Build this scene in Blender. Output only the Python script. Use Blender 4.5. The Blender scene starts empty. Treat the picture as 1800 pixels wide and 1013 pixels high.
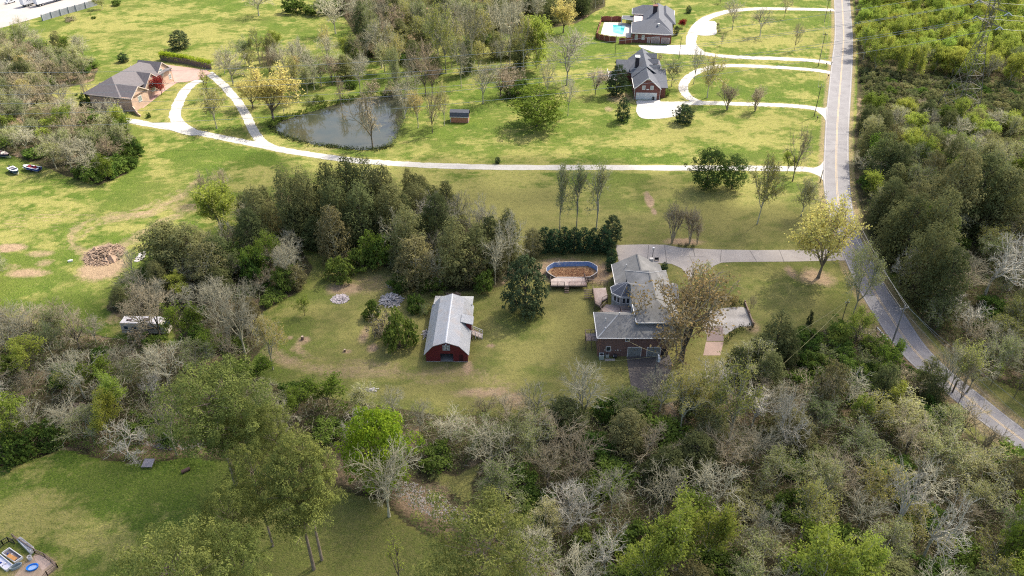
import bpy, math, random
import numpy as np
from mathutils import Vector, Matrix
random.seed(7); rs = np.random.RandomState(7)
scn = bpy.context.scene
COL = scn.collection
rad = math.radians

# ------------------------------------------------------------ camera, sky, sun, exposure
cam_d = bpy.data.cameras.new('camera'); cam = bpy.data.objects.new('camera', cam_d); COL.objects.link(cam)
cam.location = (0, 0, 100); cam.rotation_euler = (rad(55), 0, 0)
cam_d.sensor_width = 36; cam_d.lens = 27.8; cam_d.clip_start = 1; cam_d.clip_end = 12000
scn.camera = cam
SUN_AZ, SUN_EL = rad(48), rad(50)          # azimuth clockwise from +Y
w = bpy.data.worlds.new('World'); scn.world = w; w.use_nodes = True
nt = w.node_tree; bg = nt.nodes['Background']
sky = nt.nodes.new('ShaderNodeTexSky'); sky.sky_type = 'NISHITA'; sky.sun_disc = False
sky.sun_elevation = SUN_EL; sky.sun_rotation = SUN_AZ; sky.air_density = 1.0; sky.dust_density = 4.0; sky.ozone_density = 0.3
nt.links.new(sky.outputs[0], bg.inputs[0]); bg.inputs[1].default_value = 0.15
sl = bpy.data.lights.new('sun', 'SUN'); sl.energy = 3.7; sl.angle = rad(0.6); sl.color = (1, .94, .80)
sun = bpy.data.objects.new('sun', sl); COL.objects.link(sun)
sdir = Vector((math.sin(SUN_AZ)*math.cos(SUN_EL), math.cos(SUN_AZ)*math.cos(SUN_EL), math.sin(SUN_EL)))
sun.rotation_euler = sdir.to_track_quat('Z', 'Y').to_euler()
vs = scn.view_settings; vs.view_transform = 'Standard'; vs.look = 'None'; vs.gamma = 1; vs.exposure = 1.12
scn.cycles.max_bounces = 5; scn.cycles.diffuse_bounces = 2; scn.cycles.glossy_bounces = 2
scn.cycles.transparent_max_bounces = 8; scn.cycles.transmission_bounces = 2
scn.cycles.use_light_tree = False
scn.cycles.use_denoising = False; scn.cycles.pixel_filter_type = 'BLACKMAN_HARRIS'; scn.cycles.filter_width = 1.15

# ------------------------------------------------------------ where things stand: photo survey -> metres on the ground
F, CS, SN, HC = 1390., math.cos(rad(35)), math.sin(rad(35)), 100.
def G(px, py, z=0.):
    u = (px-900)/F; v = (py-506.5)/F
    t = (z-HC)/(-SN-v*CS)
    return (u*t, (CS-v*SN)*t)
def G3(px, py, z=0.):
    x, y = G(px, py, z); return (x, y, z)
def Pnp(x, y, z=0.):
    rz = z-HC; d = y*CS-rz*SN
    return 900+F*x/d, 506.5+F*(-y*SN-rz*CS)/d
def height_of(px, py, ty):
    x, y = G(px, py); lo, hi = 0., 80.
    for _ in range(40):
        m = (lo+hi)/2
        if Pnp(x, y, m)[1] > ty: lo = m
        else: hi = m
    return lo
def ppm(py): return CS*(py+467)/HC

# ------------------------------------------------------------ materials
MATS = {}
def nodes(name):
    m = bpy.data.materials.new(name); m.use_nodes = True
    n = m.node_tree.nodes; b = n['Principled BSDF']; MATS[name] = m
    return m, n, m.node_tree.links, b
def mixc(n, L, fac, a, b, mode='MIX'):
    x = n.new('ShaderNodeMix'); x.data_type = 'RGBA'; x.blend_type = mode
    for sock, v in ((x.inputs[0], fac), (x.inputs[6], a), (x.inputs[7], b)):
        if isinstance(v, (int, float)): sock.default_value = v
        elif isinstance(v, tuple): sock.default_value = (*v[:3], 1)
        else: L.new(v, sock)
    return x.outputs[2]
def noise(n, L, scale, det=4, rough=.6, coord=None, dist=0, sc3=None):
    t = n.new('ShaderNodeTexNoise'); t.inputs['Scale'].default_value = scale
    t.inputs['Detail'].default_value = det; t.inputs['Roughness'].default_value = rough
    t.inputs['Distortion'].default_value = dist
    if coord is not None:
        if sc3:
            mp = n.new('ShaderNodeMapping'); mp.inputs['Scale'].default_value = sc3
            L.new(coord, mp.inputs[0]); coord = mp.outputs[0]
        L.new(coord, t.inputs['Vector'])
    return t.outputs['Fac']
def ramp(n, L, src, p0, p1, v0=0., v1=1.):
    r = n.new('ShaderNodeMapRange'); L.new(src, r.inputs[0])
    for i, v in ((1, p0), (2, p1), (3, v0), (4, v1)): r.inputs[i].default_value = v
    return r.outputs[0]
def mth(n, L, op, a, b):
    x = n.new('ShaderNodeMath'); x.operation = op
    for s, v in ((x.inputs[0], a), (x.inputs[1], b)):
        if isinstance(v, (int, float)): s.default_value = v
        else: L.new(v, s)
    return x.outputs[0]
def bump(n, L, b, src, strength=.4, dist=.1):
    k = n.new('ShaderNodeBump'); k.inputs['Strength'].default_value = strength; k.inputs['Distance'].default_value = dist
    L.new(src, k.inputs['Height']); L.new(k.outputs[0], b.inputs['Normal'])
def objc(n): return n.new('ShaderNodeTexCoord').outputs['Object']
def mat(name, c, c2=None, scale=3., rough=.8, bmp=0., metal=0., spec=.3, sc3=None, fine=None):
    """weathered plain surface: two tones mixed by noise, optional bump"""
    m, n, L, b = nodes(name); co = objc(n)
    if c2 is None: c2 = tuple(v*.7 for v in c)
    f = noise(n, L, scale, 6, .65, co, .3, sc3)
    col = mixc(n, L, ramp(n, L, f, .35, .68), c, c2)
    if fine:
        g = noise(n, L, fine, 2, .5, co)
        col = mixc(n, L, ramp(n, L, g, .3, .7, 0, .35), col, tuple(v*.45 for v in c))
    L.new(col, b.inputs['Base Color'])
    b.inputs['Roughness'].default_value = rough; b.inputs['Metallic'].default_value = metal
    b.inputs['Specular IOR Level'].default_value = spec
    if bmp: bump(n, L, b, f, bmp, .1)
    return m
def lined(name, c, c2, axis, freq, rough=.8, depth=.3, cvar=None):
    """ribs, planks, courses: bands along one local axis"""
    m, n, L, b = nodes(name); co = objc(n)
    wv = n.new('ShaderNodeTexWave'); wv.wave_type = 'BANDS'; wv.bands_direction = axis
    wv.inputs['Scale'].default_value = freq; wv.inputs['Distortion'].default_value = .15
    L.new(co, wv.inputs['Vector'])
    f = noise(n, L, 1.6, 5, .65, co)
    col = mixc(n, L, ramp(n, L, f, .3, .7), c, c2)
    col = mixc(n, L, ramp(n, L, wv.outputs['Fac'], .0, .35, .45, 0), col, tuple(v*.45 for v in c2))
    if cvar: col = mixc(n, L, ramp(n, L, noise(n, L, .35, 3, .5, co), .5, .75), col, cvar)
    L.new(col, b.inputs['Base Color']); b.inputs['Roughness'].default_value = rough
    bump(n, L, b, wv.outputs['Fac'], depth, .05)
    return m
def brickmat(name, c1, c2, mortar, s=1.):
    m, n, L, b = nodes(name); co = objc(n)
    t = n.new('ShaderNodeTexBrick'); t.inputs['Scale'].default_value = 1
    t.inputs['Color1'].default_value = (*c1, 1); t.inputs['Color2'].default_value = (*c2, 1); t.inputs['Mortar'].default_value = (*mortar, 1)
    t.inputs['Brick Width'].default_value = .42*s; t.inputs['Row Height'].default_value = .16*s; t.inputs['Mortar Size'].default_value = .012
    # run the courses horizontally on any wall: x+y along, z up
    sp = n.new('ShaderNodeSeparateXYZ'); cb = n.new('ShaderNodeCombineXYZ'); L.new(co, sp.inputs[0])
    L.new(mth(n, L, 'ADD', sp.outputs[0], sp.outputs[1]), cb.inputs[0]); L.new(sp.outputs[2], cb.inputs[1])
    L.new(cb.outputs[0], t.inputs['Vector'])
    f = noise(n, L, .6, 5, .6, co)
    col = mixc(n, L, ramp(n, L, f, .35, .7, 0, .45), t.outputs['Color'], tuple(v*.5 for v in c2))
    L.new(col, b.inputs['Base Color']); b.inputs['Roughness'].default_value = .85
    return m
def glass(name, c=(.02, .03, .04)):
    m, n, L, b = nodes(name); b.inputs['Base Color'].default_value = (*c, 1); b.inputs['Roughness'].default_value = .08
    b.inputs['Specular IOR Level'].default_value = .8; return m
def leafmat(name, ca, cb, cc=None, tr=.35, var=.25):
    """foliage: tone attribute picks between two greens (a third here and there), each plant a little different"""
    m = bpy.data.materials.new(name); m.use_nodes = True; MATS[name] = m
    n = m.node_tree.nodes; L = m.node_tree.links
    n.remove(n['Principled BSDF']); out = n['Material Output']
    at = n.new('ShaderNodeAttribute'); at.attribute_name = 'tone'
    oi = n.new('ShaderNodeObjectInfo')
    col = mixc(n, L, at.outputs['Fac'], ca, cb)
    if cc: col = mixc(n, L, ramp(n, L, oi.outputs['Random'], .35, .95, 0, .8), col, cc)
    hs = n.new('ShaderNodeHueSaturation'); L.new(col, hs.inputs['Color'])
    L.new(ramp(n, L, oi.outputs['Random'], 0, 1, 1-var, 1+var), hs.inputs['Value'])
    w2 = n.new('ShaderNodeTexWhiteNoise'); w2.noise_dimensions = '1D'; L.new(oi.outputs['Random'], w2.inputs['W'])
    L.new(ramp(n, L, w2.outputs['Value'], 0, 1, .48, .51), hs.inputs['Hue'])
    d = n.new('ShaderNodeBsdfDiffuse'); t = n.new('ShaderNodeBsdfTranslucent'); ms = n.new('ShaderNodeMixShader')
    L.new(hs.outputs[0], d.inputs[0]); L.new(hs.outputs[0], t.inputs[0]); ms.inputs[0].default_value = tr
    L.new(d.outputs[0], ms.inputs[1]); L.new(t.outputs[0], ms.inputs[2]); L.new(ms.outputs[0], out.inputs[0])
    return m
def barkmat(name, c, c2):
    m, n, L, b = nodes(name); co = objc(n)
    f = noise(n, L, 1.3, 4, .7, co)
    oi = n.new('ShaderNodeObjectInfo')
    col = mixc(n, L, ramp(n, L, f, .35, .65), c, c2)
    hs = n.new('ShaderNodeHueSaturation'); L.new(col, hs.inputs['Color'])
    L.new(ramp(n, L, oi.outputs['Random'], 0, 1, .7, 1.25), hs.inputs['Value'])
    L.new(hs.outputs[0], b.inputs['Base Color']); b.inputs['Roughness'].default_value = .9; b.inputs['Specular IOR Level'].default_value = .15
    return m

# ------------------------------------------------------------ mesh helpers
class MB:
    def __init__(s): s.v = []; s.f = []
    def poly(s, pts, flip=False):
        k = len(s.v); s.v += [tuple(p) for p in pts]; r = list(range(k, k+len(pts)))
        s.f.append(r[::-1] if flip else r); return s
    def box(s, x0, y0, z0, x1, y1, z1):
        k = len(s.v)
        s.v += [(x0,y0,z0),(x1,y0,z0),(x1,y1,z0),(x0,y1,z0),(x0,y0,z1),(x1,y0,z1),(x1,y1,z1),(x0,y1,z1)]
        s.f += [[k+i for i in q] for q in ((3,2,1,0),(4,5,6,7),(0,1,5,4),(1,2,6,5),(2,3,7,6),(3,0,4,7))]; return s
    def ext(s, pts, z0, z1):
        """vertical prism on a plan outline (counter-clockwise)"""
        a = sum(pts[i][0]*pts[(i+1) % len(pts)][1]-pts[(i+1) % len(pts)][0]*pts[i][1] for i in range(len(pts)))
        if a < 0: pts = pts[::-1]
        k = len(s.v); n = len(pts)
        s.v += [(x, y, z0) for x, y in pts]+[(x, y, z1) for x, y in pts]
        s.f.append([k+i for i in range(n)][::-1]); s.f.append([k+n+i for i in range(n)])
        for i in range(n): s.f.append([k+i, k+(i+1) % n, k+n+(i+1) % n, k+n+i])
        return s
    def prof(s, pts, a0, a1, axis='y'):
        """profile (horizontal, z) swept along y or x"""
        k = len(s.v); n = len(pts)
        for a in (a0, a1):
            s.v += [((p, a, z) if axis == 'y' else (a, p, z)) for p, z in pts]
        s.f.append([k+i for i in range(n)]); s.f.append([k+n+i for i in range(n)][::-1])
        for i in range(n): s.f.append([k+(i+1) % n, k+i, k+n+i, k+n+(i+1) % n])
        return s
    def tube(s, p, q, r0, r1=None, n=6):
        r1 = r0 if r1 is None else r1
        p = Vector(p); q = Vector(q); d = (q-p).normalized()
        a = d.orthogonal().normalized(); b = d.cross(a); k = len(s.v)
        for c, r in ((p, r0), (q, r1)):
            for i in range(n):
                t = 2*math.pi*i/n; s.v.append(tuple(c+(a*math.cos(t)+b*math.sin(t))*r))
        for i in range(n): s.f.append([k+i, k+(i+1) % n, k+n+(i+1) % n, k+n+i])
        s.f.append([k+i for i in range(n)][::-1]); s.f.append([k+n+i for i in range(n)]); return s
    def bar(s, p, q, w, h):
        """square bar between two points; h is the vertical thickness, hung below the line"""
        p = Vector(p); q = Vector(q); d = (q-p); d.normalize()
        sd = Vector((-d.y, d.x, 0)); sd = sd.normalized() if sd.length > 1e-6 else Vector((1, 0, 0))
        up = Vector((0, 0, 1)) if abs(d.z) < .95 else Vector((d.x, d.y, 0)).normalized() if abs(d.x)+abs(d.y) > 1e-6 else Vector((0, 1, 0))
        k = len(s.v)
        for c in (p, q):
            for a, b in ((-1, -1), (1, -1), (1, 0), (-1, 0)): s.v.append(tuple(c+sd*a*w/2+up*b*h))
        s.f += [[k+i for i in q2] for q2 in ((0,1,2,3),(7,6,5,4),(0,4,5,1),(1,5,6,2),(2,6,7,3),(3,7,4,0))]; return s
    def hip(s, x0, y0, x1, y1, ze, zr, ov=.4, th=.16, ridge=None, gable=()):
        """closed hip roof; gable lists ends ('n','s','e','w') left upright"""
        x0 -= ov; x1 += ov; y0 -= ov; y1 += ov
        X, Y = x1-x0, y1-y0; long = ridge or ('x' if X >= Y else 'y')
        if long == 'x':
            i = Y/2 if Y <= X else X*.45
            a = (x0+(0 if 'w' in gable else i), (y0+y1)/2, zr); b = (x1-(0 if 'e' in gable else i), (y0+y1)/2, zr)
        else:
            i = X/2 if X <= Y else Y*.45
            a = ((x0+x1)/2, y0+(0 if 's' in gable else i), zr); b = ((x0+x1)/2, y1-(0 if 'n' in gable else i), zr)
        k = len(s.v)
        s.v += [(x0,y0,ze-th),(x1,y0,ze-th),(x1,y1,ze-th),(x0,y1,ze-th),(x0,y0,ze),(x1,y0,ze),(x1,y1,ze),(x0,y1,ze), a, b]
        s.f += [[k+3,k+2,k+1,k],[k,k+1,k+5,k+4],[k+1,k+2,k+6,k+5],[k+2,k+3,k+7,k+6],[k+3,k,k+4,k+7]]
        if long == 'x': s.f += [[k+4,k+5,k+9,k+8],[k+5,k+6,k+9],[k+6,k+7,k+8,k+9],[k+7,k+4,k+8]]
        else: s.f += [[k+4,k+5,k+8],[k+5,k+6,k+9,k+8],[k+6,k+7,k+9],[k+7,k+4,k+8,k+9]]
        return s
    def gab(s, a0, a1, b0, b1, ze, zr, axis='y', ov=.35, th=.16):
        """gable roof slab: ridge along axis, span a0..a1 across, b0..b1 along"""
        m = (a0+a1)/2; sl = (zr-ze)/(m-a0); a0 -= ov; a1 += ov; e = ze-sl*ov
        s.prof([(a0, e), (m, zr), (a1, e), (a1, e-th), (m, zr-th*1.2), (a0, e-th)][::-1], b0-ov, b1+ov, axis); return s
    def gwall(s, a0, a1, b0, b1, z0, ze, zr, axis='y'):
        m = (a0+a1)/2
        s.prof([(a0, z0), (a1, z0), (a1, ze-.1), (m, zr-.25), (a0, ze-.1)], b0, b1, axis); return s
    def build(s, name, m, parent=None, smooth=False, loc=None, rz=0):
        me = bpy.data.meshes.new(name); me.from_pydata(s.v, [], s.f); me.validate(); me.update()
        me.materials.append(m)
        if smooth: me.polygons.foreach_set('use_smooth', [True]*len(me.polygons))
        o = bpy.data.objects.new(name, me); COL.objects.link(o)
        if parent is not None: o.parent = parent
        if loc is not None: o.location = loc
        o.rotation_euler = (0, 0, rz)
        return o
def tag(o, label=None, cat=None, group=None, kind=None):
    if label: o['label'] = label
    if cat: o['category'] = cat
    if group: o['group'] = group
    if kind: o['kind'] = kind
    return o
def empty(name, loc, rz=0, label=None, cat=None, group=None):
    o = bpy.data.objects.new(name, None); COL.objects.link(o); o.location = (loc[0], loc[1], loc[2] if len(loc) > 2 else 0)
    o.rotation_euler = (0, 0, rz); o.empty_display_size = .5
    return tag(o, label, cat, group)
def copy_tree(o, parent=None):
    c = o.copy(); COL.objects.link(c); c.parent = parent
    for ch in list(o.children): copy_tree(ch, c)
    return c
def fastmesh(name, V, Q, tone=None, m=None, smooth=False):
    """numpy arrays -> mesh; Q is (n,4) or (n,3)"""
    me = bpy.data.meshes.new(name); k = Q.shape[1]
    me.vertices.add(len(V)); me.vertices.foreach_set('co', np.ascontiguousarray(V, dtype=np.float32).ravel())
    me.loops.add(Q.size); me.loops.foreach_set('vertex_index', np.ascontiguousarray(Q, dtype=np.int32).ravel())
    me.polygons.add(len(Q)); me.polygons.foreach_set('loop_start', np.arange(0, Q.size, k, dtype=np.int32))
    if tone is not None:
        a = me.attributes.new('tone', 'FLOAT', 'POINT'); a.data.foreach_set('value', np.ascontiguousarray(tone, dtype=np.float32))
    me.update(calc_edges=True)
    if m: me.materials.append(m)
    if smooth: me.polygons.foreach_set('use_smooth', [True]*len(me.polygons))
    return me
def inpoly(px, py, poly):
    c = np.zeros(np.shape(px), bool); n = len(poly); j = n-1
    for i in range(n):
        xi, yi = poly[i]; xj, yj = poly[j]
        if yi != yj: c ^= ((yi > py) != (yj > py)) & (px < (xj-xi)*(py-yi)/(yj-yi)+xi)
        j = i
    return c
def segdist(px, py, pts):
    d = np.full(np.shape(px), 1e9)
    for (x0, y0), (x1, y1) in zip(pts[:-1], pts[1:]):
        dx, dy = x1-x0, y1-y0; t = np.clip(((px-x0)*dx+(py-y0)*dy)/(dx*dx+dy*dy+1e-9), 0, 1)
        d = np.minimum(d, np.hypot(px-x0-t*dx, py-y0-t*dy))
    return d
def smoothline(pts, k=8):
    P = np.array([pts[0]]+list(pts)+[pts[-1]], float); out = []
    for i in range(1, len(P)-2):
        for t in np.linspace(0, 1, k, endpoint=False):
            a, b, c, d = P[i-1], P[i], P[i+1], P[i+2]
            out.append(.5*((2*b)+(-a+c)*t+(2*a-5*b+4*c-d)*t*t+(-a+3*b-3*c+d)*t**3))
    out.append(P[-2]); return [tuple(p) for p in out]
# ------------------------------------------------------------ clouds: a thin patchy bank that shades the near half of the place
def vnoise(x, y, sc, seed=0):
    r = np.random.RandomState(seed+11); T = r.rand(257, 257)
    X = x/sc+1000; Y = y/sc+1000; i = np.floor(X).astype(int); j = np.floor(Y).astype(int)
    u = X-i; v = Y-j; u = u*u*(3-2*u); v = v*v*(3-2*v); i %= 256; j %= 256
    return (T[i, j]*(1-u)+T[i+1, j]*u)*(1-v)+(T[i, j+1]*(1-u)+T[i+1, j+1]*u)*v
def fnoise(x, y, sc, seed=0, o=4):
    s = 0; a = 1; t = 0
    for k in range(o): s = s+a*vnoise(x, y, sc/2**k, seed+k*7); t += a; a *= .55
    return s/t

# ------------------------------------------------------------ outlines read off the photo (pixels -> ground)
def W(pts, z=0.): return [G(x, y, z) for x, y in pts]
POND = [(478,222),(492,211),(510,206),(540,197),(565,189),(592,182),(622,174),(650,168),(690,166),(716,170),(722,182),(712,200),(704,222),(697,240),(684,256),(660,262),(625,262),(590,258),(556,254),(520,246),(494,236)]
ROADL = [(1466,-12),(1466,0),(1467,60),(1462,105),(1457,150),(1452,200),(1449,250),(1447,310),(1450,345),(1462,392),(1478,440),(1511,512),(1545,568),(1567,600),(1602,640),(1680,706),(1725,742),(1800,796)]
ROADR = [(1494,-12),(1494,0),(1499,60),(1499,105),(1497,150),(1494,200),(1492,253),(1494,320),(1500,373),(1510,413),(1525,443),(1557,505),(1590,553),(1627,608),(1675,656),(1725,696),(1775,736),(1840,786)]
WOODS = {
 'topleft': [(-40,120),(40,75),(95,88),(150,105),(166,122),(160,142),(128,150),(96,156),(84,168),(120,192),(190,214),(232,246),(238,276),(214,306),(176,322),(120,306),(70,286),(20,268),(-40,262)],
 'left': [(-60,545),(60,575),(190,600),(300,612),(330,640),(420,655),(470,680),(560,705),(660,722),(770,738),(880,742),(900,760),(850,800),(800,830),(700,800),(600,790),(520,770),(430,762),(340,752),(230,790),(170,782),(90,775),(20,800),(-60,840)],
 'midleft': [(205,520),(250,500),(262,470),(290,450),(300,430),(350,440),(400,440),(450,430),(520,440),(540,470),(520,510),(470,535),(440,560),(460,600),(430,640),(350,640),(320,600),(312,575),(300,560),(220,556),(196,540)],
 'cedars': [(432,400),(500,372),(560,372),(640,372),(720,360),(780,378),(850,410),(895,430),(912,470),(880,500),(850,505),(800,512),(740,505),(690,470),(640,450),(560,440),(520,430),(470,440),(440,430)],
 'bottom': [(900,752),(1000,735),(1090,728),(1180,716),(1240,690),(1330,665),(1400,650),(1480,655),(1550,675),(1640,720),(1700,770),(1780,815),(1860,860),(1880,1140),(860,1140),(905,1040),(880,960),(850,900),(840,850),(868,800)],
 'roadside': [(1340,640),(1360,605),(1430,590),(1490,582),(1545,600),(1580,625),(1640,700),(1560,680),(1480,658),(1400,650)],
 'right': [(1506,-10),(1512,60),(1514,130),(1512,200),(1508,260),(1512,330),(1520,375),(1535,415),(1560,455),(1600,520),(1650,590),(1700,640),(1790,700),(1900,760),(1900,-10)],
 'topmid': [(590,0),(610,30),(650,100),(700,110),(740,90),(790,60),(840,45),(900,60),(1010,40),(1060,10),(1060,-10),(590,-10)],
}
CREEK = [(-30,792),(60,775),(130,752),(200,772),(270,778),(340,770),(420,776),(500,782),(560,800),(640,830),(700,845),(740,880),(790,910),(850,930),(930,950)]

# ------------------------------------------------------------ ground sheet
def axis(a, b, st, far):
    mid = np.arange(a, b+st, st); o1 = []; s = st; p = a
    while p > -far: s *= 1.6; p -= s; o1.append(p)
    o2 = []; s = st; p = mid[-1]
    while p < far: s *= 1.6; p += s; o2.append(p)
    return np.array(o1[::-1]+list(mid)+o2)
gx = axis(-250, 250, .75, 7000); gy = axis(50, 400, .75, 7000)
GX, GY = np.meshgrid(gx, gy); PX, PY = Pnp(GX, np.maximum(GY, 20)); near = (GY > 45) & (GY < 420)
pondW = W(POND); inp = inpoly(GX, GY, pondW)
dp = segdist(GX, GY, pondW+[pondW[0]])
creekW = smoothline(W(CREEK), 5); dc = segdist(GX, GY, creekW)
Z = np.zeros_like(GX)
Z = np.where(inp, -.55-np.clip(dp*.5, 0, 1.2), Z-np.clip(1.2-dp, 0, 1.2)*.25*0)
Z = np.where(dc < 5, np.minimum(Z, -1.5*(1-(dc/5)**2)), Z)
def blob(px, py, rx, ry, s=1.): 
    x, y = G(px, py); sx = rx/ppm(py); sy = abs(G(px, py-ry)[1]-G(px, py+ry)[1])/2
    return s*np.clip(1.6-1.3*np.sqrt(((GX-x)/sx)**2+((GY-y)/sy)**2)-.6*(fnoise(GX, GY, 2.5, 5)-.5), 0, 1)
dirt = np.zeros_like(GX); dry_shade = np.zeros_like(GX); wood = np.zeros_like(GX)
for b in [(183,470,46,28,1),(184,446,42,20,1),(48,480,44,10,.8),(16,436,32,9,1),(72,446,30,8,.6),(80,462,20,10,.55),(20,470,22,8,.45),(608,508,42,16,.75),(650,500,60,26,.45),(640,590,12,20,.7),(655,612,12,10,.8),
          (535,598,16,8,.8),(510,594,8,5,.7),(610,618,12,5,.7),(863,608,9,5,.9),(822,645,10,14,.9),(1141,352,9,16,1),(1150,372,6,8,.9),(1390,478,12,16,.7),(1436,487,40,20,.75),
          (1560,600,20,20,.8),(1320,572,18,20,.6),(700,508,30,10,.5),(985,475,62,26,.95),(1050,480,35,26,.8),(1090,172,30,14,.6),(1070,192,10,6,.6),
          (790,655,90,10,.45),(640,655,120,14,.5),(850,690,70,12,.7),(905,705,30,22,.7),(760,672,60,8,.4),(120,785,30,8,.6),(240,775,40,12,.9),(330,768,40,10,.8),(200,560,20,16,.5),(740,870,60,30,.9),(800,900,50,22,.8),
          (250,620,20,8,.4),(30,812,18,8,.4),(60,1000,50,30,.75),(1200,425,45,8,.8),(640,258,30,6,.4),(560,262,50,5,.4),(330,366,40,12,.5),(490,632,40,12,.35),(170,758,60,25,.7),(1370,45,25,14,.3)]:
    dirt = np.maximum(dirt, blob(*b))
def track(pts, wd, s, arr):
    d = segdist(GX, GY, smoothline(W(pts), 6))
    return np.maximum(arr, s*(.35+.95*fnoise(GX, GY, 7., 19))*np.clip(1.4-d/wd-1.2*(fnoise(GX, GY, 2., 9)-.5), 0, 1))
dirt = track([(345,318),(318,345),(285,362),(250,376),(205,382),(160,388),(130,408),(128,430),(150,450)], 1.6, .62, dirt)
dirt = track([(345,322),(320,352),(290,368),(255,381),(210,387),(170,396),(145,415)], 1.2, .5, dirt)
dirt = track([(310,380),(270,398),(240,418),(215,432)], 2.2, .7, dirt)
dirt = track([(470,618),(520,640),(590,650),(680,655),(740,665)], 2.2, .6, dirt)
dirt = track([(520,615),(560,632),(640,640),(700,642)], 1.5, .5, dirt)
dirt = track([(530,600),(522,612),(530,622)], 1.0, .6, dirt)
dirt = track([(780,655),(830,660),(890,680)], 3.5, .5, dirt)
dirt = track([(0,380),(60,378),(120,378),(200,378)], .7, .35, dirt)
# mown stripes and tyre lines near the track
for k in range(7):
    dirt = track([(-20,372+k*5),(90,372+k*5.5),(180,374+k*2.5),(260,366-k*1.5),(330,338-k*2)], .28, .5, dirt)
for k in range(4): dirt = track([(100+k*9,440),(106+k*9,420),(128+k*9,402),(165+k*9,392)], .3, .4, dirt)
# driveway shoulders
DRIVES = {
 'long': ([(1449,301),(1425,299),(1395,297),(1300,296),(1100,295),(900,294.5),(780,292),(700,288),(630,283),(560,274),(500,264.5),(460,256),(400,244),(340,232),(300,225),(262,219),(225,212),(180,209)], 3.2),
 'loop_left': ([(338,232),(318,220),(308,205),(312,185),(322,165),(335,150),(352,141)], 3.6),
 'loop_right': ([(366,128),(385,143),(402,160),(420,182),(434,205),(444,228),(458,247),(478,259)], 3.0),
 'mid_lower': ([(1455,199),(1432,191),(1400,187),(1350,184.5),(1300,183),(1250,181.5),(1205,182),(1160,182),(1120,179)], 3.2),
 'mid_upper': ([(1460,128),(1430,123.5),(1380,119.5),(1320,116.5),(1272,116),(1240,121),(1216,132),(1203,146),(1202,160),(1212,172),(1230,181)], 3.2),
 'top_lower': ([(1463,112),(1430,107),(1370,103.5),(1310,101.5),(1260,98),(1225,92)], 3.6),
 'top_upper': ([(1466,18),(1430,17),(1380,16),(1330,16),(1290,19),(1262,25),(1240,34),(1224,48),(1216,65),(1216,80),(1230,92)], 4.2),
}
dw = {k: segdist(GX, GY, smoothline(W(p), 6)) for k, (p, wd) in DRIVES.items()}
for k, (p, wd) in DRIVES.items(): dry_shade = np.maximum(dry_shade, np.clip(1.5-(dw[k]-wd/2)/1.0, 0, 1)*.75)
roadc = [((a[0]+b[0])/2, (a[1]+b[1])/2) for a, b in zip(ROADL, ROADR)]
droad = segdist(GX, GY, smoothline(W(roadc), 6)); dirt = np.maximum(dirt, .55*np.clip(1.6-(droad-3.6)/1.4, 0, 1))
# broad dry and lush stretches
for b in [(250,200,60,30,.3),(70,905,90,50,.5),(200,950,90,40,.35),(320,850,170,70,-.9),(690,965,130,60,-1.),(520,940,100,60,-.6),(150,840,120,30,-.4),(480,240,60,8,.6),(1300,60,120,20,.35),(1200,370,200,25,.45),(1100,250,150,14,.35),(1000,560,70,40,.25),
          (1000,620,80,50,.45),(760,690,160,30,.5),(1380,520,80,40,.4),(1330,480,60,20,.3),(100,300,60,10,-.2),(560,560,90,40,.1),(600,300,80,20,.4),(450,300,60,20,.35),(380,45,90,30,.35),(300,270,60,20,.35),(1000,300,60,10,.1),(1420,560,60,30,.35)]:
    dry_shade = dry_shade+blob(*b)
nf = fnoise(GX, GY, 26, 21, 5); nm = fnoise(GX, GY, 5, 33, 4); nsm = fnoise(GX, GY*1.6, 1.7, 43, 3)
mown = fnoise(GX, GY*3.0, 14, 63, 4)      # mowing runs mostly across the view
dry_shade = dry_shade+.34*np.clip((196-GY)/30, 0, 1)*np.clip((GX+50)/20, 0, 1)*(GY > 92)  # browner offset over the cloud-shaded yard: shade put into the grass colour
shade_brown = np.clip((200-GY)/28, 0, 1)*np.clip((GX+52)/18, 0, 1)*(GX < 110)*np.clip(.25+1.3*fnoise(GX, GY, 16, 101), 0, 1)  # mask of the clouded yard where shade is tinted into the grass
dry_shade = np.clip(dry_shade*.8+(nf-.5)*1.5+(nm-.5)*1.5+(mown-.5)*1.4+(nsm-.5)*1.5+(fnoise(GX, GY, 60, 91, 3)-.5)*.8+.33, 0, 1)
for i_ in range(26):          # mower stripes on the road-side lawns
    xa = 74+i_*2.15; dry_shade = dry_shade+.22*np.clip(1.3-np.abs(GX-xa-.10*(GY-290))/.55, 0, 1)*((GY > 272) & (GY < 352) & (GX < 150))
for i_ in range(16): dry_shade = dry_shade+.16*np.clip(1.2-np.abs(GY-(168+i_*1.9)-.02*GX)/.5, 0, 1)*((GX > -5) & (GX < 84))
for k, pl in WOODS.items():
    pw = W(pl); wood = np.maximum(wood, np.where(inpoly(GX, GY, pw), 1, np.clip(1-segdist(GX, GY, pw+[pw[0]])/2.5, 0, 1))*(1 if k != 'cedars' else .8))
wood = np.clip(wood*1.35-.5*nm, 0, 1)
orch = W([(1700,650),(1830,700),(1840,760),(1720,690)]); wood = np.where(inpoly(GX, GY, orch), .15, wood)
dirt = np.where(wood > .5, np.maximum(dirt*.8, np.clip((fnoise(GX, GY, 6, 77)-.52)*3, 0, .6)), dirt)
dirt = np.maximum(dirt, np.where(dc < 4.2, .55*np.clip(1.6-dc/3.2, 0, 1), 0)); wood = np.maximum(wood, np.where(dc < 4.5, .75, 0))
V = np.stack([GX, GY, Z], -1).reshape(-1, 3); ny, nx = GX.shape
idx = np.arange(nx*ny).reshape(ny, nx)
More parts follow.
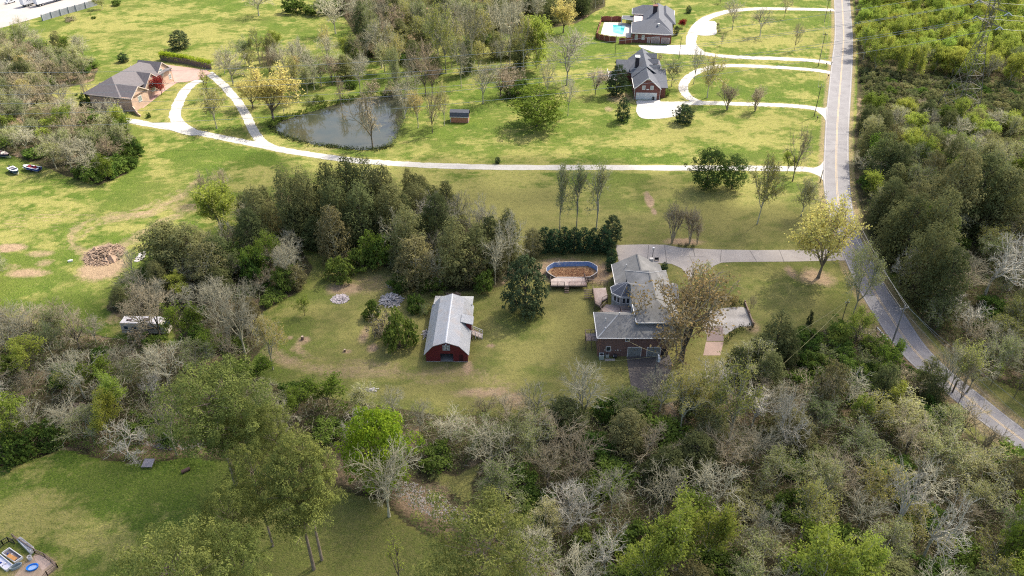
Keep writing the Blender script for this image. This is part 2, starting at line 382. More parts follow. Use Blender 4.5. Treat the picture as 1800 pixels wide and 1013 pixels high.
Qd = np.stack([idx[:-1, :-1], idx[:-1, 1:], idx[1:, 1:], idx[1:, :-1]], -1).reshape(-1, 4)
m, n, L, b = nodes('grass_ground')
at = n.new('ShaderNodeAttribute'); at.attribute_name = 'cover'; sp = n.new('ShaderNodeSeparateColor'); L.new(at.outputs['Color'], sp.inputs[0])
co = objc(n)
fine = noise(n, L, 1.1, 6, .75, co); mid = noise(n, L, .22, 5, .65, co, .6); tiny = noise(n, L, 4.5, 2, .6, co, 0, (.6, 1.3, 1))
lush = mixc(n, L, ramp(n, L, mid, .35, .65), (.080,.138,.016), (.145,.205,.028))
lush = mixc(n, L, ramp(n, L, tiny, .35, .7), lush, (.048,.075,.016))
dryc = mixc(n, L, ramp(n, L, fine, .3, .7), (.22,.23,.055), (.31,.27,.10))
dfac = mth(n, L, 'ADD', sp.outputs[0], mth(n, L, 'MULTIPLY', mth(n, L, 'SUBTRACT', fine, .5), 1.3))
grs = mixc(n, L, ramp(n, L, dfac, .2, .85), lush, dryc)
spk = noise(n, L, .85, 8, .85, co, .4, (.8, 1.25, 1)); spk2 = noise(n, L, 2.2, 5, .8, co, .8, (1.2, .8, 1))
grs = mixc(n, L, ramp(n, L, spk, .50, .66, 0, .62), grs, (.045,.075,.016))
grs = mixc(n, L, ramp(n, L, spk2, .52, .68, 0, .55), grs, (.30,.29,.10))
grs = mixc(n, L, ramp(n, L, noise(n, L, .045, 3, .5, co), .4, .65, .0, .3), grs, (.17,.165,.05))
inv = mth(n, L, 'SUBTRACT', 1., at.outputs['Alpha'])
grs = mixc(n, L, mth(n, L, 'MULTIPLY', inv, ramp(n, L, spk, .3, .6, .35, .85)), grs, mixc(n, L, ramp(n, L, fine, .4, .6), (.20,.175,.07), (.135,.135,.045)))  # dull brown mixed in by that mask, shade as grass colour
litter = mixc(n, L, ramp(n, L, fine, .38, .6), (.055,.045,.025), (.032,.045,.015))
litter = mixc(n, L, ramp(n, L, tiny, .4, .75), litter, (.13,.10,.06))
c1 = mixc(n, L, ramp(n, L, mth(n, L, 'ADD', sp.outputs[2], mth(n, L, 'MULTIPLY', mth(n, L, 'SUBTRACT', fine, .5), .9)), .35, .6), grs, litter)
soil = mixc(n, L, ramp(n, L, spk, .35, .65), (.40,.29,.185), (.22,.155,.10))
c2 = mixc(n, L, ramp(n, L, mth(n, L, 'ADD', sp.outputs[1], mth(n, L, 'MULTIPLY', mth(n, L, 'SUBTRACT', fine, .5), 1.0)), .28, .75), c1, soil)
L.new(c2, b.inputs['Base Color']); b.inputs['Roughness'].default_value = 1; b.inputs['Specular IOR Level'].default_value = .05
bump(n, L, b, mth(n, L, 'ADD', tiny, mth(n, L, 'MULTIPLY', fine, .8)), .9, .35)
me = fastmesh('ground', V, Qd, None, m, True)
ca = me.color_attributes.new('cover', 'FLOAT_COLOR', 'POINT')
ca.data.foreach_set('color', np.stack([dry_shade, dirt, wood, 1-shade_brown], -1).reshape(-1).astype(np.float32))
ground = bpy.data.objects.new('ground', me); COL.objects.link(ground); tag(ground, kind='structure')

# ------------------------------------------------------------ water
m, n, L, b = nodes('pond_water'); co = objc(n)
L.new(mixc(n, L, ramp(n, L, noise(n, L, .12, 4, .6, co), .4, .65), (.035,.04,.026), (.055,.052,.03)), b.inputs['Base Color'])
b.inputs['Roughness'].default_value = .03; b.inputs['IOR'].default_value = 1.33; b.inputs['Specular IOR Level'].default_value = .85
bump(n, L, b, noise(n, L, 1.6, 3, .5, co), .06, .05)
xs = [p[0] for p in pondW]; ys = [p[1] for p in pondW]; cx0, cy0 = sum(xs)/len(xs), sum(ys)/len(ys)
tag(MB().poly([(cx0+(x-cx0)*1.01, cy0+(y-cy0)*1.01, -.3) for x, y in pondW]).build('pond_water', m), kind='structure')
CRK = m

# ------------------------------------------------------------ roads and driveways
def strip(pts, wd, z, k=8, w2=None):
    c = smoothline(pts, k); mb = MB(); Lp = []; Rp = []
    ii = np.arange(len(c)); jn = np.stack([fnoise(ii*1., ii*0.+z*900, 3., 3), fnoise(ii*1., ii*0.+z*900+50, 3., 5)])
    for i, (x, y) in enumerate(c):
        a = c[max(i-1, 0)]; b2 = c[min(i+1, len(c)-1)]; dx, dy = b2[0]-a[0], b2[1]-a[1]; l = math.hypot(dx, dy) or 1
        ww = wd/2+.75*(jn[0, i]-.5) if w2 is None else w2; wv_ = wd/2+.75*(jn[1, i]-.5) if w2 is None else w2
        Lp.append((x-dy/l*ww, y+dx/l*ww, z)); Rp.append((x+dy/l*wv_, y-dx/l*wv_, z))
    mb.v = Lp+Rp; k2 = len(Lp); mb.f = [[i+1, i, k2+i, k2+i+1] for i in range(k2-1)]
    return mb
def surf(name, ca, cb, cc, sc=.5, rough=.9, cracks=0):
    m, n, L, b = nodes(name); co = objc(n)
    f = noise(n, L, sc, 6, .65, co, .3); g = noise(n, L, 5, 3, .6, co); h = noise(n, L, .09, 3, .5, co)
    col = mixc(n, L, ramp(n, L, f, .35, .65), ca, cb); col = mixc(n, L, ramp(n, L, g, .45, .75, 0, .6), col, cc)
    col = mixc(n, L, ramp(n, L, h, .45, .7, 0, .35), col, cb)
    if cracks:
        v = n.new('ShaderNodeTexVoronoi'); v.feature = 'DISTANCE_TO_EDGE'; v.inputs['Scale'].default_value = cracks; L.new(co, v.inputs['Vector'])
        col = mixc(n, L, ramp(n, L, v.outputs['Distance'], 0, .015, .22, 0), col, tuple(x*.35 for x in cb))
    L.new(col, b.inputs['Base Color']); b.inputs['Roughness'].default_value = rough; b.inputs['Specular IOR Level'].default_value = .2
    bump(n, L, b, g, .3, .05); return m
asph = surf('worn_asphalt', (.235,.225,.228), (.185,.175,.18), (.15,.143,.148), .3, .9, .09)
grav = surf('white_gravel', (.45,.43,.395), (.36,.34,.305), (.26,.24,.20), .9)
conc = surf('old_concrete', (.36,.325,.29), (.28,.25,.225), (.21,.19,.175), .35)
concd = surf('stained_concrete', (.125,.11,.10), (.085,.073,.068), (.065,.058,.052), .3)
concl = surf('pale_concrete', (.50,.485,.46), (.42,.40,.375), (.34,.32,.30), .4)
pink = surf('brick_paving', (.40,.26,.22), (.33,.21,.18), (.25,.17,.15), .5)
hwy = surf('highway_concrete', (.38,.35,.33), (.31,.28,.26), (.25,.22,.20), .08)
L_ = smoothline(W(ROADL), 6); R_ = smoothline(W(ROADR), 6)
mb = MB(); mb.v = [(x, y, .05) for x, y in L_]+[(x, y, .05) for x, y in R_]; k = len(L_); mb.f = [[i, k+i, k+i+1, i+1] for i in range(k-1)]
tag(mb.build('road', asph), kind='structure')
mid_ = [((a[0]+b[0])/2, (a[1]+b[1])/2) for a, b in zip(L_, R_)]
ylw = mat('worn_yellow_paint', (.52,.36,.17), (.36,.30,.22), 1.2); wht = mat('worn_white_paint', (.40,.385,.37), (.28,.265,.255), .8)
mk = MB()
for off in (-.16, .16):
    s_ = strip(mid_[::3], .12, .058, 3, .06); 
    s_.v = [(x+off, y, z) for x, y, z in s_.v]; kk = len(mk.v); mk.v += s_.v; mk.f += [[i+kk for i in q] for q in s_.f]
tag(mk.build('road_centre_line', ylw), kind='structure')
for nm_, A, B in (('road_edge_line', L_, R_),):
    mk = MB()
    for P0, P1 in ((L_, R_), (R_, L_)):
        c = [(a[0]+(b2[0]-a[0])*.045, a[1]+(b2[1]-a[1])*.045) for a, b2 in zip(P0, P1)][::3]
        s_ = strip(c, .1, .058, 3, .05); kk = len(mk.v); mk.v += s_.v; mk.f += [[i+kk for i in q] for q in s_.f]
    for f in mk.f: pass
    tag(mk.build(nm_, wht), kind='structure')
zz = .02
for k, (p, wd) in DRIVES.items():
    zz += .005
    tag(strip(W(p), wd, zz, 26).build('gravel_driveway', grav), kind='structure')
def flat(name, px, m, z):
    return tag(MB().poly([(x, y, z) for x, y in (smoothline(W(px)+[W(px)[0]], 1))[:-1]]).build(name, m), kind='structure')
def flatc(name, px, m, z, k=5):
    w_ = smoothline(W(px)+[W(px)[0]], k)[:-1]; return tag(MB().poly([(x, y, z) for x, y in w_]).build(name, m), kind='structure')
flatc('gravel_parking', [(1118,196),(1122,184),(1145,181),(1185,182),(1198,190),(1192,203),(1160,209),(1128,208)], grav, .062)
flatc('gravel_parking', [(1222,40),(1256,38),(1259,50),(1257,61),(1228,62),(1218,50)], concl, .066)
flat('garage_apron', [(1122,79.5),(1180,80),(1218,79),(1232,88),(1240,97),(1190,96),(1150,93),(1124,83)], concl, .070)
flat('garage_apron', [(1118,178),(1160,176),(1162,184),(1120,186)], concl, .074)
flatc('gravel_parking', [(300,216),(318,212),(330,226),(352,236),(330,238),(290,226),(262,218)], grav, .078)
flatc('driveway_mouth', [(1420,297.5),(1440,292),(1450,283),(1450,318),(1440,310),(1420,301.5)], grav, .034)
flatc('driveway_mouth', [(1432,188),(1450,190),(1455,186),(1453,214),(1447,205),(1436,196)], grav, .046)
flat('brick_court', [(290,114),(330,119),(363,124),(371,129),(352,139.5),(330,144),(307,146),(299,124)], pink, .082)
flat('brick_path', [(303,143),(312,145),(290,160),(270,176),(252,190),(243,187),(262,172),(284,155)], pink, .014)
flat('concrete_driveway', [(1082,431),(1130,430),(1168,430.5),(1200,436),(1260,439),(1330,440),(1396,439.5),(1480,438),(1490,458),(1396,460),(1290,461),(1268,462),(1254,468),(1246,478),(1243,496),(1212,496),(1208,484),(1198,472),(1180,464),(1160,463),(1088,463)], conc, .03)
flatc('concrete_turnaround', [(1250,546),(1282,541),(1308,541),(1316,556),(1322,572),(1300,575),(1284,583),(1272,590),(1245,590),(1235,565)], surf('pale_patchy_concrete', (.40,.375,.35), (.26,.24,.22), (.18,.165,.15), .35), .036)
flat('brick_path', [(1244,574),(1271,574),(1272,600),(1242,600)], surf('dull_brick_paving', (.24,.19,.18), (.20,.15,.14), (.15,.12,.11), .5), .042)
flat('brick_path', [(1241,601),(1272,601),(1266,625),(1236,625)], surf('worn_brick_paving', (.38,.27,.22), (.30,.22,.18), (.22,.17,.14), .5), .012)
flat('lower_driveway', [(1101,624),(1176,624),(1182,640),(1176,660),(1150,696),(1112,696),(1106,660)], concd, .03)
# joints across the concrete drive
mk = MB()
for a, b2 in (((1140,431),(1138,462)),((1168,431),(1172,462)),((1218,437),(1222,452)),((1268,440),(1266,461)),((1318,440.5),(1330,460)),((1196,452),(1240,452)),((1370,440),(1378,460)),((1101,643),(1180,643)),((1138,625),(1132,690))):
    p, q = G(*a), G(*b2); mk.bar((*p, .052), (*q, .052), .10, .012)
tag(mk.build('concrete_joint', mat('joint_tar', (.12,.11,.10))), kind='structure')
# highway in the far corner
hl = [(-200,110),(-60,66),(0,50),(70,30),(140,10),(190,-5),(260,-25)]
w1 = W(hl); hw = [(x, y, .03) for x, y in w1]+[(x-26, y+58, .03) for x, y in reversed(w1)]
tag(MB().poly(hw).build('highway', hwy), kind='structure')
mk = MB()
dx_, dy_ = w1[4][0]-w1[2][0], w1[4][1]-w1[2][1]; ll = math.hypot(dx_, dy_); ux, uy = dx_/ll, dy_/ll
for off, dash in ((3.2, 0), (7.0, 1), (10.8, 1), (14.5, 0)):
    for i in range(-8, 10):
        s0 = i*12.; s1 = s0+(12 if not dash else 4)
        a = (w1[2][0]+ux*s0-uy*off, w1[2][1]+uy*s0+ux*off, .045); c = (w1[2][0]+ux*s1-uy*off, w1[2][1]+uy*s1+ux*off, .045)
        mk.bar(a, c, .2, .008)
tag(mk.build('highway_lane_line', wht), kind='structure')
# ------------------------------------------------------------ plant builders
def prisms(segs, n=3):
    """segs: array (k,8) p0,p1,r0,r1 -> open prisms"""
    S = np.array(segs, float)
    if len(S) == 0: return np.zeros((0, 3)), np.zeros((0, 4), int)
    p0, p1, r0, r1 = S[:, :3], S[:, 3:6], S[:, 6:7], S[:, 7:8]
    d = p1-p0; d /= np.linalg.norm(d, axis=1, keepdims=True)+1e-9
    ref = np.where(np.abs(d[:, 2:3]) < .9, [[0, 0, 1.]], [[1., 0, 0]])
    a = np.cross(d, ref); a /= np.linalg.norm(a, axis=1, keepdims=True)+1e-9; b = np.cross(d, a)
    rings = []
    for c, r in ((p0, r0), (p1, r1)):
        for i in range(n):
            t = 2*math.pi*i/n; rings.append(c+(a*math.cos(t)+b*math.sin(t))*r)
    V = np.stack(rings, 1).reshape(-1, 3); base = (np.arange(len(S))*2*n)[:, None]
    Q = np.concatenate([base+np.array([[i, (i+1) % n, n+(i+1) % n, n+i]]) for i in range(n)], 0)
    return V, Q
def leaves(C, size, rng, out=None, tone=None, asp=.6, upb=.4):
    """one small rhombic leaf face per centre"""
    k = len(C); nrm = rng.randn(k, 3)
    if out is not None: nrm = nrm*.75+out*.9
    nrm[:, 2] += upb; nrm /= np.linalg.norm(nrm, axis=1, keepdims=True)+1e-9
    a = np.cross(nrm, rng.randn(k, 3)); a /= np.linalg.norm(a, axis=1, keepdims=True)+1e-9; b = np.cross(nrm, a)
    s = size*(.6+.8*rng.rand(k, 1))
    V = np.stack([C-a*s, C-b*s*asp, C+a*s, C+b*s*asp], 1).reshape(-1, 3)
    Q = np.arange(4*k).reshape(-1, 4)
    T = np.repeat(rng.rand(k) if tone is None else np.clip(tone+rng.randn(k)*.15, 0, 1), 4)
    return V, Q, T
def skeleton(rng, H=10., R=4., trunk=.3, forks=3, rise=.55, lv=5, r0=.2, multi=1, wig=.16, child=(2, 3), dec=.74, droop=0., side=True):
    segs = []; tips = []
    def grow(p, d, ln, r, level):
        ns = 3 if level < 3 else 2; q = p
        for i in range(ns):
            d = d+rng.randn(3)*wig; d[2] += (.06*rise if level < lv-1 else -.02)-droop*.12*level; d = d/np.linalg.norm(d)
            e = q+d*ln/ns; ra = r*(1-.35*i/ns); rb = r*(1-.35*(i+1)/ns)
            segs.append((*q, *e, ra, rb, level)); q = e
            if side and 0 < level < lv and i < ns-1 and rng.rand() < .75:
                grow(q, turn(d, .7+.4*rng.rand()), ln*.55, rb*.5, level+2 if level+2 <= lv else lv)
        if level >= lv: tips.append(q); return
        for c in range(rng.randint(child[0], child[1]+1)):
            grow(q, turn(d, .35+.45*rng.rand()), ln*dec*(.8+.4*rng.rand()), r*.62, level+1)
    def turn(d, ang):
        a = np.cross(d, rng.randn(3)); a /= np.linalg.norm(a)+1e-9
        v = d*math.cos(ang)+a*math.sin(ang); v[2] += .12*rise; return v/np.linalg.norm(v)
    for mstem in range(multi):
        d = np.array([0, 0, 1.])+(rng.randn(3)*.05 if multi == 1 else np.array([math.cos(mstem*2.4)*.32, math.sin(mstem*2.4)*.32, 0]))
        d /= np.linalg.norm(d); p = np.array([0, 0, -.3]); L0 = H*trunk
        q = p
        for i in range(3):
            e = q+d*(L0+.3)/3; segs.append((*q, *e, r0*(1.25 if i == 0 else 1-.12*i), r0*(1-.12*(i+1)), 0)); q = e; d = d+rng.randn(3)*.04; d /= np.linalg.norm(d)
        for c in range(forks):
            az = 2*math.pi*(c+rng.rand()*.6)/forks; tilt = .35+.5*rng.rand()*(1.2-rise)+ (0 if c else -.25)
            dd = np.array([math.cos(az)*math.sin(tilt), math.sin(az)*math.sin(tilt), math.cos(tilt)])
            grow(q, dd, H*(.28+.05*rng.rand()), r0*.68, 1)
    S = np.array(segs); T = np.array(tips)
    P = S[:, :6].reshape(-1, 3); zt = np.percentile(P[:, 2], 99.7); rt = np.percentile(np.hypot(P[:, 0], P[:, 1]), 97)
    sc = np.array([R/rt, R/rt, H/zt]); S[:, 0:3] *= sc; S[:, 3:6] *= sc; T = T*sc
    return S, T
LIB = {}
def lib_add(kind, trunk, crown): LIB.setdefault(kind, []).append((trunk, crown))
def tree_meshes(kind, S, cut, barkm, twigm=None, leaf=None, leafm=None, twigscale=1., nbig=6):
    big = S[S[:, 8] <= cut]; sm = S[S[:, 8] > cut].copy()
    V, Q = prisms(big[:, :8], nbig); tr = fastmesh(kind+'_trunk', V, Q, None, barkm, True)
    parts = []
    if len(sm) and twigm:
        sm[:, 6:8] *= twigscale; V, Q = prisms(sm[:, :8], 3); parts.append((V, Q, np.full(len(V), .5), 0))
    if leaf: V, Q, T = leaf; parts.append((V, Q, T, 1))
    Vs = []; Qs = []; Ts = []; Ms = []; off = 0
    for V, Q, T, mi in parts:
        Vs.append(V); Qs.append(Q+off); Ts.append(T); Ms.append(np.full(len(Q), mi if (twigm and len(sm)) else 0)); off += len(V)
    cr = fastmesh(kind+'_crown', np.concatenate(Vs), np.concatenate(Qs), np.concatenate(Ts))
    if twigm and len(sm): cr.materials.append(twigm)
    if leaf: cr.materials.append(leafm)
    cr.polygons.foreach_set('material_index', np.concatenate(Ms).astype(np.int32))
    lib_add(kind, tr, cr)
bk_grey = barkmat('grey_bark', (.46,.43,.30), (.28,.26,.17)); bk_white = barkmat('white_bark', (.60,.56,.45), (.40,.37,.28))
bk_brown = barkmat('brown_bark', (.19,.155,.11), (.10,.085,.06)); bk_tan = barkmat('tan_twigs', (.42,.355,.225), (.27,.225,.14))
bk_dark = barkmat('dark_bark', (.11,.095,.075), (.06,.05,.04)); bk_pine = barkmat('pine_bark', (.30,.24,.18), (.15,.12,.09)); bk_mauve = barkmat('mauve_twigs', (.34,.265,.175), (.22,.175,.115))
lf_bud = leafmat('budding_leaf', (.40,.40,.10), (.27,.30,.08), (.42,.34,.11), .4); lf_spring = leafmat('spring_leaf', (.22,.31,.045), (.11,.18,.03), (.30,.33,.06), .4)
lf_bright = leafmat('bright_spring_leaf', (.34,.43,.035), (.20,.31,.028), None, .4, .12); lf_yg = leafmat('yellow_green_leaf', (.42,.455,.085), (.24,.30,.05), (.25,.34,.06), .45)
lf_cedar = leafmat('cedar_leaf', (.165,.19,.072), (.09,.11,.045), (.20,.20,.08), .4); lf_pine = leafmat('pine_needles', (.215,.245,.065), (.125,.16,.045), None, .3, .15)
lf_mag = leafmat('magnolia_leaf', (.085,.115,.05), (.035,.055,.026), None, .1, .15); lf_dark = leafmat('dark_evergreen_leaf', (.045,.085,.035), (.022,.045,.024), None, .15, .15)
lf_green = leafmat('honeysuckle_leaf', (.12,.19,.035), (.055,.10,.024), (.15,.20,.04), .3); lf_gold = leafmat('golden_leaf', (.78,.68,.22), (.52,.49,.15), None, .45, .1)
lf_tan = leafmat('tan_catkin_leaf', (.42,.30,.13), (.26,.20,.08), (.36,.32,.12), .3, .15); lf_white = leafmat('white_blossom', (.62,.55,.44), (.42,.36,.26), None, .3, .1)
lf_red = leafmat('red_maple_leaf', (.30,.035,.04), (.17,.02,.03), None, .3, .1); lf_ivy = leafmat('ivy_leaf', (.075,.10,.035), (.04,.06,.025), None, .2, .15)
lf_grey = leafmat('grey_green_leaf', (.30,.35,.13), (.18,.225,.08), (.34,.33,.13), .4)
lf_brownc = leafmat('bronze_cedar_leaf', (.22,.20,.08), (.12,.115,.05), (.16,.17,.07), .3)

def tipleaf(S, T, rng, lvmin, per, spread, size, frac=1., asp=.6):
    src = S[S[:, 8] >= lvmin][:, 3:6]; C = np.concatenate([src, T]) if len(T) else src
    if frac < 1: C = C[rng.rand(len(C)) < frac]
    base = np.repeat(C, per, 0); tn = np.repeat(rng.rand(len(C)), per)
    return leaves(base+rng.randn(len(base), 3)*spread, size, rng, None, tn, asp)
def bare(kind, seeds, barkm, twigm, H=10, R=4, leafm=None, lf=None, **kw):
    for s in seeds:
        rng = np.random.RandomState(s); S, T = skeleton(rng, H, R, **kw)
        # fine twigs at every outer tip
        k = 2; tb = np.repeat(T, k, 0); dirs = rng.randn(len(tb), 3)*.75; dirs += tb*np.array([.12, .12, .05]); dirs[:, 2] += .35
        dirs /= np.linalg.norm(dirs, axis=1, keepdims=True); ln = (.35+.5*rng.rand(len(tb), 1))
        tw = np.concatenate([tb, tb+dirs*ln, np.full((len(tb), 1), .020), np.full((len(tb), 1), .010), np.full((len(tb), 1), 9)], 1)
        mn = np.choose(np.clip(S[:, 8].astype(int), 0, 5), [.1, .095, .075, .052, .036, .022])[:, None]; S[:, 6:8] = np.maximum(S[:, 6:8], mn); S2 = np.concatenate([S, tw])
        leaf = None
        if lf: leaf = tipleaf(S2, T, rng, *lf)
        tree_meshes(kind, S2, 1, barkm, twigm, leaf, leafm)
bare('bare_grey', (1, 2, 3, 4), bk_grey, bk_grey, forks=4, lv=5, r0=.19, rise=.5)
bare('bare_white', (5, 6, 7), bk_white, bk_white, forks=4, lv=5, r0=.22, rise=.35, wig=.25, trunk=.28)
bare('bare_tan', (8, 9, 10), bk_brown, bk_tan, forks=4, lv=5, r0=.17, rise=.7, trunk=.22)
bare('bare_mauve', (11, 12), bk_brown, bk_mauve, forks=5, lv=5, r0=.17, rise=.7, trunk=.2)
bare('budding', (13, 14, 15, 16), bk_grey, bk_grey, leafm=lf_bud, lf=(4, 2, .22, .13, .8), forks=4, lv=5, r0=.18, rise=.55)
bare('greybud', (17, 18, 19), bk_grey, bk_grey, leafm=lf_grey, lf=(4, 2, .25, .12, .9), forks=4, lv=5, r0=.17, rise=.5)
bare('spring', (20, 21, 22), bk_brown, bk_brown, leafm=lf_spring, lf=(3, 6, .32, .17, 1.), forks=4, lv=4, r0=.17, rise=.55, trunk=.22)
bare('yellowgreen', (23, 24, 25), bk_grey, bk_grey, leafm=lf_yg, lf=(3, 8, .34, .17, 1.), forks=4, lv=4, r0=.16, rise=.65, trunk=.2)
bare('gold', (26, 27), bk_brown, bk_tan, leafm=lf_gold, lf=(4, 3, .28, .15, .8), forks=5, lv=5, r0=.24, rise=.5, trunk=.2)
bare('tanleaf', (28, 29), bk_dark, bk_tan, leafm=lf_tan, lf=(4, 3, .28, .12, .42), forks=5, lv=5, r0=.26, rise=.45, trunk=.18)
bare('poplar', (30, 31, 32), bk_grey, bk_grey, H=14, R=2.2, leafm=lf_grey, lf=(4, 2, .25, .12, .8), forks=3, lv=5, r0=.14, rise=1.1, trunk=.3)
bare('crape', (33, 34), bk_tan, bk_tan, H=6, R=3, forks=2, lv=5, r0=.07, rise=1.1, trunk=.12, multi=5, side=False)
bare('blossom', (35,), bk_brown, bk_tan, H=6, R=3, leafm=lf_white, lf=(3, 4, .28, .12, .9), forks=4, lv=4, r0=.11, rise=.4, trunk=.2)
bare('redmaple', (36,), bk_dark, bk_dark, H=3.5, R=2.2, leafm=lf_red, lf=(2, 10, .25, .14, 1.), forks=4, lv=3, r0=.08, rise=.2, trunk=.25)
bare('sapling', (37, 38), bk_brown, bk_brown, H=7, R=1.8, leafm=lf_yg, lf=(3, 2, .2, .11, .9), forks=2, lv=4, r0=.08, rise=1., trunk=.25)

def clumps(kind, seeds, env, barkm, leafm, H, R, ncl, csize, per, lsize, r0=.2, asp=.5, flat_=.8, trunk_top=.8, limbs=0, asb=.4, core=.5, bare_twigs=0, mind=1.0):
    """crown = leaf clumps spread through an envelope; env(t)->relative radius at height fraction t"""
    for s in seeds:
        rng = np.random.RandomState(s); C = []; O = []; tries_ = 0
        while len(C) < ncl:
            t = rng.rand(); e = env(t)
            if rng.rand() > e**.5*1.05: continue
            rr = e*(core+(1-core)*math.sqrt(rng.rand()))*(1+.2*rng.randn()); az = rng.rand()*2*math.pi
            cand = (rr*R*math.cos(az), rr*R*math.sin(az), t*H); tries_ += 1
            if tries_ < 12*ncl and any((cand[0]-q_[0])**2+(cand[1]-q_[1])**2+((cand[2]-q_[2])*1.2)**2 < (csize*mind)**2 for q_ in C): continue
            C.append(cand); O.append((math.cos(az)*.9, math.sin(az)*.9, .9*t))
        C = np.array(C); O = np.array(O); O /= np.linalg.norm(O, axis=1, keepdims=True)+1e-9
        cs = csize*(.6+.8*rng.rand(len(C), 1))
        B = np.repeat(C, per, 0); d = rng.randn(len(B), 3); d /= np.linalg.norm(d, axis=1, keepdims=True); d[:, 2] *= flat_
        d[:, 2] = np.where(rng.rand(len(d)) < .65, np.abs(d[:, 2]), d[:, 2])
        pos = B+d*np.repeat(cs, per, 0)*(.75+.35*rng.rand(len(B), 1))
        tn = np.repeat(rng.rand(len(C)), per)
        V, Q, T = leaves(pos, lsize, rng, d*1.9+np.repeat(O, per, 0)*.4, tn, asp, asb)
        segs = []; q = np.array([0, 0, -.3])
        for i in range(5):
            e = np.array([rng.randn()*.06*i, rng.randn()*.06*i, H*trunk_top*(i+1)/5]); segs.append((*q, *e, r0*(1-.17*i), r0*(1-.17*(i+1)), 0)); q = e
        lim = C[rng.permutation(len(C))[:limbs or min(len(C), 40)]]
        for c in lim:
            z0 = max(.1*H, c[2]-.55*np.hypot(c[0], c[1])-.3); z0 = min(z0, H*trunk_top*.97)
            segs.append((0, 0, z0, *c, .05+.02*R/4, .02, 1))
        if bare_twigs:
            for c in C[rng.permutation(len(C))[:bare_twigs]]:
                segs.append((*c, *(c*1.0+rng.randn(3)*.4+np.array([0, 0, .6])), .025, .012, 1))
        S = np.array(segs)
        tree_meshes(kind, S, 1, barkm, None, (V, Q, T), leafm)
cone = lambda t: max(0, (1-t)**.8*(.45+.55*min(1, t/.12))) if t > .03 else 0
ovoid = lambda t: math.sqrt(max(0, 1-((t-.45)/.55)**2))*(1-.25*t) if t > .04 else .3
rnd = lambda t: math.sqrt(max(0, 1-((t-.5)/.5)**2))
top = lambda lo: (lambda t: math.sqrt(max(0, 1-((t-(1+lo)/2)/((1-lo)/2))**2)) if t > lo else 0)
clumps('cedar', (41, 42, 43, 44), ovoid, bk_dark, lf_cedar, 10, 3.2, 170, .72, 52, .15, asb=.8, flat_=1.1, core=.35)
clumps('cedarb', (45, 46), ovoid, bk_grey, lf_brownc, 10, 3.4, 150, .7, 50, .15, asb=.8, flat_=1.1, core=.35, bare_twigs=120)
clumps('conecedar', (47, 48), cone, bk_dark, lf_cedar, 9, 2.6, 190, .5, 34, .15, asb=.8, flat_=1.3, core=.6)
clumps('pine', (49, 50, 51, 52), top(.42), bk_pine, lf_pine, 20, 6.0, 165, 1.0, 120, .155, r0=.34, asp=.38, flat_=.62, asb=.7, core=.12, limbs=30)
clumps('magnolia', (53, 54), ovoid, bk_dark, lf_mag, 8, 3.6, 240, .5, 34, .17, asb=.5, asp=.5, core=.7)
clumps('evergreen', (55, 56, 57), ovoid, bk_dark, lf_dark, 7, 2.2, 160, .42, 34, .13, asb=.7, core=.7)
clumps('roundleaf', (58, 59, 60), top(.12), bk_brown, lf_bright, 10, 5.2, 300, .8, 60, .17, asb=.6, core=.2, mind=.8)
clumps('greentree', (61, 62, 63), top(.15), bk_brown, lf_spring, 9, 3.6, 170, .7, 36, .17, asb=.5, core=.4)
lf_mid = leafmat('mid_green_leaf', (.125,.19,.045), (.06,.105,.03), None, .3)
clumps('greenbush', (66, 67), top(.02), bk_brown, lf_mid, 8, 3.6, 190, .6, 44, .15, asb=.6, core=.3)
clumps('dogfennel', (64, 65), lambda t: .9-.5*t, bk_dark, lf_ivy, 2.2, 1.5, 34, .4, 30, .13, asb=.5, core=.3)
def shrubs(kind, seeds, leafm, ncl, per, lsize, twigs=30, twigm=None, H=2.2, R=2., asp=.55, csize=.5):
    """mounded bush, one mesh: leaf clumps on short stems"""
    for s in seeds:
        rng = np.random.RandomState(s); th = rng.rand(ncl)*2*math.pi; ph = np.arccos(rng.rand(ncl)*.95)
        rr = .55+.45*rng.rand(ncl)**.5; lump = 1+.2*np.sin(th*3+s)+.15*rng.randn(ncl)
        C = np.stack([np.sin(ph)*np.cos(th)*R*rr*lump, np.sin(ph)*np.sin(th)*R*rr*lump, np.cos(ph)*H*rr*lump*.9+.15], -1)
        B = np.repeat(C, per, 0); d = rng.randn(len(B), 3); d /= np.linalg.norm(d, axis=1, keepdims=True); d[:, 2] = np.abs(d[:, 2])*.8
        pos = B+d*csize*(.5+.6*rng.rand(len(B), 1)); pos[:, 2] = np.maximum(pos[:, 2], .03)
        V, Q, T = leaves(pos, lsize, rng, d, np.repeat(rng.rand(ncl), per), asp)
        segs = [(0, 0, -.1, *c, .04, .015) for c in C[:max(8, twigs//2)]]
        for c in C[rng.randint(0, ncl, twigs)]: segs.append((*c, *(c+rng.randn(3)*.35+np.array([0, 0, .45])), .02, .01))
        V2, Q2 = prisms(segs, 3)
        me = fastmesh(kind, np.concatenate([V, V2]), np.concatenate([Q, Q2+len(V)]), np.concatenate([T, np.full(len(V2), .5)]))
        me.materials.append(leafm); me.materials.append(twigm or bk_brown)
        me.polygons.foreach_set('material_index', np.concatenate([np.zeros(len(Q)), np.ones(len(Q2))]).astype(np.int32))
        lib_add(kind, None, me)
shrubs('shrub', (71, 72, 73), lf_green, 60, 34, .15)
shrubs('brownshrub', (74, 75), bk_tan, 55, 16, .11, 160, bk_tan)
shrubs('greyshrub', (76, 77), lf_grey, 60, 26, .12, 120, bk_grey)
shrubs('box', (78,), lf_dark, 60, 40, .07, 6, H=2., R=2., csize=.3)
shrubs('goldshrub', (79,), lf_tan, 50, 34, .13, 60)
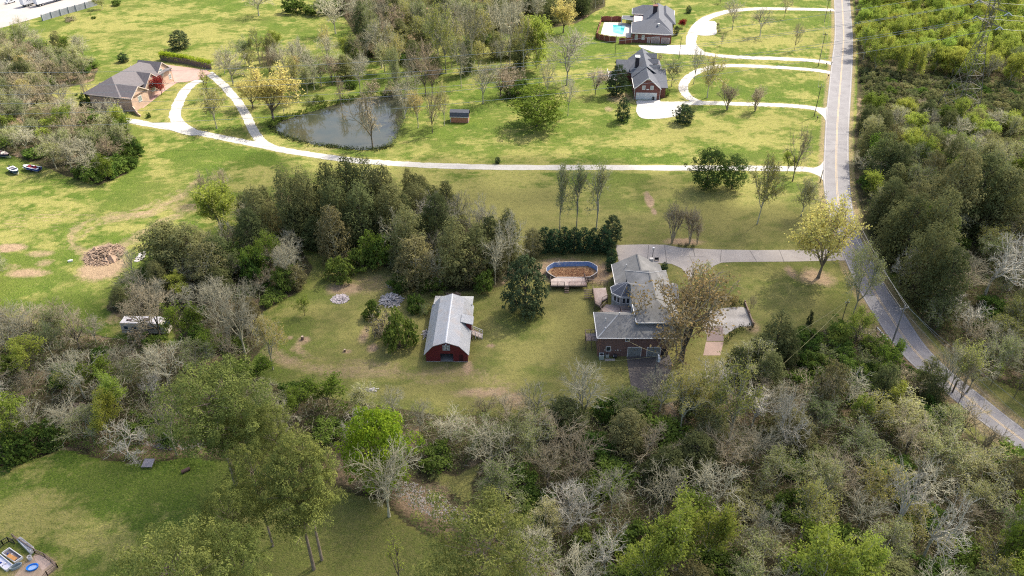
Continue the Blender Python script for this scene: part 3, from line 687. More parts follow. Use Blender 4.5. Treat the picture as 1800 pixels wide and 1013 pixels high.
shrubs('scrub', (80, 81, 82), lf_cedar, 46, 34, .15, 60, bk_tan, H=2.2, R=1.7)
shrubs('scrubb', (83, 84), lf_brownc, 46, 28, .14, 90, bk_tan, H=2., R=1.7)

# name, category, base height, base radius, description used in labels
KIND = {
 'bare_grey': ('bare_tree', 'tree', 10, 4, 'leafless grey-branched tree'), 'bare_white': ('bare_tree', 'tree', 10, 4, 'bare tree with pale whitish limbs'),
 'bare_tan': ('bare_tree', 'tree', 10, 4, 'leafless tree with tan twigs'), 'bare_mauve': ('bare_tree', 'tree', 10, 4, 'leafless tree with pinkish brown twigs'),
 'budding': ('budding_tree', 'tree', 10, 4, 'budding tree with sparse yellow-green leaves'), 'greybud': ('budding_tree', 'tree', 10, 4, 'grey-green tree just coming into leaf'),
 'spring': ('leafy_tree', 'tree', 10, 4, 'tree in fresh green leaf'), 'yellowgreen': ('leafy_tree', 'tree', 10, 4, 'yellow-green leafy tree'),
 'gold': ('golden_tree', 'tree', 10, 4, 'tree with golden yellow young leaves'), 'tanleaf': ('oak_tree', 'tree', 10, 4, 'spreading tree with tan catkins and dark limbs'),
 'poplar': ('slender_tree', 'tree', 14, 2.2, 'tall slender tree in thin grey-green leaf'), 'crape': ('vase_shaped_tree', 'tree', 6, 3, 'vase-shaped bare tree with many thin stems'),
 'blossom': ('blossom_tree', 'tree', 6, 3, 'small tree in whitish blossom'), 'redmaple': ('red_maple', 'tree', 3.5, 2.2, 'small deep red maple'),
 'sapling': ('sapling', 'tree', 7, 1.8, 'thin young tree with few leaves'), 'cedar': ('cedar_tree', 'tree', 10, 3.2, 'dark olive cedar'),
 'cedarb': ('cedar_tree', 'tree', 10, 3.4, 'bronze-brown cedar with bare twigs showing'), 'conecedar': ('cedar_tree', 'tree', 9, 2.6, 'pointed dark cedar'),
 'pine': ('pine_tree', 'tree', 20, 6, 'tall olive-green pine'), 'magnolia': ('magnolia_tree', 'tree', 8, 3.6, 'dense dark broadleaf evergreen'),
 'evergreen': ('evergreen_tree', 'tree', 7, 2.2, 'compact dark green evergreen'), 'roundleaf': ('leafy_tree', 'tree', 10, 5.2, 'dense bright lime-green tree'),
 'greentree': ('leafy_tree', 'tree', 9, 3.6, 'full rounded green tree'), 'greenbush': ('leafy_tree', 'tree', 8, 3.6, 'dense mid-green tree leafy to the ground'), 'dogfennel': ('weed_plant', 'plant', 2.2, 1.5, 'dark ragged upright plant'),
 'shrub': ('shrub', 'shrub', 2.2, 2, 'leafy green bush'), 'brownshrub': ('shrub', 'shrub', 2.2, 2, 'twiggy brown bush'), 'greyshrub': ('shrub', 'shrub', 2.2, 2, 'grey-green twiggy bush'),
 'box': ('boxwood', 'shrub', 2, 2, 'clipped round dark boxwood'), 'goldshrub': ('shrub', 'shrub', 2.2, 2, 'low golden-leaved bush'),
 'scrub': ('scrub_bush', 'shrub', 2.2, 1.7, 'low dark scrub bush'), 'scrubb': ('scrub_bush', 'shrub', 2.2, 1.7, 'low bronze scrub bush'),
}
PLANTS = []; rng0 = random.Random(3)
def plant(kind, x, y, h, r, label=None, lean=(0, 0)):
    nm, cat, H0, R0, desc = KIND[kind]; tr, cr = rng0.choice(LIB[kind])
    if tr is None:
        o = bpy.data.objects.new(nm, cr); COL.objects.link(o)
    else:
        o = bpy.data.objects.new(nm, None); COL.objects.link(o); o.empty_display_size = .5
        for n_, me in (('trunk', tr), ('crown', cr)):
            c = bpy.data.objects.new(n_, me); COL.objects.link(c); c.parent = o
    z = 0.
    d = min(math.hypot(x-cx, y-cy) for cx, cy in creekW[::2])
    if d < 5: z = -1.3*(1-(d/5)**2)
    o.location = (x, y, z); o.rotation_euler = (lean[0], lean[1], rng0.random()*6.283)
    s = r/R0; s2 = s*rng0.uniform(.93, 1.07); o.scale = (s, s2, h/H0); o['category'] = cat
    if label: o['label'] = label
    PLANTS.append((o, kind, x, y, h, r)); return o
def tp(kind, bx, by, ty, wpx, label=None, **k):
    """plant by its photo survey: foot of trunk, row of its top, crown width"""
    h = height_of(bx, by, ty); x, y = G(bx, by); return plant(kind, x, y, h, max(.25, wpx/2/ppm(by)*.97), label, **k)
# ------------------------------------------------------------ single trees and bushes, one by one
T1 = [
# far top left field
('magnolia',318,86,54,34,'dense dark magnolia alone on the bright lawn above the tan brick house'),('evergreen',218,109,93,19,'small round dark evergreen behind the tan brick house roof'),
('bare_grey',455,28,-14,60),('budding',180,16,-4,26),('shrub',205,10,0,16),('shrub',165,33,29,9),('box',122,36,28,12),('brownshrub',124,37,30,20),('sapling',160,31,23,6,'tiny lone seedling on the lawn by the roadside barrier'),
('bare_grey',411,150,86,64),('greybud',395,130,92,36),('sapling',366,175,121,22,'young tree beside the inner edge of the looping driveway'),('budding',381,226,164,62,'yellowish small tree inside the driveway loop'),
('gold',481,213,124,96,'big golden-yellow tree at the left end of the pond'),('gold',445,190,140,50),
('bare_tan',155,184,124,28,'thin leafless tree at the left corner of the tan brick house'),('shrub',152,189,166,24),('redmaple',284,167,139,26,'deep red maple by the front path of the tan brick house'),
('bare_white',208,214,187,30,'small dead whitish tree below the tan brick house'),('spring',228,252,202,34),('shrub',262,207,200,8),
# around and behind the pond
('budding',576,103,44,42),('bare_grey',526,134,70,48),('bare_grey',553,158,96,44),('budding',525,182,104,46),('bare_grey',634,168,95,36),('bare_grey',672,120,38,64,'large leafless tree with a thick pale trunk behind the pond'),
('budding',702,134,62,30),('greybud',697,166,88,26),('budding',784,129,8,58),('bare_grey',828,126,14,52,'tall forked leafless tree on the mown slope above the shed'),('bare_grey',811,155,72,36),('bare_mauve',748,168,76,58),
('bare_grey',896,114,4,50),('bare_grey',868,70,8,38),('bare_grey',849,182,113,60,'leafless tree with a bushy brown head just above the shed'),('bare_mauve',880,170,115,64),('brownshrub',905,168,140,50),
('budding',735,225,165,42),('bare_tan',760,234,160,48),('budding',781,221,146,36,'forked tree touching the left side of the shed'),('bare_tan',655,258,160,84,'large spreading willow leaning out over the pond'),
('cedar',640,72,4,36),('cedar',692,48,-6,36),('cedar',726,52,6,34),('cedar',652,95,40,40),('shrub',520,22,-2,44),('shrub',562,24,0,48),('shrub',600,22,-2,48),('greyshrub',630,24,2,36),
('budding',457,112,52,40),('yellowgreen',483,98,58,34),('cedar',546,148,94,34),('cedar',608,140,98,40),('bare_mauve',585,150,100,44),('bare_grey',500,125,75,44),('cedar',745,92,44,34),('cedar',765,75,20,34),
('brownshrub',690,166,148,34),('brownshrub',655,160,142,26),('greyshrub',547,183,172,24),('shrub',560,180,168,20),('bare_grey',730,150,95,40),
('bare_mauve',760,165,110,40),('spring',610,110,70,36),('bare_grey',590,60,-5,60),('bare_tan',640,120,60,40),('greybud',770,110,30,50),('bare_grey',800,95,0,50),('budding',850,100,20,56),('bare_grey',880,90,0,54),('cedar',905,100,60,36),('cedar',915,118,78,34),
('yellowgreen',944,120,36,66,'yellow-green leafy tree at the right end of the top wood'),('budding',920,125,30,50),('gold',990,58,4,52),('bare_grey',996,150,58,92,'wide leafless tree on the lawn left of the fenced swimming pool'),('bare_grey',960,175,100,40),
('bare_grey',998,204,138,36),('greentree',944,222,156,92,'broad fresh-green bush-like tree on the lawn below the top wood'),('shrub',912,170,140,44),('brownshrub',900,150,118,40),
('cedar',930,30,-4,44),('shrub',972,26,-4,48),('shrub',1012,20,-12,50),('bare_grey',1060,6,-40,50),('bare_tan',1153,20,-14,30),
('bare_grey',712,208,152,44),('bare_grey',722,190,128,46),('bare_tan',600,187,135,36),('greybud',700,170,118,34),('budding',500,205,165,30),
# brick gable house and the roadside lawns
('blossom',1046,168,126,36,'small tree in whitish blossom left of the gabled brick house'),('magnolia',1084,168,115,38,'dark magnolia against the deck of the gabled brick house'),('evergreen',1094,213,172,25,'small dark evergreen below the garage of the gabled brick house'),
('greybud',1180,153,104,36,'grey-green round tree on the right side of the gabled brick house'),('bare_tan',1158,112,94,20),('shrub',1168,168,158,18),('magnolia',1201,216,184,36,'round dark green bush beside the white gravel parking patch'),
('bare_grey',1219,148,86,32),('budding',1243,172,98,56,'green budding tree inside the white driveway bend'),('crape',1278,193,154,38),('crape',1327,196,154,36),
('bare_grey',1287,53,0,36,'leafless tree beside the upper white driveway loop'),('bare_grey',1336,64,16,46,'broad leafless tree in the middle of the oval lawn'),('bare_tan',1378,32,-10,22),('bare_tan',1396,89,38,22,'small leafless tree on the striped lawn near the road poles'),
('bare_tan',1266,6,-12,16),('evergreen',1210,23,10,10,'small dark topiary on the lawn right of the far brick house'),('bare_tan',1268,80,60,10),('spring',1164,42,33,10),('redmaple',1200,49,36,14,'small red maple at the front walk of the far brick house'),('evergreen',1188,62,46,10),
('brownshrub',1262,44,40,5),('brownshrub',1262,50,46,5),('brownshrub',1264,56,52,6),
('bare_tan',1393,319,225,52,'dense-twigged brown tree at the junction of the long driveway and the road'),('spring',1383,305,270,28),('greenbush',1241,332,264,60,'left of two dense green trees on the long driveway'),('greenbush',1286,332,274,44,'right of two dense green trees on the long driveway'),
('budding',1331,394,278,62,'tall slim budding tree on the lawn above the concrete driveway'),('greybud',1408,380,318,56,'grey hazy young tree behind the golden oak'),('gold',1438,488,360,112,'big golden-leaved oak where the concrete driveway meets the road'),
('greybud',1497,558,440,78,'thick-trunked leaning tree at the road edge beside the pole'),
('poplar',984,405,290,38,'left of three tall slender trees behind the dark hedge'),('poplar',1013,403,290,42,'middle of three tall slender trees behind the dark hedge'),('poplar',1048,403,289,48,'right of three tall slender trees behind the dark hedge'),
('magnolia',1074,428,380,36,'tall brownish evergreen at the right end of the dark hedge'),('cedarb',936,450,403,36,'greyish evergreen at the left end of the dark hedge'),
('evergreen',1072,447,422,20,'topmost of three small conifers left of the grey house roof'),('evergreen',1075,462,438,20,'middle one of three small conifers left of the grey house roof'),('evergreen',1072,477,452,18,'lowest of three small conifers left of the grey house roof'),
('evergreen',1167,477,461,13,'single round shrub at the corner of the grey-roofed house'),('crape',1181,428,364,42,'left of two large vase-shaped trees above the concrete driveway'),('crape',1212,428,367,44,'right of two large vase-shaped trees above the concrete driveway'),('crape',1225,430,395,16,'short vase-shaped tree at the right end of the planting bed'),
('box',1195,434,427,9),('box',1206,435,427,9),('box',1217,437,429,8),
('magnolia',923,549,454,72,'large round dark magnolia between the barn and the pool deck'),('bare_grey',893,480,374,66,'thin-trunked sparse tree at the right edge of the cedar grove'),
('evergreen',875,287,276,10,'small dark bush beside the long white driveway'),('cedar',720,345,298,26),('cedar',744,350,310,26),
# cedar grove
('cedar',518,425,298,52),('cedar',548,418,300,50),('cedar',585,402,290,58),('cedar',618,388,280,60),('cedar',650,392,280,58),('cedar',680,398,292,58),('cedar',598,430,320,60),('cedar',640,432,325,66),('cedar',690,430,330,62),
('cedarb',592,462,366,58,'cedar with a pale dead trunk and limbs showing, at the grove edge'),('cedarb',733,502,420,82,'rounded bronze-brown cedar above the barn roof'),('cedar',800,500,388,66),('cedar',838,488,400,62),('bare_white',748,396,342,70,'bare tree with pale limbs rising out of the dark cedars'),
('bare_grey',650,345,290,36),('bare_grey',792,430,360,56),('bare_grey',700,455,370,56),('cedar',770,440,345,62),('cedar',860,460,385,56),('bare_grey',835,430,372,50),('bare_mauve',502,386,330,30,'pinkish dead tree on the sunny left edge of the cedar grove'),
('cedar',462,425,330,54),('cedar',450,455,370,56),('cedar',720,470,370,58),('shrub',668,462,420,60),('shrub',850,510,478,40),('shrub',760,512,488,44),('shrub',600,490,456,50),('shrub',640,470,436,50),
('shrub',700,510,488,40),('spring',655,470,410,46),('bare_grey',870,500,420,50),
('yellowgreen',392,413,334,84,'bright yellow-green tree on the sunny edge left of the cedars'),('bare_tan',362,350,302,52,'left of two hazy tan leafless trees on the sunny field'),('bare_tan',396,340,298,40,'right of two hazy tan leafless trees on the sunny field'),
('cedar',300,470,392,84),('cedar',345,480,398,76),('cedar',390,488,418,64),('cedarb',375,505,430,70),('spring',478,480,418,46),('bare_grey',511,500,430,40),('shrub',455,500,462,50),('shrub',500,510,474,46),('shrub',440,480,440,50),
('bare_grey',237,492,440,34,'small leafless tree right of the brush pile'),('shrub',420,470,430,44),
# round the barn yard
('spring',536,555,526,28,'small round green bush alone in the barn yard'),('shrub',704,610,552,58,'big green bush left of the barn'),('brownshrub',678,592,552,52,'brown twiggy bush beside the big green one left of the barn'),('shrub',655,557,530,34),('shrub',730,545,520,34),('greyshrub',745,552,535,20),
# motorhome corner
('bare_tan',283,596,505,92,'dark-limbed leafless tree standing over the front of the motorhome'),('spring',330,610,540,62,'green leafy tree at the front end of the motorhome'),('bare_grey',400,590,505,100,'broad pale-twigged tree right of the motorhome'),('bare_grey',432,625,520,90),
('bare_tan',140,612,545,90),('bare_grey',50,610,540,80),('greybud',100,600,550,60),('bare_tan',250,545,500,80),('brownshrub',248,600,578,40),('shrub',272,612,592,40),
# bottom left
('roundleaf',672,842,722,124,'bright lime-green full-leaved tree in the creek wood'),
('pine',415,851,652,176,'tall leaning pine with a bare pale trunk at the lawn corner'),('pine',448,850,690,110),('pine',552,1001,800,128,'pine whose pale leaning trunk shows above the lower lawn'),('pine',566,985,770,104),('pine',505,860,722,76),('pine',480,960,790,94),('pine',440,1040,860,96),
('pine',850,1120,902,200,'broad pine crown at the bottom middle of the view'),('pine',360,1150,948,180,'pine crown cut by the bottom edge left of the lawn gap'),('pine',450,1110,930,104),
('bare_grey',309,795,690,80),('bare_white',225,800,745,80,'fallen-looking bare white limbs over the lawn edge'),('bare_grey',684,908,800,112,'gnarled grey tree with drooping limbs above the lower lawn'),('sapling',703,1030,948,40,'dark leaning stem with thin green leaves on the lower lawn'),
('greentree',20,770,690,70),('shrub',30,800,765,70),('shrub',90,770,735,60),('cedarb',470,760,690,70),('bare_grey',150,700,625,90,'pale leafless tree in the middle of the left wood'),('bare_grey',300,680,612,90),
('yellowgreen',190,760,690,60),('yellowgreen',215,720,660,60),
# bottom right wood, the ones that stand out
('yellowgreen',1190,1010,902,110,'bright yellow-green budding tree at the bottom of the creek wood'),('yellowgreen',1240,985,895,80),('yellowgreen',1130,1030,940,90),('yellowgreen',1440,1070,962,110,'lemon-green tree at the bottom edge right of centre'),('yellowgreen',1480,1050,955,90),
('greentree',1795,970,868,70),('greentree',1790,1060,975,70),('greentree',1760,1010,920,50),('budding',1405,950,855,84),('bare_white',1022,940,858,92,'stark white dead tree deep in the creek wood'),('bare_white',1062,1010,925,84),('bare_white',1567,940,830,100),('bare_white',1620,985,870,110,'stark white leafless tree at the lower right of the creek wood'),
('spring',1568,725,672,44,'pointed bright green tree in the wood below the road'),('spring',1503,752,700,44),('budding',1280,780,646,110,'pale yellow budding tree below the garage driveway'),('budding',1195,760,660,90),('budding',1235,745,650,80),
('budding',1668,690,598,62,'yellow-tipped tree at the left side of the road curve'),('bare_grey',1650,700,610,50),('bare_tan',1682,715,640,40),('cedar',1356,640,552,56,'tall dark cedar below the round boxwood row'),('cedar',1330,650,590,56),('cedar',1290,665,612,44),('cedar',1345,690,625,54),('bare_grey',1248,690,640,40),
('cedarb',1450,720,640,60),('cedar',1620,690,630,40),('cedar',1630,715,650,40),('bare_white',1370,790,690,80),
# by the house
('tanleaf',1197,634,478,176,'huge spreading oak covering the front of the grey-roofed house'),('budding',1224,560,468,72,'weeping golden tree behind the huge oak'),('goldshrub',1268,530,514,30),('goldshrub',1288,534,520,22),('goldshrub',1254,524,512,18),
('box',1277,602,592,10),('box',1284,593,583,10),('box',1291,585,575,10),('box',1303,582,570,12),('box',1318,581,568,13),('box',1301,537,526,9),('bare_tan',1318,548,520,18,'small dark stump with bare shoots at the end of the timber wall'),
('dogfennel',1422,570,547,12,'dark spiky plant alone on the lawn near the road'),
('bare_grey',1024,745,655,90,'leafless vase-headed tree in front of the yard grass'),('greybud',1100,740,690,70),('bare_tan',850,740,700,50),('budding',480,650,560,60,'thin grey-green tree at the left end of the yard track'),
('greybud',1200,550,505,30),
# right of the road
('cedar',1540,322,238,56),('cedar',1568,330,255,50),('cedar',1530,290,220,40),('cedar',1550,410,320,60),('cedar',1580,470,348,76),('cedar',1608,530,400,84,'big dark cedar beside the road bend'),('cedar',1650,420,270,80),('cedar',1700,410,275,86),('cedar',1740,420,300,80),('cedar',1560,450,360,60),('cedar',1640,560,440,70),('cedar',1625,480,340,70),
('spring',1655,440,385,34,'slim bright green tree among the dark cedars right of the road'),('bare_white',1590,505,440,56,'whitish bare tree in front of the dark cedars'),('bare_white',1730,520,425,110,'large pale leafless tree at the right edge'),('bare_grey',1560,330,285,60),('bare_white',1770,500,420,80),
('greentree',1675,130,85,60),('yellowgreen',1590,290,235,50),('yellowgreen',1610,300,240,50),('bare_grey',1700,690,610,60),
]
for t in T1: tp(*t)
# the clipped hedge of six evergreens by the old pool
for i in range(7):
    x0 = 957+i*17.; tp('evergreen', x0, 443, 400+(i % 2)*2, 31)

# ------------------------------------------------------------ woods filled tree by tree
EXPL = [(p[2], p[3], p[5]) for p in PLANTS]
roadW = smoothline(W(roadc), 6); rx_ = np.array(roadW)
KEEP = [[(200,550),(310,550),(325,655),(195,655)], [(165,540),(215,540),(220,600),(170,600)], [(610,770),(730,770),(730,870),(610,870)], [(640,830),(840,830),(860,925),(700,925)], [(150,150),(250,190),(300,215),(262,240),(180,226),(140,190)]]
def keepout(x, y):
    px, py = Pnp(x, y)
    for pl in KEEP:
        if inpoly(np.array([px]), np.array([py]), pl)[0]: return True
    return False
def fill(zone_px, sp, kinds, hr, rr, seed, gap=.8, margin=5.2, nmax=400, clear=None):
    """scatter trees at least sp metres apart over a ground outline"""
    r = random.Random(seed); poly = W(zone_px); xs = [p[0] for p in poly]; ys = [p[1] for p in poly]; got = []; tries = 0
    ks = [k for k, w_ in kinds for _ in range(int(w_*20))]
    while tries < 9000 and len(got) < nmax:
        tries += 1; x = r.uniform(min(xs), max(xs)); y = r.uniform(min(ys), max(ys))
        if not inpoly(np.array([x]), np.array([y]), poly)[0]: continue
        if any((x-a)**2+(y-b)**2 < sp*sp for a, b in got): continue
        if any((x-a)**2+(y-b)**2 < (gap*min(c, 4))**2 for a, b, c in EXPL): continue
        if np.min((rx_[:, 0]-x)**2+(rx_[:, 1]-y)**2) < margin**2 or keepout(x, y): continue
        px, py = Pnp(x, y)
        if px < -70 or px > 1870 or py > 1150: continue
        got.append((x, y)); k = r.choice(ks); h = r.uniform(*hr); rd = r.uniform(*rr)
        if KIND[k][1] == 'shrub': h *= .35; rd *= .8
        elif 'cedar' in k: rd *= .8
        plant(k, x, y, h, rd)
    return got
WK = [('bare_grey', .26), ('bare_white', .05), ('bare_tan', .16), ('bare_mauve', .03), ('greybud', .22), ('budding', .08), ('shrub', .26), ('spring', .06), ('greyshrub', .06)]
fill(WOODS['bottom'], 4.9, WK+[('cedar', .08), ('cedarb', .05)], (6, 9.5), (3.2, 5), 1, .7, 4.8)
fill(WOODS['left'], 5.3, WK+[('cedarb', .06)], (5, 8.5), (2.6, 4.2), 2, .7)
fill(WOODS['midleft'], 4.6, [('bare_grey', .35), ('bare_tan', .2), ('cedar', .15), ('shrub', .2), ('spring', .08), ('cedarb', .1)], (4.5, 8), (2.4, 3.8), 3, .7)
fill(WOODS['cedars'], 4.6, [('cedar', .55), ('cedarb', .15), ('bare_grey', .15), ('shrub', .15)], (7, 11), (2.8, 4.2), 4, .55)
fill(WOODS['topleft'], 4.6, [('bare_grey', .3), ('bare_tan', .2), ('bare_mauve', .05), ('greybud', .25), ('shrub', .3), ('spring', .08), ('cedar', .06), ('budding', .08)], (6, 11), (3, 4.8), 5, .7)
fill([(180,258),(236,268),(240,285),(214,308),(176,324),(150,312),(175,290)], 3.2, [('shrub', 1.)], (9, 13), (2.6, 3.6), 15, .3)
fill(WOODS['topmid'], 7.5, [('bare_grey', .35), ('budding', .2), ('bare_mauve', .15), ('cedar', .2), ('greybud', .2)], (9, 15), (3.5, 5.5), 6, .8)
fill([(430,110),(520,110),(600,110),(660,100),(740,100),(850,60),(900,110),(860,130),(740,135),(640,150),(560,165),(500,170),(440,130)], 8., [('bare_grey', .3), ('budding', .2), ('bare_mauve', .15), ('cedar', .2), ('greybud', .2), ('shrub', .1)], (7, 12), (3, 4.6), 16, .7)
fill(WOODS['roadside'], 3.4, [('shrub', .8), ('brownshrub', .15), ('spring', .12), ('greyshrub', .1), ('cedar', .06)], (6, 9), (2.6, 3.8), 7, .5, 5.4)
# right of the road, from far to near
fill([(1510,-12),(1514,60),(1516,130),(1600,140),(1640,135),(1720,150),(1850,150),(1850,-12)], 5.3, [('yellowgreen', .75), ('spring', .15), ('bare_grey', .08), ('greybud', .07)], (7, 12), (3., 4.6), 8, .7, 6, 300)
fill([(1516,118),(1600,138),(1720,150),(1850,152),(1850,225),(1700,215),(1600,210),(1530,205)], 3.0, [('scrub', .6), ('scrubb', .22), ('shrub', .1), ('goldshrub', .04), ('brownshrub', .08)], (4.5, 7.5), (2.0, 3.0), 9, .5, 7, 260)
fill([(1518,205),(1600,212),(1700,218),(1850,228),(1850,300),(1700,290),(1600,280),(1514,270)], 4.8, [('yellowgreen', .3), ('spring', .15), ('cedar', .2), ('greybud', .15), ('bare_grey', .15), ('shrub', .1)], (5, 9), (2.8, 4.2), 10, .6, 6.5)
fill([(1514,270),(1600,280),(1700,290),(1850,300),(1850,440),(1700,430),(1600,440),(1540,420),(1520,380)], 5., [('cedar', .26), ('cedarb', .14), ('bare_grey', .18), ('greybud', .22), ('spring', .12), ('shrub', .14)], (7, 12), (3, 4.6), 11, .6, 6.5)
fill([(1570,440),(1700,432),(1850,440),(1850,740),(1790,690),(1700,630),(1640,570),(1600,500)], 4.9, [('bare_grey', .25), ('bare_white', .14), ('bare_tan', .16), ('greybud', .25), ('shrub', .16), ('cedar', .1), ('budding', .06)], (6, 9.5), (3, 4.6), 12, .6, 6.5)
fill([(1700,640),(1840,740),(1850,770),(1740,700)], 4., [('sapling', 1.)], (5, 7), (1., 1.6), 13, .6, 6)
fill([(-60,470),(4,470),(6,520),(-10,560),(-60,560)], 4.5, [('cedar', .5), ('greybud', .5)], (5, 8), (2.5, 3.5), 14)
print('plants', len(PLANTS))

# ------------------------------------------------------------ ground cover nobody could count
lf_under = leafmat('undergrowth_leaf', (.16,.22,.055), (.08,.125,.034), None, .4)
def cover(name, zones, per_m2, size, zr, m, seed, label=None, upb=.5, asp=.5, clump=6, sp=.35, margin=4.6, pix=None):
    rng = np.random.RandomState(seed); Cs = []
    for zpx in zones:
        poly = W(zpx); xs = [p[0] for p in poly]; ys = [p[1] for p in poly]; A = (max(xs)-min(xs))*(max(ys)-min(ys))
        n = int(A*per_m2/clump); X = rng.uniform(min(xs), max(xs), n); Y = rng.uniform(min(ys), max(ys), n)
        keep = inpoly(X, Y, poly); px, py = Pnp(X, Y); keep &= (px > -30) & (px < 1830) & (py < 1060)
        keep &= fnoise(X, Y, 7, seed+3) > .36
        X, Y = X[keep], Y[keep]; dr = segdist(X, Y, roadW); k2 = dr > margin; X, Y = X[k2], Y[k2]
        dcr = segdist(X, Y, creekW); zb = np.where(dcr < 5, -1.5*(1-(dcr/5)**2), 0); k3 = (dcr > 1.2) | (rng.rand(len(X)) < .5); X, Y, zb = X[k3], Y[k3], zb[k3]
        h = zr*(.25+.75*fnoise(X, Y, 4, seed+9))*(.3+.7*rng.rand(len(X)))
        Cs.append(np.stack([X, Y, zb+h], -1))
    C = np.concatenate(Cs); B = np.repeat(C, clump, 0); tn = np.repeat(rng.rand(len(C)), clump)
    d = rng.randn(len(B), 3)*np.array([sp, sp, sp*.6]); pos = B+d; pos[:, 2] = np.maximum(pos[:, 2], B[:, 2]*.2+.02)
    V_, Q_, T_ = leaves(pos, size, rng, None, tn, asp, upb)
    o = bpy.data.objects.new(name, fastmesh(name, V_, Q_, T_, m)); COL.objects.link(o)
    tag(o, kind='stuff'); 
    if label: tag(o, label)
    return o
def twigs(name, zones, per_m2, m, seed, ln=1.1, r=.022, label=None, flatness=.5):
    rng = np.random.RandomState(seed); Ss = []
    for zpx in zones:
        poly = W(zpx); xs = [p[0] for p in poly]; ys = [p[1] for p in poly]; A = (max(xs)-min(xs))*(max(ys)-min(ys)); n = int(A*per_m2)
        X = rng.uniform(min(xs), max(xs), n); Y = rng.uniform(min(ys), max(ys), n); keep = inpoly(X, Y, poly); px, py = Pnp(X, Y)
        keep &= (px > -30) & (px < 1830) & (py < 1060); X, Y = X[keep], Y[keep]; k2 = segdist(X, Y, roadW) > 5; X, Y = X[k2], Y[k2]
        z = rng.rand(len(X))*1.1; d = rng.randn(len(X), 3); d[:, 2] = np.abs(d[:, 2])*flatness; d /= np.linalg.norm(d, axis=1, keepdims=True); l = ln*(.4+rng.rand(len(X), 1))
        p = np.stack([X, Y, z], -1); Ss.append(np.concatenate([p, p+d*l, np.full((len(X), 1), r), np.full((len(X), 1), r*.5)], 1))
    V_, Q_ = prisms(np.concatenate(Ss), 3); o = bpy.data.objects.new(name, fastmesh(name, V_, Q_, np.full(len(V_), .5), m)); COL.objects.link(o)
    return tag(o, label, kind='stuff')
nearw = [WOODS['bottom'], WOODS['left'], WOODS['midleft'], WOODS['roadside']]
cover('undergrowth', nearw, 8., .16, 1.6, lf_under, 1, 'low green undergrowth between the trees of the near woods')
cover('undergrowth', nearw, 4., .13, 1.2, lf_grey, 2, 'pale grey-green weeds and vines between the trees of the near woods')
twigs('fallen_brush', nearw, 2.2, bk_tan, 3, label='tan twigs and brush lying under the near woods')
twigs('fallen_brush', nearw, .8, bk_grey, 4, 1.8, .035, 'grey fallen branches under the near woods')
farw = [WOODS['right']]
cover('undergrowth', farw, 5., .2, 1.7, lf_under, 5, 'green undergrowth filling the wood right of the road', margin=6)
cover('undergrowth', farw, 2.4, .2, 1.4, lf_cedar, 6, 'dark low growth in the wood right of the road', margin=6)
twigs('fallen_brush', farw, .7, bk_tan, 7, 1.3, .035, 'tan brush in the wood right of the road')
cover('undergrowth', [WOODS['topleft'], WOODS['cedars'], WOODS['topmid']], 3.5, .19, 1.4, lf_green, 8, 'green undergrowth under the far groves')
twigs('fallen_brush', [WOODS['topleft'], WOODS['cedars']], 1.2, bk_tan, 9, 1.3, .03, 'tan brush under the far groves')
# rim of weeds round the pond and the yard edge
def rim(name, line, wd, n, size, m, seed, label, zh=.5):
    rng = np.random.RandomState(seed); c = np.array(smoothline(line, 10)); i = rng.randint(0, len(c)-1, n); t = rng.rand(n, 1)
    p = c[i]*(1-t)+c[i+1]*t+rng.randn(n, 2)*wd; C = np.concatenate([p, (rng.rand(n, 1)*zh)], 1); B = np.repeat(C, 8, 0)+rng.randn(n*8, 3)*np.array([.3, .3, .15])
    B[:, 2] = np.maximum(B[:, 2], .03); V_, Q_, T_ = leaves(B, size, rng, None, np.repeat(rng.rand(n), 8))
    o = bpy.data.objects.new(name, fastmesh(name, V_, Q_, T_, m)); COL.objects.link(o); return tag(o, label, kind='stuff')
pr = [(cx0+(x-cx0)*1.02, cy0+(y-cy0)*1.02) for x, y in pondW]
rim('bank_weeds', pr[:9], .8, 420, .2, lf_green, 20, 'green weeds along the far bank of the pond', .9)
rim('bank_weeds', pr[14:]+[pr[0]], .6, 420, .17, lf_ivy, 21, 'dark green weeds along the near bank of the pond')
rim('bank_weeds', pr[8:15], .9, 260, .16, lf_grey, 24, 'pale reeds and weeds along the right bank of the pond', 1.1)
rim('creek_weeds', W(CREEK[:9]), 2.2, 900, .13, lf_under, 25, 'green weeds hanging over the left stretch of the creek', 1.0)
rim('creek_weeds', W(CREEK[8:]), 2.4, 600, .13, lf_grey, 26, 'grey brush over the right stretch of the creek', 1.1)
rim('lawn_edge_weeds', W([(-20,815),(40,800),(110,775),(170,782),(240,800),(300,812),(380,815)]), 1.2, 500, .12, lf_green, 22, 'weeds along the top edge of the lower left lawn')
rim('lawn_edge_weeds', W([(760,745),(830,735),(900,728),(980,722),(1100,716)]), 1.6, 600, .11, lf_grey, 23, 'grey weeds along the lower edge of the barn yard')
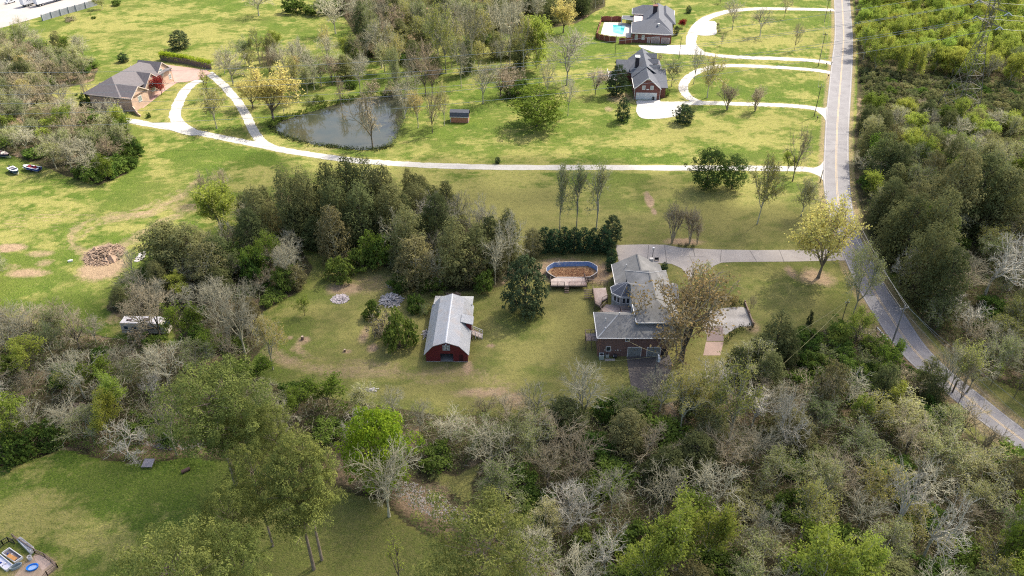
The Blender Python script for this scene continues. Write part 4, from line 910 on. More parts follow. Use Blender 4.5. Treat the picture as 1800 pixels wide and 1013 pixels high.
# gravel bar of the creek
rng = np.random.RandomState(31); n_ = 2600; V2 = []; F2 = []
poly = W([(675,838),(720,836),(770,862),(810,890),(850,905),(830,918),(770,905),(720,880)]); poly2 = W([(230,768),(290,762),(360,770),(350,780),(280,780)])
mb = MB(); cnt = 0
while cnt < 900:
    pl = poly if cnt < 650 else poly2; xs = [p[0] for p in pl]; ys = [p[1] for p in pl]; x = rng.uniform(min(xs), max(xs)); y = rng.uniform(min(ys), max(ys))
    if not inpoly(np.array([x]), np.array([y]), pl)[0]: continue
    cnt += 1; s = .09+.16*rng.rand(); d_ = min(float(segdist(np.array([x]), np.array([y]), creekW)[0]), 5); z = -1.5*(1-(d_/5)**2); k = len(mb.v)
    mb.v += [tuple(np.array([x, y, z])+np.array(v)*s*(.6+.6*rng.rand(3))) for v in ((1,0,.1),(0,1,.15),(-1,0,.1),(0,-1,.12),(.1,.1,.7))]; mb.f += [[k,k+1,k+4],[k+1,k+2,k+4],[k+2,k+3,k+4],[k+3,k,k+4]]
tag(mb.build('creek_stones', mat('creek_stone', (.46,.42,.38), (.30,.26,.22), 1.5)), 'pale stones of the gravel bar in the creek bed', kind='stuff')
# ------------------------------------------------------------ building materials
brk = brickmat('red_brick', (.19,.055,.04), (.14,.04,.03), (.20,.13,.11)); brk_dull = brickmat('dull_brown_brick', (.20,.105,.085), (.15,.08,.065), (.22,.17,.15))
brk_tan = brickmat('tan_brick', (.50,.34,.25), (.44,.29,.21), (.52,.42,.35)); shn = lined('grey_shingles', (.205,.20,.19), (.145,.142,.135), 'Z', 4.5, .85, .25, (.25,.24,.225))
shn_dark = lined('slate_blue_shingles', (.085,.092,.115), (.06,.066,.085), 'Z', 4.5, .8, .25); shn_br = lined('brown_grey_shingles', (.125,.11,.118), (.09,.08,.085), 'Z', 4.5, .8, .25)
white = mat('white_trim', (.72,.71,.68), (.60,.58,.55), 2); whdoor = lined('white_panel_door', (.66,.66,.64), (.55,.55,.53), 'Z', 1.1, .5, .3)
grdoor = lined('weathered_panel_door', (.27,.28,.27), (.20,.21,.20), 'Z', 1.1, .6, .3); gl = glass('window_glass'); glp = glass('curtained_glass', (.28,.33,.33)); glb = glass('pale_window_glass', (.18,.22,.22))
siding = lined('grey_siding', (.40,.39,.37), (.33,.32,.30), 'Z', 3.2, .7, .3); black = mat('dark_metal', (.03,.03,.035), (.02,.02,.02), 2, .5); flash = mat('vent_metal', (.50,.50,.50), (.35,.35,.35), 3, .4)
metal = lined('ribbed_metal_roof', (.47,.48,.49), (.36,.37,.38), 'Y', 2.0, .5, .9, (.42,.38,.35)); barnred = lined('red_barn_boards', (.155,.012,.018), (.105,.010,.013), 'X', 3.4, .75, .4, (.09,.02,.02))
wood = lined('weathered_deck_boards', (.36,.285,.25), (.25,.19,.165), 'X', 2.2, .85, .5, (.42,.36,.33)); woodd = mat('dark_deck_timber', (.15,.11,.09), (.10,.075,.06), 2); woodp = lined('pale_deck_boards', (.55,.46,.40), (.42,.34,.29), 'X', 2.2, .85, .4, (.34,.23,.2))
timber = mat('old_timber', (.24,.17,.13), (.15,.11,.085), 2); stone = mat('foundation_stone', (.36,.35,.33), (.25,.24,.22), 2)
fenced = lined('red_brown_fence_boards', (.26,.075,.045), (.19,.055,.035), 'X', 4, .8, .4)

def window(par, c, w_, h, face, pane=gl, mull=1, frame=white, arch=False):
    """framed window on a wall; face is the outward side"""
    x, y, z = c; t = .07; fr = MB(); pn = MB()
    def bx(mbx, u0, u1, v0, v1, d0, d1):
        if face == '-y': mbx.box(x+u0, y-d1, z+v0, x+u1, y-d0, z+v1)
        elif face == '+y': mbx.box(x+u0, y+d0, z+v0, x+u1, y+d1, z+v1)
        elif face == '-x': mbx.box(x-d1, y+u0, z+v0, x-d0, y+u1, z+v1)
        else: mbx.box(x+d0, y+u0, z+v0, x+d1, y+u1, z+v1)
    f = .11
    bx(fr, -w_/2-f, -w_/2, -h/2-f, h/2+f, -.04, t); bx(fr, w_/2, w_/2+f, -h/2-f, h/2+f, -.04, t)
    bx(fr, -w_/2, w_/2, h/2, h/2+f, -.04, t+.004); bx(fr, -w_/2, w_/2, -h/2-f, -h/2, -.04, t+.02)
    for i in range(mull): u = -w_/2+w_*(i+1)/(mull+1); bx(fr, u-.025, u+.025, -h/2, h/2, .02, .05)
    if mull: bx(fr, -w_/2, w_/2, -.02, .02, .03, .055)
    if arch:
        n_ = 8; pts = [(math.cos(math.pi*i/n_)*w_/2, h/2+f+math.sin(math.pi*i/n_)*w_/2*.8) for i in range(n_+1)]
        k = len(pn.v)
        for u, v in pts: pn.v.append((x+.03, y+u, z+v) if face == '+x' else (x+u, y-.03, z+v))
        pn.f.append(list(range(k, k+len(pts))))
        for (u0, v0), (u1, v1) in zip(pts[:-1], pts[1:]):
            if face == '+x': fr.tube((x+.03, y+u0, z+v0), (x+.03, y+u1, z+v1), .07, n=4)
    bx(pn, -w_/2, w_/2, -h/2, h/2, -.02, .025)
    o = fr.build('window', frame, par); pn.build('pane', pane, o); return o
def door(par, c, w_, h, face, m, name='garage_door', rows=4):
    x, y = c; mb = MB()
    for i in range(rows):
        z0 = h*i/rows+.02; z1 = h*(i+1)/rows-.02
        if face == '-y': mb.box(x-w_/2, y-.05, z0, x+w_/2, y+.03, z1)
        elif face == '+x': mb.box(x-.03, y-w_/2, z0, x+.05, y+w_/2, z1)
    if face == '-y': mb.box(x-w_/2, y-.02, 0, x+w_/2, y+.02, h)
    else: mb.box(x-.02, y-w_/2, 0, x+.02, y+w_/2, h)
    d = mb.build(name, m, par)
    t = MB()
    if face == '-y': t.box(x-w_/2-.12, y-.06, 0, x-w_/2, y+.02, h+.12).box(x+w_/2, y-.06, 0, x+w_/2+.12, y+.02, h+.12).box(x-w_/2, y-.065, h, x+w_/2, y+.02, h+.12); t.build('frame', white, d)
    return d
def vents(par, pts, r=.09, h=.45):
    for x, y, z in pts: MB().tube((x, y, z-.3), (x, y, z+h), r, r, 8).tube((x, y, z+h), (x, y, z+h+.06), r*1.5, r*1.5, 8).build('roof_vent', flash, par)
def gutter(par, pts, m=white):
    mb = MB()
    for a, b in zip(pts[:-1], pts[1:]): mb.bar(a, b, .14, .14)
    return mb.build('gutter', m, par)

# ------------------------------------------------------------ red barn
B = empty('barn', (-12.62, 117.8, 0), rad(-1.1), 'red gambrel barn with a ribbed silver metal roof and open front doorway', 'barn')
hw, wh, kx, kz, rz_ = 4.05, 2.5, 2.5, 4.35, 5.25; LB = 15.2
mb = MB(); t = .15
mb.box(-hw, 0, .12, -1.25, t, wh).box(1.25, 0, .12, 2.35, t, wh).box(3.15, 0, .12, hw, t, wh).box(2.35, 0, 1.85, 3.15, t, wh).box(-1.25, 0, 2.05, 1.25, t, wh)
mb.prof([(-hw, wh), (hw, wh), (kx, kz-.08), (0, rz_-.1), (-kx, kz-.08)], .002, t)
mb.box(-hw, t, .12, -hw+t, LB, wh).box(hw-t, t, .12, hw, LB, wh)
mb.prof([(-hw+t, .12), (hw-t, .12), (hw-t, wh), (kx, kz-.08), (0, rz_-.1), (-kx, kz-.08), (-hw+t, wh)], LB-t, LB)
mb.build('wall', barnred, B)
MB().box(-hw+.02, -.06, -.2, -1.3, .3, .12).box(1.3, -.06, -.2, hw-.02, .3, .12).box(-hw+.02, .3, -.2, -hw+.3, LB, .12).box(hw-.3, .3, -.2, hw-.02, LB, .12).build('foundation', stone, B)
MB().box(-hw+.3, .02, -.1, hw-.3, LB-.3, .08).build('floor', surf('barn_floor', (.26,.25,.24), (.2,.19,.18), (.14,.13,.12)), B)
ex = hw+.32; ez = wh-.32*((kz-wh)/(hw-kx))*.9
P = [(-ex, ez), (-kx, kz), (0, rz_), (kx, kz), (ex, ez)]; Q = [(x, z-.09) for x, z in P]
mb = MB(); y0, y1 = -.45, LB+.3
for i in range(4):
    x0, z0 = P[i]; x1, z1 = P[i+1]; mb.prof([(x0, z0), (x0, z0-.08), (x1, z1-.08), (x1, z1)], y0, y1)
rf = mb.build('roof', metal, B)
MB().prof([(-.18, rz_-.05), (0, rz_+.04), (.18, rz_-.05), (0, rz_-.0)], y0-.02, y1).build('ridge_cap', mat('ridge_metal', (.62,.63,.64)), rf)
mb = MB()
for i in range(4): mb.bar((P[i][0], y0-.03, P[i][1]), (P[i+1][0], y0-.03, P[i+1][1]), .09, .16)
mb.build('rake_trim', mat('pale_metal_trim', (.55,.55,.55)), B)
# square painted panel over the doorway
pnl = MB().box(-.72, -.09, 2.85, .72, -.02, 4.25).build('painted_panel', mat('grey_panel_paint', (.30,.31,.31)), B, )
mb = MB()
for a in range(8):
    c, s = math.cos(a*math.pi/4), math.sin(a*math.pi/4); r_ = .58 if a % 2 == 0 else .66; p = [(0, 0), (c*r_*.5-s*.13, s*r_*.5+c*.13), (c*r_, s*r_), (c*r_*.5+s*.13, s*r_*.5-c*.13)]
    if a % 2: mb.poly([(x, -.096, 3.55+z) for x, z in p][::-1])
mb.poly([(x, -.097, 3.55+z) for x, z in ((0,-.5),(.09,0),(0,.5),(-.09,0))]); mb.build('star', mat('panel_light_paint', (.62,.62,.60)), pnl)
MB().box(-.05, -.1, 3.0, .05, -.094, 4.1).box(-.55, -.1, 3.5, .55, -.095, 3.6).build('cross_bar', black, pnl)
MB().tube((0, -.05, 4.62), (0, -.4, 4.7), .04).tube((0, -.4, 4.72), (0, -.45, 4.58), .05, .16, 8).build('barn_lamp', white, B)
MB().box(2.38, .03, .1, 3.12, .09, 1.82).build('side_door', mat('dark_red_door', (.06,.012,.014)), B)
MB().box(3.4, 7.0, 2.4, 4.35, 9.2, 3.9).box(4.05, 7.0, .1, 4.35, 9.2, 2.4).build('dormer_wall', barnred, B)
MB().prof([(2.35, 4.65), (2.35, 4.55), (4.75, 3.85), (4.75, 3.95)], 6.75, 9.5).build('dormer_roof', metal, B)
mb = MB(); 
for i in range(8): x = 4.4+i*.27; z = 1.25-i*.14; mb.box(x, 7.2, z-.05, x+.25, 8.7, z)
mb.bar((4.4, 7.15, 1.25), (6.55, 7.15, .1), .06, .16).bar((4.4, 8.75, 1.25), (6.55, 8.75, .1), .06, .16)
st = mb.build('side_stair', woodp, B)
mb = MB()
for y in (7.15, 8.75):
    mb.bar((4.4, y, 2.15), (6.55, y, 1.05), .06, .08).bar((4.4, y, 1.7), (6.55, y, .6), .04, .06)
    for i in range(4): x = 4.45+i*.69; mb.box(x-.04, y-.04, .0, x+.04, y+.04, 2.1-i*.35)
mb.build('stair_rail', white, st)
MB().box(-3.7, LB, .1, 3.85, LB+3, 2.2).build('shed_wall', barnred, B)
MB().prof([(LB-.3, 2.95), (LB-.3, 2.85), (LB+3.4, 2.3), (LB+3.4, 2.4)], -4.0, 4.15, 'x').build('shed_roof', metal, B)
MB().box(4.28, 3.6, 2.12, 4.34, 4.5, 2.2).box(4.2, 3.9, 2.55, 4.23, 4.0, 2.75).build('roof_patch', black, B)

# ------------------------------------------------------------ grey-roofed brick house in the middle
H = empty('house', (16.8, 119.4, 0), 0, 'rambling brick and siding house with joined grey shingle roofs and white-railed decks', 'house')
def hx(x): return x-16.8
def hy(y): return y-119.4
MB().box(0, 0, -.2, 13.7, 7.6, 4.85).build('wall', brk_dull, H)
r_ = MB().hip(0, 0, 14.5, 7.6, 4.95, 7.35, .35, gable=('e',)).build('roof', shn, H)
MB().bar((-.3, -.3, 4.98), (3.8, 3.8, 7.38), .22, .05).build('hip_cap', mat('pale_hip_line', (.40,.40,.39)), r_); gutter(r_, [(-.4, -.42, 4.92), (14.9, -.42, 4.92)]); gutter(r_, [(-.42, -.4, 4.92), (-.42, 8.0, 4.92)])
vents(H, [(1.2, 1.2, 5.8), (1.5, 3.6, 6.2), (4.2, 4.2, 7.1)])
MB().tube((-.06, .35, 0), (-.06, .35, 4.85), .06).tube((.25, -.06, 0), (.25, -.06, 4.85), .05).build('downspout', mat('copper_pipe', (.42,.22,.15)), H)
window(H, (1.95, 0, 1.95), .75, 1.0, '-y', mull=0); window(H, (5.5, 0, 4.25), .6, .7, '-y', mull=0)
for x in (7.1, 10.85): door(H, (x, 0), 2.5, 2.25, '-y', grdoor)
MB().box(12.4, -.02, .0, 13.3, .04, 1.9).build('side_door', black, H)  # flat black panel paints the dark inside an open doorway
# floodlights, meter and pipes on the brick wall
MB().box(1.2, -.1, 1.6, 1.32, -.02, 1.72).box(2.6, -.1, 1.6, 2.72, -.02, 1.72).box(3.75, -.15, 1.5, 3.95, -.02, 1.75).box(3.3, -.1, 1.5, 3.4, -.02, 1.6).box(4.35, -.1, 1.55, 4.45, -.02, 1.65).build('meter_box', white, H)
# upper block above the garage
x0, x1 = hx(24.4), hx(32.4); 
MB().box(x0, hy(121.5), 4.4, x1, hy(131.5), 6.95).build('upper_wall', siding, H)
MB().box(x0, hy(127), -.2, x1, hy(139.4), 5.9).build('middle_wall', siding, H)
r_ = MB().hip(x0, hy(121.5), x1, hy(131.5), 7.05, 9.3, .35, ridge='y', gable=('n',)).build('upper_roof', shn, H)
gutter(r_, [(x0-.4, hy(121.1), 7.03), (x1+.4, hy(121.1), 7.03)]); gutter(r_, [(x0-.42, hy(121.1), 7.03), (x0-.42, hy(127.2), 7.03)])
MB().gab(hy(128.2), hy(135.8), x0, x1+1, 6.2, 8.45, 'x', .3).build('cross_roof', shn, H)
MB().gwall(hy(128.3), hy(135.7), x0, x1, 5.8, 6.2, 8.4, 'x').build('cross_gable', siding, H)
r_ = MB().hip(x0, hy(133), x1, hy(139.6), 6.5, 8.75, .4, ridge='y', gable=('s',)).build('middle_roof', shn, H)
MB().box(x0, hy(133), 3.0, x1, hy(139.5), 6.3).build('middle_gable', siding, H)
MB().bar((hx(28.4), hy(132.6), 8.80), (hx(28.4), hy(135.7), 8.80), .3, .07).build('ridge_cap', mat('dark_ridge', (.11,.11,.11)), r_)
mb = MB(); mb.bar((x0-.42, hy(140.05), 6.55), (hx(28.4), hy(135.7), 8.83), .14, .06).bar((hx(28.4), hy(135.7), 8.83), (x1+.42, hy(140.05), 6.55), .14, .06); mb.build('hip_cap', mat('pale_hip_cap', (.42,.42,.41)), r_)
vents(H, [(hx(26.1), hy(125.6), 8.1), (hx(30.2), hy(129.3), 8.3)])
MB().box(x0-.1, hy(128.2), 3.2, x0, hy(136.4), 6.0).build('side_panel', mat('cream_siding', (.55,.53,.48)), H)
# north wing
MB().gwall(hx(22.7), hx(32.6), hy(139.5), hy(147.2), -.2, 3.2, 5.7).build('north_wall', brk_dull, H)
r_ = MB().gab(hx(22.7), hx(32.6), hy(138.8), hy(147.2), 3.25, 5.8, 'y', .5).build('north_roof', shn, H)
MB().bar((hx(27.65), hy(138.8), 5.86), (hx(27.65), hy(147.6), 5.86), .3, .07).build('ridge_cap', MATS['dark_ridge'], r_)
mb = MB(); mb.bar((hx(22.2), hy(138.4), 3.02), (hx(22.2), hy(147.7), 3.02), .12, .14); mb.build('gutter', white, r_)
vents(H, [(hx(25), hy(144.6), 4.6)])
MB().box(hx(30.6), hy(147.4), 0, hx(31.4), hy(148.1), 4.6).build('chimney', mat('pale_chimney', (.5,.47,.44)), H)
# octagonal sunroom on the west side
ap = (hx(24.0), hy(134.9), 7.1); cx_, cy_ = hx(23.6), hy(134.9); oc = [(cx_+2.75*math.cos(rad(22.5+45*i)), cy_+2.35*math.sin(rad(22.5+45*i))) for i in range(8)]
MB().ext(oc, 0, 4.95).build('sunroom_wall', siding, H)
mb = MB(); ov_ = [(cx_+(x-cx_)*1.16, cy_+(y-cy_)*1.16) for x, y in oc]
mb.v = [(x, y, 4.9) for x, y in ov_]+[(x, y, 5.02) for x, y in ov_]+[ap]; mb.f = [[8+i, 8+(i+1) % 8, 16] for i in range(8)]+[[i, (i+1) % 8, 8+(i+1) % 8, 8+i] for i in range(8)]+[list(range(8))[::-1]]
r_ = mb.build('sunroom_roof', shn_dark, H)
mb = MB()
for i in range(8): mb.bar((*ov_[i], 5.06), (*ov_[(i+1) % 8], 5.06), .1, .2)
for i in range(8): mb.bar((*ov_[i], 5.05), (ap[0], ap[1], 7.12), .05, .04)
mb.build('roof_trim', MATS['pale_metal_trim'], r_)
for i in (3, 4, 5):
    a, b = Vector((*oc[i], 0)), Vector((*oc[(i+1) % 8], 0)); m_ = (a+b)/2; d = (b-a).normalized(); nn = Vector((d.y, -d.x, 0))
    for s in (-.42, .42):
        c = m_+d*s; fr = MB()
        for zz0, zz1, u0, u1 in ((3.1, 3.2, -.36, .36), (4.45, 4.55, -.36, .36), (3.2, 4.45, -.36, -.27), (3.2, 4.45, .27, .36)):
            p = c+d*(u0+u1)/2+nn*.03; fr.bar(p-d*(u1-u0)/2+Vector((0, 0, zz1)), p+d*(u1-u0)/2+Vector((0, 0, zz1)), .08, zz1-zz0)
        o = fr.build('window', white, H); p = c+nn*.01; MB().bar(p-d*.27+Vector((0, 0, 4.45)), p+d*.27+Vector((0, 0, 4.45)), .06, 1.25).build('pane', gl, o)
# balconies and decks belonging to the house
def railing(mb, pts, h=.95, z=0, post=1.4, balus=.16):
    for a, b in zip(pts[:-1], pts[1:]):
        a = Vector((*a, z)); b = Vector((*b, z)); d = b-a; l = d.length; d.normalize(); n_ = max(1, round(l/post))
        for i in range(n_+1): p = a+d*l*i/n_; mb.box(p.x-.05, p.y-.05, z-.05, p.x+.05, p.y+.05, z+h)
        mb.bar(a+Vector((0, 0, h+.03)), b+Vector((0, 0, h+.03)), .12, .05); mb.bar(a+Vector((0, 0, .16)), b+Vector((0, 0, .16)), .05, .06)
        k = int(l/balus)
        for i in range(k): p = a+d*(i+.5)*l/k; mb.tube(p+Vector((0, 0, .12)), p+Vector((0, 0, h)), .02, n=4)
z_ = 2.55; pl = [(hx(19.0), hy(127.2)), (hx(24.4), hy(127.2)), (hx(24.4), hy(132.8)), (hx(19.6), hy(133.2)), (hx(18.2), hy(131.0))]
d_ = MB().ext(pl, z_-.15, z_).build('deck', wood, H)
mb = MB(); railing(mb, [pl[0], pl[4], pl[3]], z=z_); mb.build('deck_rail', woodd, d_)
mb = MB(); pl2 = [(hx(22.2), hy(127.4)), (hx(24.2), hy(127.4)), (hx(24.2), hy(130)), (hx(22.2), hy(130))]
d_ = MB().ext(pl2, 3.3, 3.45).build('upper_landing', wood, H); railing(mb, [pl2[0], pl2[3], pl2[2]], z=3.45, h=.9); railing(mb, [pl2[0], pl2[1]], z=3.45, h=.9); mb.build('landing_rail', woodd, d_)
pl3 = [(-2.3, 1.8), (-.05, 1.8), (-.05, 4.0), (-2.3, 4.0)]
d_ = MB().ext(pl3, 2.45, 2.6).build('balcony', wood, H); mb = MB(); railing(mb, [pl3[1], pl3[0], pl3[3], pl3[2]], z=2.6, h=.9, balus=.22)
for x, y in ((-2.2, 1.9), (-2.2, 3.9), (-1.1, 1.9)): mb.box(x-.06, y-.06, 0, x+.06, y+.06, 2.45)
mb.build('balcony_rail', woodd, d_)

# timber decks between the house and the old pool
D = empty('pool_deck', (*G(995, 497), 0), 0, 'raised timber deck with railing along the near side of the empty pool', 'deck')
ox, oy = G(995, 497)
def rel(pts, z): return [(x-ox, y-oy) for x, y in [G(a, b, z) for a, b in pts]]
pd = rel([(968,502),(1032,502),(1027,487),(980,486.5),(968,492)], 1.2)
MB().ext(pd, 1.05, 1.2).build('deck_boards', woodp, D)
mb = MB()
for x, y in pd: mb.box(x-.07, y-.07, 0, x+.07, y+.07, 1.05)
for a, b in zip(pd, pd[1:]+pd[:1]): mb.bar((*a, 1.05), (*b, 1.05), .06, .25)
mb.build('deck_frame', woodd, D)
mb = MB(); g1, g2 = [(pd[0][0]+(pd[1][0]-pd[0][0])*t_, pd[0][1]+(pd[1][1]-pd[0][1])*t_) for t_ in (.38, .5)]
railing(mb, [pd[4], pd[0], g1], z=1.2, balus=.2); railing(mb, [g2, pd[1], pd[2]], z=1.2, balus=.2); mb.build('deck_rail', woodd, D)
mb = MB()
for i in range(4): mb.box(g1[0], g1[1]-.3*(i+1)-.05, .95-.25*i-.06, g2[0], g1[1]-.3*i-.05, .95-.25*i)
mb.build('steps', timber, D)
D2 = empty('house_deck', (*G(1052, 520), 0), 0, 'weathered timber deck walk leading from the pool down beside the sunroom', 'deck'); ox, oy = G(1052, 520)
pd = rel([(1042,507),(1065,506),(1068,524),(1058,530),(1056,539),(1046,533)], 1.9)
MB().ext(pd, 1.75, 1.9).build('deck_boards', wood, D2); mb = MB()
for x, y in pd: mb.box(x-.07, y-.07, 0, x+.07, y+.07, 1.75)
for a, b in zip(pd, pd[1:]+pd[:1]): mb.bar((*a, 1.75), (*b, 1.75), .06, .28)
mb.build('deck_frame', woodd, D2); mb = MB(); railing(mb, [pd[2], pd[3], pd[4]], z=1.9, balus=.25); railing(mb, [pd[4], pd[5], pd[0]], z=1.9, h=.5, balus=.5); mb.build('deck_rail', timber, D2)
mb = MB()
for i in range(5): p = pd[0]; mb.box(p[0]-1.9+.02*i, p[1]-.9-.0-.32*i+.6, 1.6-.28*i-.08, p[0]-.1, p[1]-.9-.32*i+.88, 1.6-.28*i)
mb.build('steps', woodd, D2)
mb = MB(); f_ = rel([(1030,498),(1042,499),(1056,500),(1068,502)], 0); railing(mb, f_, h=1.1, z=0, balus=9); mb.bar((*f_[0], .6), (*f_[-1], .6), .04, .06)
for v in range(len(mb.v)): pass
o = mb.build('rail_fence', timber, None, loc=(ox, oy, 0)); tag(o, 'short open timber rail fence between the pool deck and the house', 'fence')

# empty above-ground pool with blue liner
rimpx = [(960.5,471),(966,466),(974,461.5),(1000,460.5),(1034,460),(1043,463.5),(1050,468.5),(1050,478),(1044,483),(1036,487),(1008,488.5),(977,488),(968,483),(961,477.5)]
rm = W(rimpx, 1.25); cx2, cy2 = sum(p[0] for p in rm)/14, sum(p[1] for p in rm)/14; rm = [(x-cx2, y-cy2) for x, y in rm]
PO = empty('old_pool', (cx2, cy2, 0), 0, 'drained above-ground pool with torn blue liner, full of dead leaves', 'pool')
mb = MB(); inn = [(x*.985, y*.97) for x, y in rm]; n_ = 14
mb.v = [(x, y, 0) for x, y in rm]+[(x, y, 1.25) for x, y in rm]+[(x, y, 1.25) for x, y in inn]+[(x, y, .05) for x, y in inn]
for i in range(n_):
    j = (i+1) % n_; mb.f += [[n_+i, n_+j, 2*n_+j, 2*n_+i], [2*n_+i, 2*n_+j, 3*n_+j, 3*n_+i]]
m, n, L, b = nodes('torn_blue_liner'); co = objc(n); f = noise(n, L, 1.1, 5, .7, co, 1.2, (1, 1, 3)); L.new(mixc(n, L, ramp(n, L, f, .5, .62), (.14,.26,.52), (.40,.46,.55)), b.inputs['Base Color']); b.inputs['Roughness'].default_value = .6
mb.build('liner_wall', m, PO)
mb = MB(); mb.v = [(x, y, 0) for x, y in rm]+[(x*1.002, y*1.002, 1.25) for x, y in rm]; mb.f = [[i, (i+1) % n_, n_+(i+1) % n_, n_+i] for i in range(n_)]; mb.build('outer_wall', mat('stained_pool_wall', (.22,.17,.14), (.13,.10,.08), 1), PO)
mb = MB()
for i in range(n_): mb.bar((*rm[i], 1.3), (*rm[(i+1) % n_], 1.3), .14, .06)
for i in range(n_): mb.box(rm[i][0]-.05, rm[i][1]-.05, 0, rm[i][0]+.05, rm[i][1]+.05, 1.3)
mb.build('rim', mat('pool_rim', (.50,.47,.45)), PO)
gm = surf('pool_litter', (.36,.22,.11), (.22,.13,.07), (.10,.075,.05), 1.2)
MB().poly([(x, y, .07) for x, y in inn]).build('pool_floor', gm, PO)
rng = np.random.RandomState(5); C = np.stack([rng.uniform(-4.6, 4.6, 1500), rng.uniform(-2.1, 2.1, 1500), rng.uniform(.1, .3, 1500)], -1); keep = inpoly(C[:, 0]*1.08, C[:, 1]*1.1, rm); C = C[keep]
V_, Q_, T_ = leaves(C, .13, rng, None, None, .5, .8); me = fastmesh('dead_leaves', V_, Q_, T_, leafmat('dead_leaf', (.40,.24,.12), (.20,.12,.07))); o = bpy.data.objects.new('dead_leaves', me); COL.objects.link(o); o.parent = PO; o['kind'] = 'stuff'
MB().tube((-3, 2.5, .8), (-3, 2.5, 2.2), .03).tube((-2.7, 2.5, .8), (-2.7, 2.5, 2.2), .03).bar((-3, 2.5, 1.8), (-2.7, 2.5, 1.8), .04, .04).bar((-3, 2.5, 1.4), (-2.7, 2.5, 1.4), .04, .04).build('ladder', white, PO)

# ------------------------------------------------------------ gabled brick house
Cc = empty('house', (44.95, 252.5, 0), rad(-3), 'gabled red brick house with slate blue roofs, three dormers and two white garage doors', 'house')
MB().gwall(-4.1, 4.1, 0, 10, -.2, 4.1, 7.5).build('wall', brk, Cc); MB().box(-3.9, 9, -.2, 6.2, 28.4, 4.0).build('main_wall', brk, Cc)
r_ = MB().gab(-4.1, 4.1, 0, 12, 4.2, 7.65, 'y', .35).build('front_roof', shn_dark, Cc)
mb = MB(); mb.bar((-4.5, -.4, 3.85), (0, -.4, 7.7), .12, .3).bar((0, -.4, 7.7), (4.5, -.4, 3.85), .12, .3).prof([(-1, 6.75), (1, 6.75), (0, 7.55)], -.08, 0).build('gable_trim', white, r_)
# main roof: long west slope, lower east slope over the porch
mb = MB(); mb.prof([(-4.6, 4.0), (-4.6, 3.85), (0.2, 7.75), (6.9, 3.25), (6.9, 3.45), (0.2, 7.95)][::-1], 9.6, 28.9); r2 = mb.build('main_roof', shn_dark, Cc)
MB().prof([(-3.9, 3.9), (6.2, 3.7), (.2, 7.6)], 28.2, 28.4).build('back_gable', brk, Cc)
MB().prof([(1.6, 3.6), (1.6, 3.45), (12.2, 6.1), (12.2, 6.25)], 1.2, 6.9, 'x').build('side_roof', shn_dark, Cc); MB().box(4.2, 1.9, -.2, 6.2, 9.0, 3.5).build('side_wall', brk, Cc)
for y in (13.2, 19.2, 25.0):
    dm = MB().gab(y-1.2, y+1.2, 1.6, 4.9, 6.3, 7.4, 'x', .2).build('dormer', shn_dark, Cc); MB().gwall(y-1.1, y+1.1, 1.7, 4.7, 4.6, 6.3, 7.35, 'x').build('dormer_wall', white, dm); window(dm, (4.7, y, 5.75), .7, .9, '+x')
MB().box(-8.9, 17.8, -.2, -3.9, 26, 3.3).build('wing_wall', brk, Cc); MB().gab(17.8, 26.2, -9, -1.5, 3.4, 6.0, 'x', .3).build('wing_roof', shn_dark, Cc); MB().gwall(17.9, 26.1, -8.9, -8.7, 3.0, 3.4, 5.95, 'x').build('wing_gable', brk, Cc)
ch = MB().box(-3.1, 15.2, 3, -1.9, 17.2, 9.0).build('chimney', mat('dark_chimney_brick', (.05,.04,.045)), Cc); MB().box(-3.3, 15.0, 9.0, -1.7, 17.4, 9.25).build('chimney_cap', white, ch)
for x, w_ in ((-2.1, 2.9), (1.35, 3.5)): door(Cc, (x, 0), w_, 2.3, '-y', whdoor)
for x in (-1.3, 1.4): window(Cc, (x, 0, 4.15), .85, 1.2, '-y', glp)
mb = MB(); mb.v = [(.05+.5*math.cos(i*math.pi/8), -.08, 3.55+.18*math.sin(i*math.pi/8)) for i in range(16)]+[(.05+.5*math.cos(i*math.pi/8), 0, 3.55+.18*math.sin(i*math.pi/8)) for i in range(16)]
mb.f = [list(range(16))]+[[i, 16+i, 16+(i+1) % 16, (i+1) % 16] for i in range(16)]; mb.build('house_plaque', white, Cc)
MB().bar((-4.55, -.1, 4.0), (-4.55, 9.8, 4.0), .13, .14).build('gutter', white, Cc); MB().tube((-4.2, -.08, 0), (-4.2, -.08, 3.9), .06).build('downspout', white, Cc); MB().tube((4.2, -.08, 0), (4.2, -.08, 3.9), .06).build('downspout', white, Cc)
pl = [(-12, 15), (-9, 15), (-9, 24), (-12, 24)]; d_ = MB().ext(pl, .8, .95).build('deck', mat('grey_deck', (.34,.31,.3)), Cc); mb = MB(); railing(mb, [pl[1], pl[0], pl[3]], z=.95, balus=.3); mb.build('deck_rail', white, d_)
MB().box(5.9, 2.5, 0, 6.1, 9, 3.3).build('porch_posts', white, Cc)

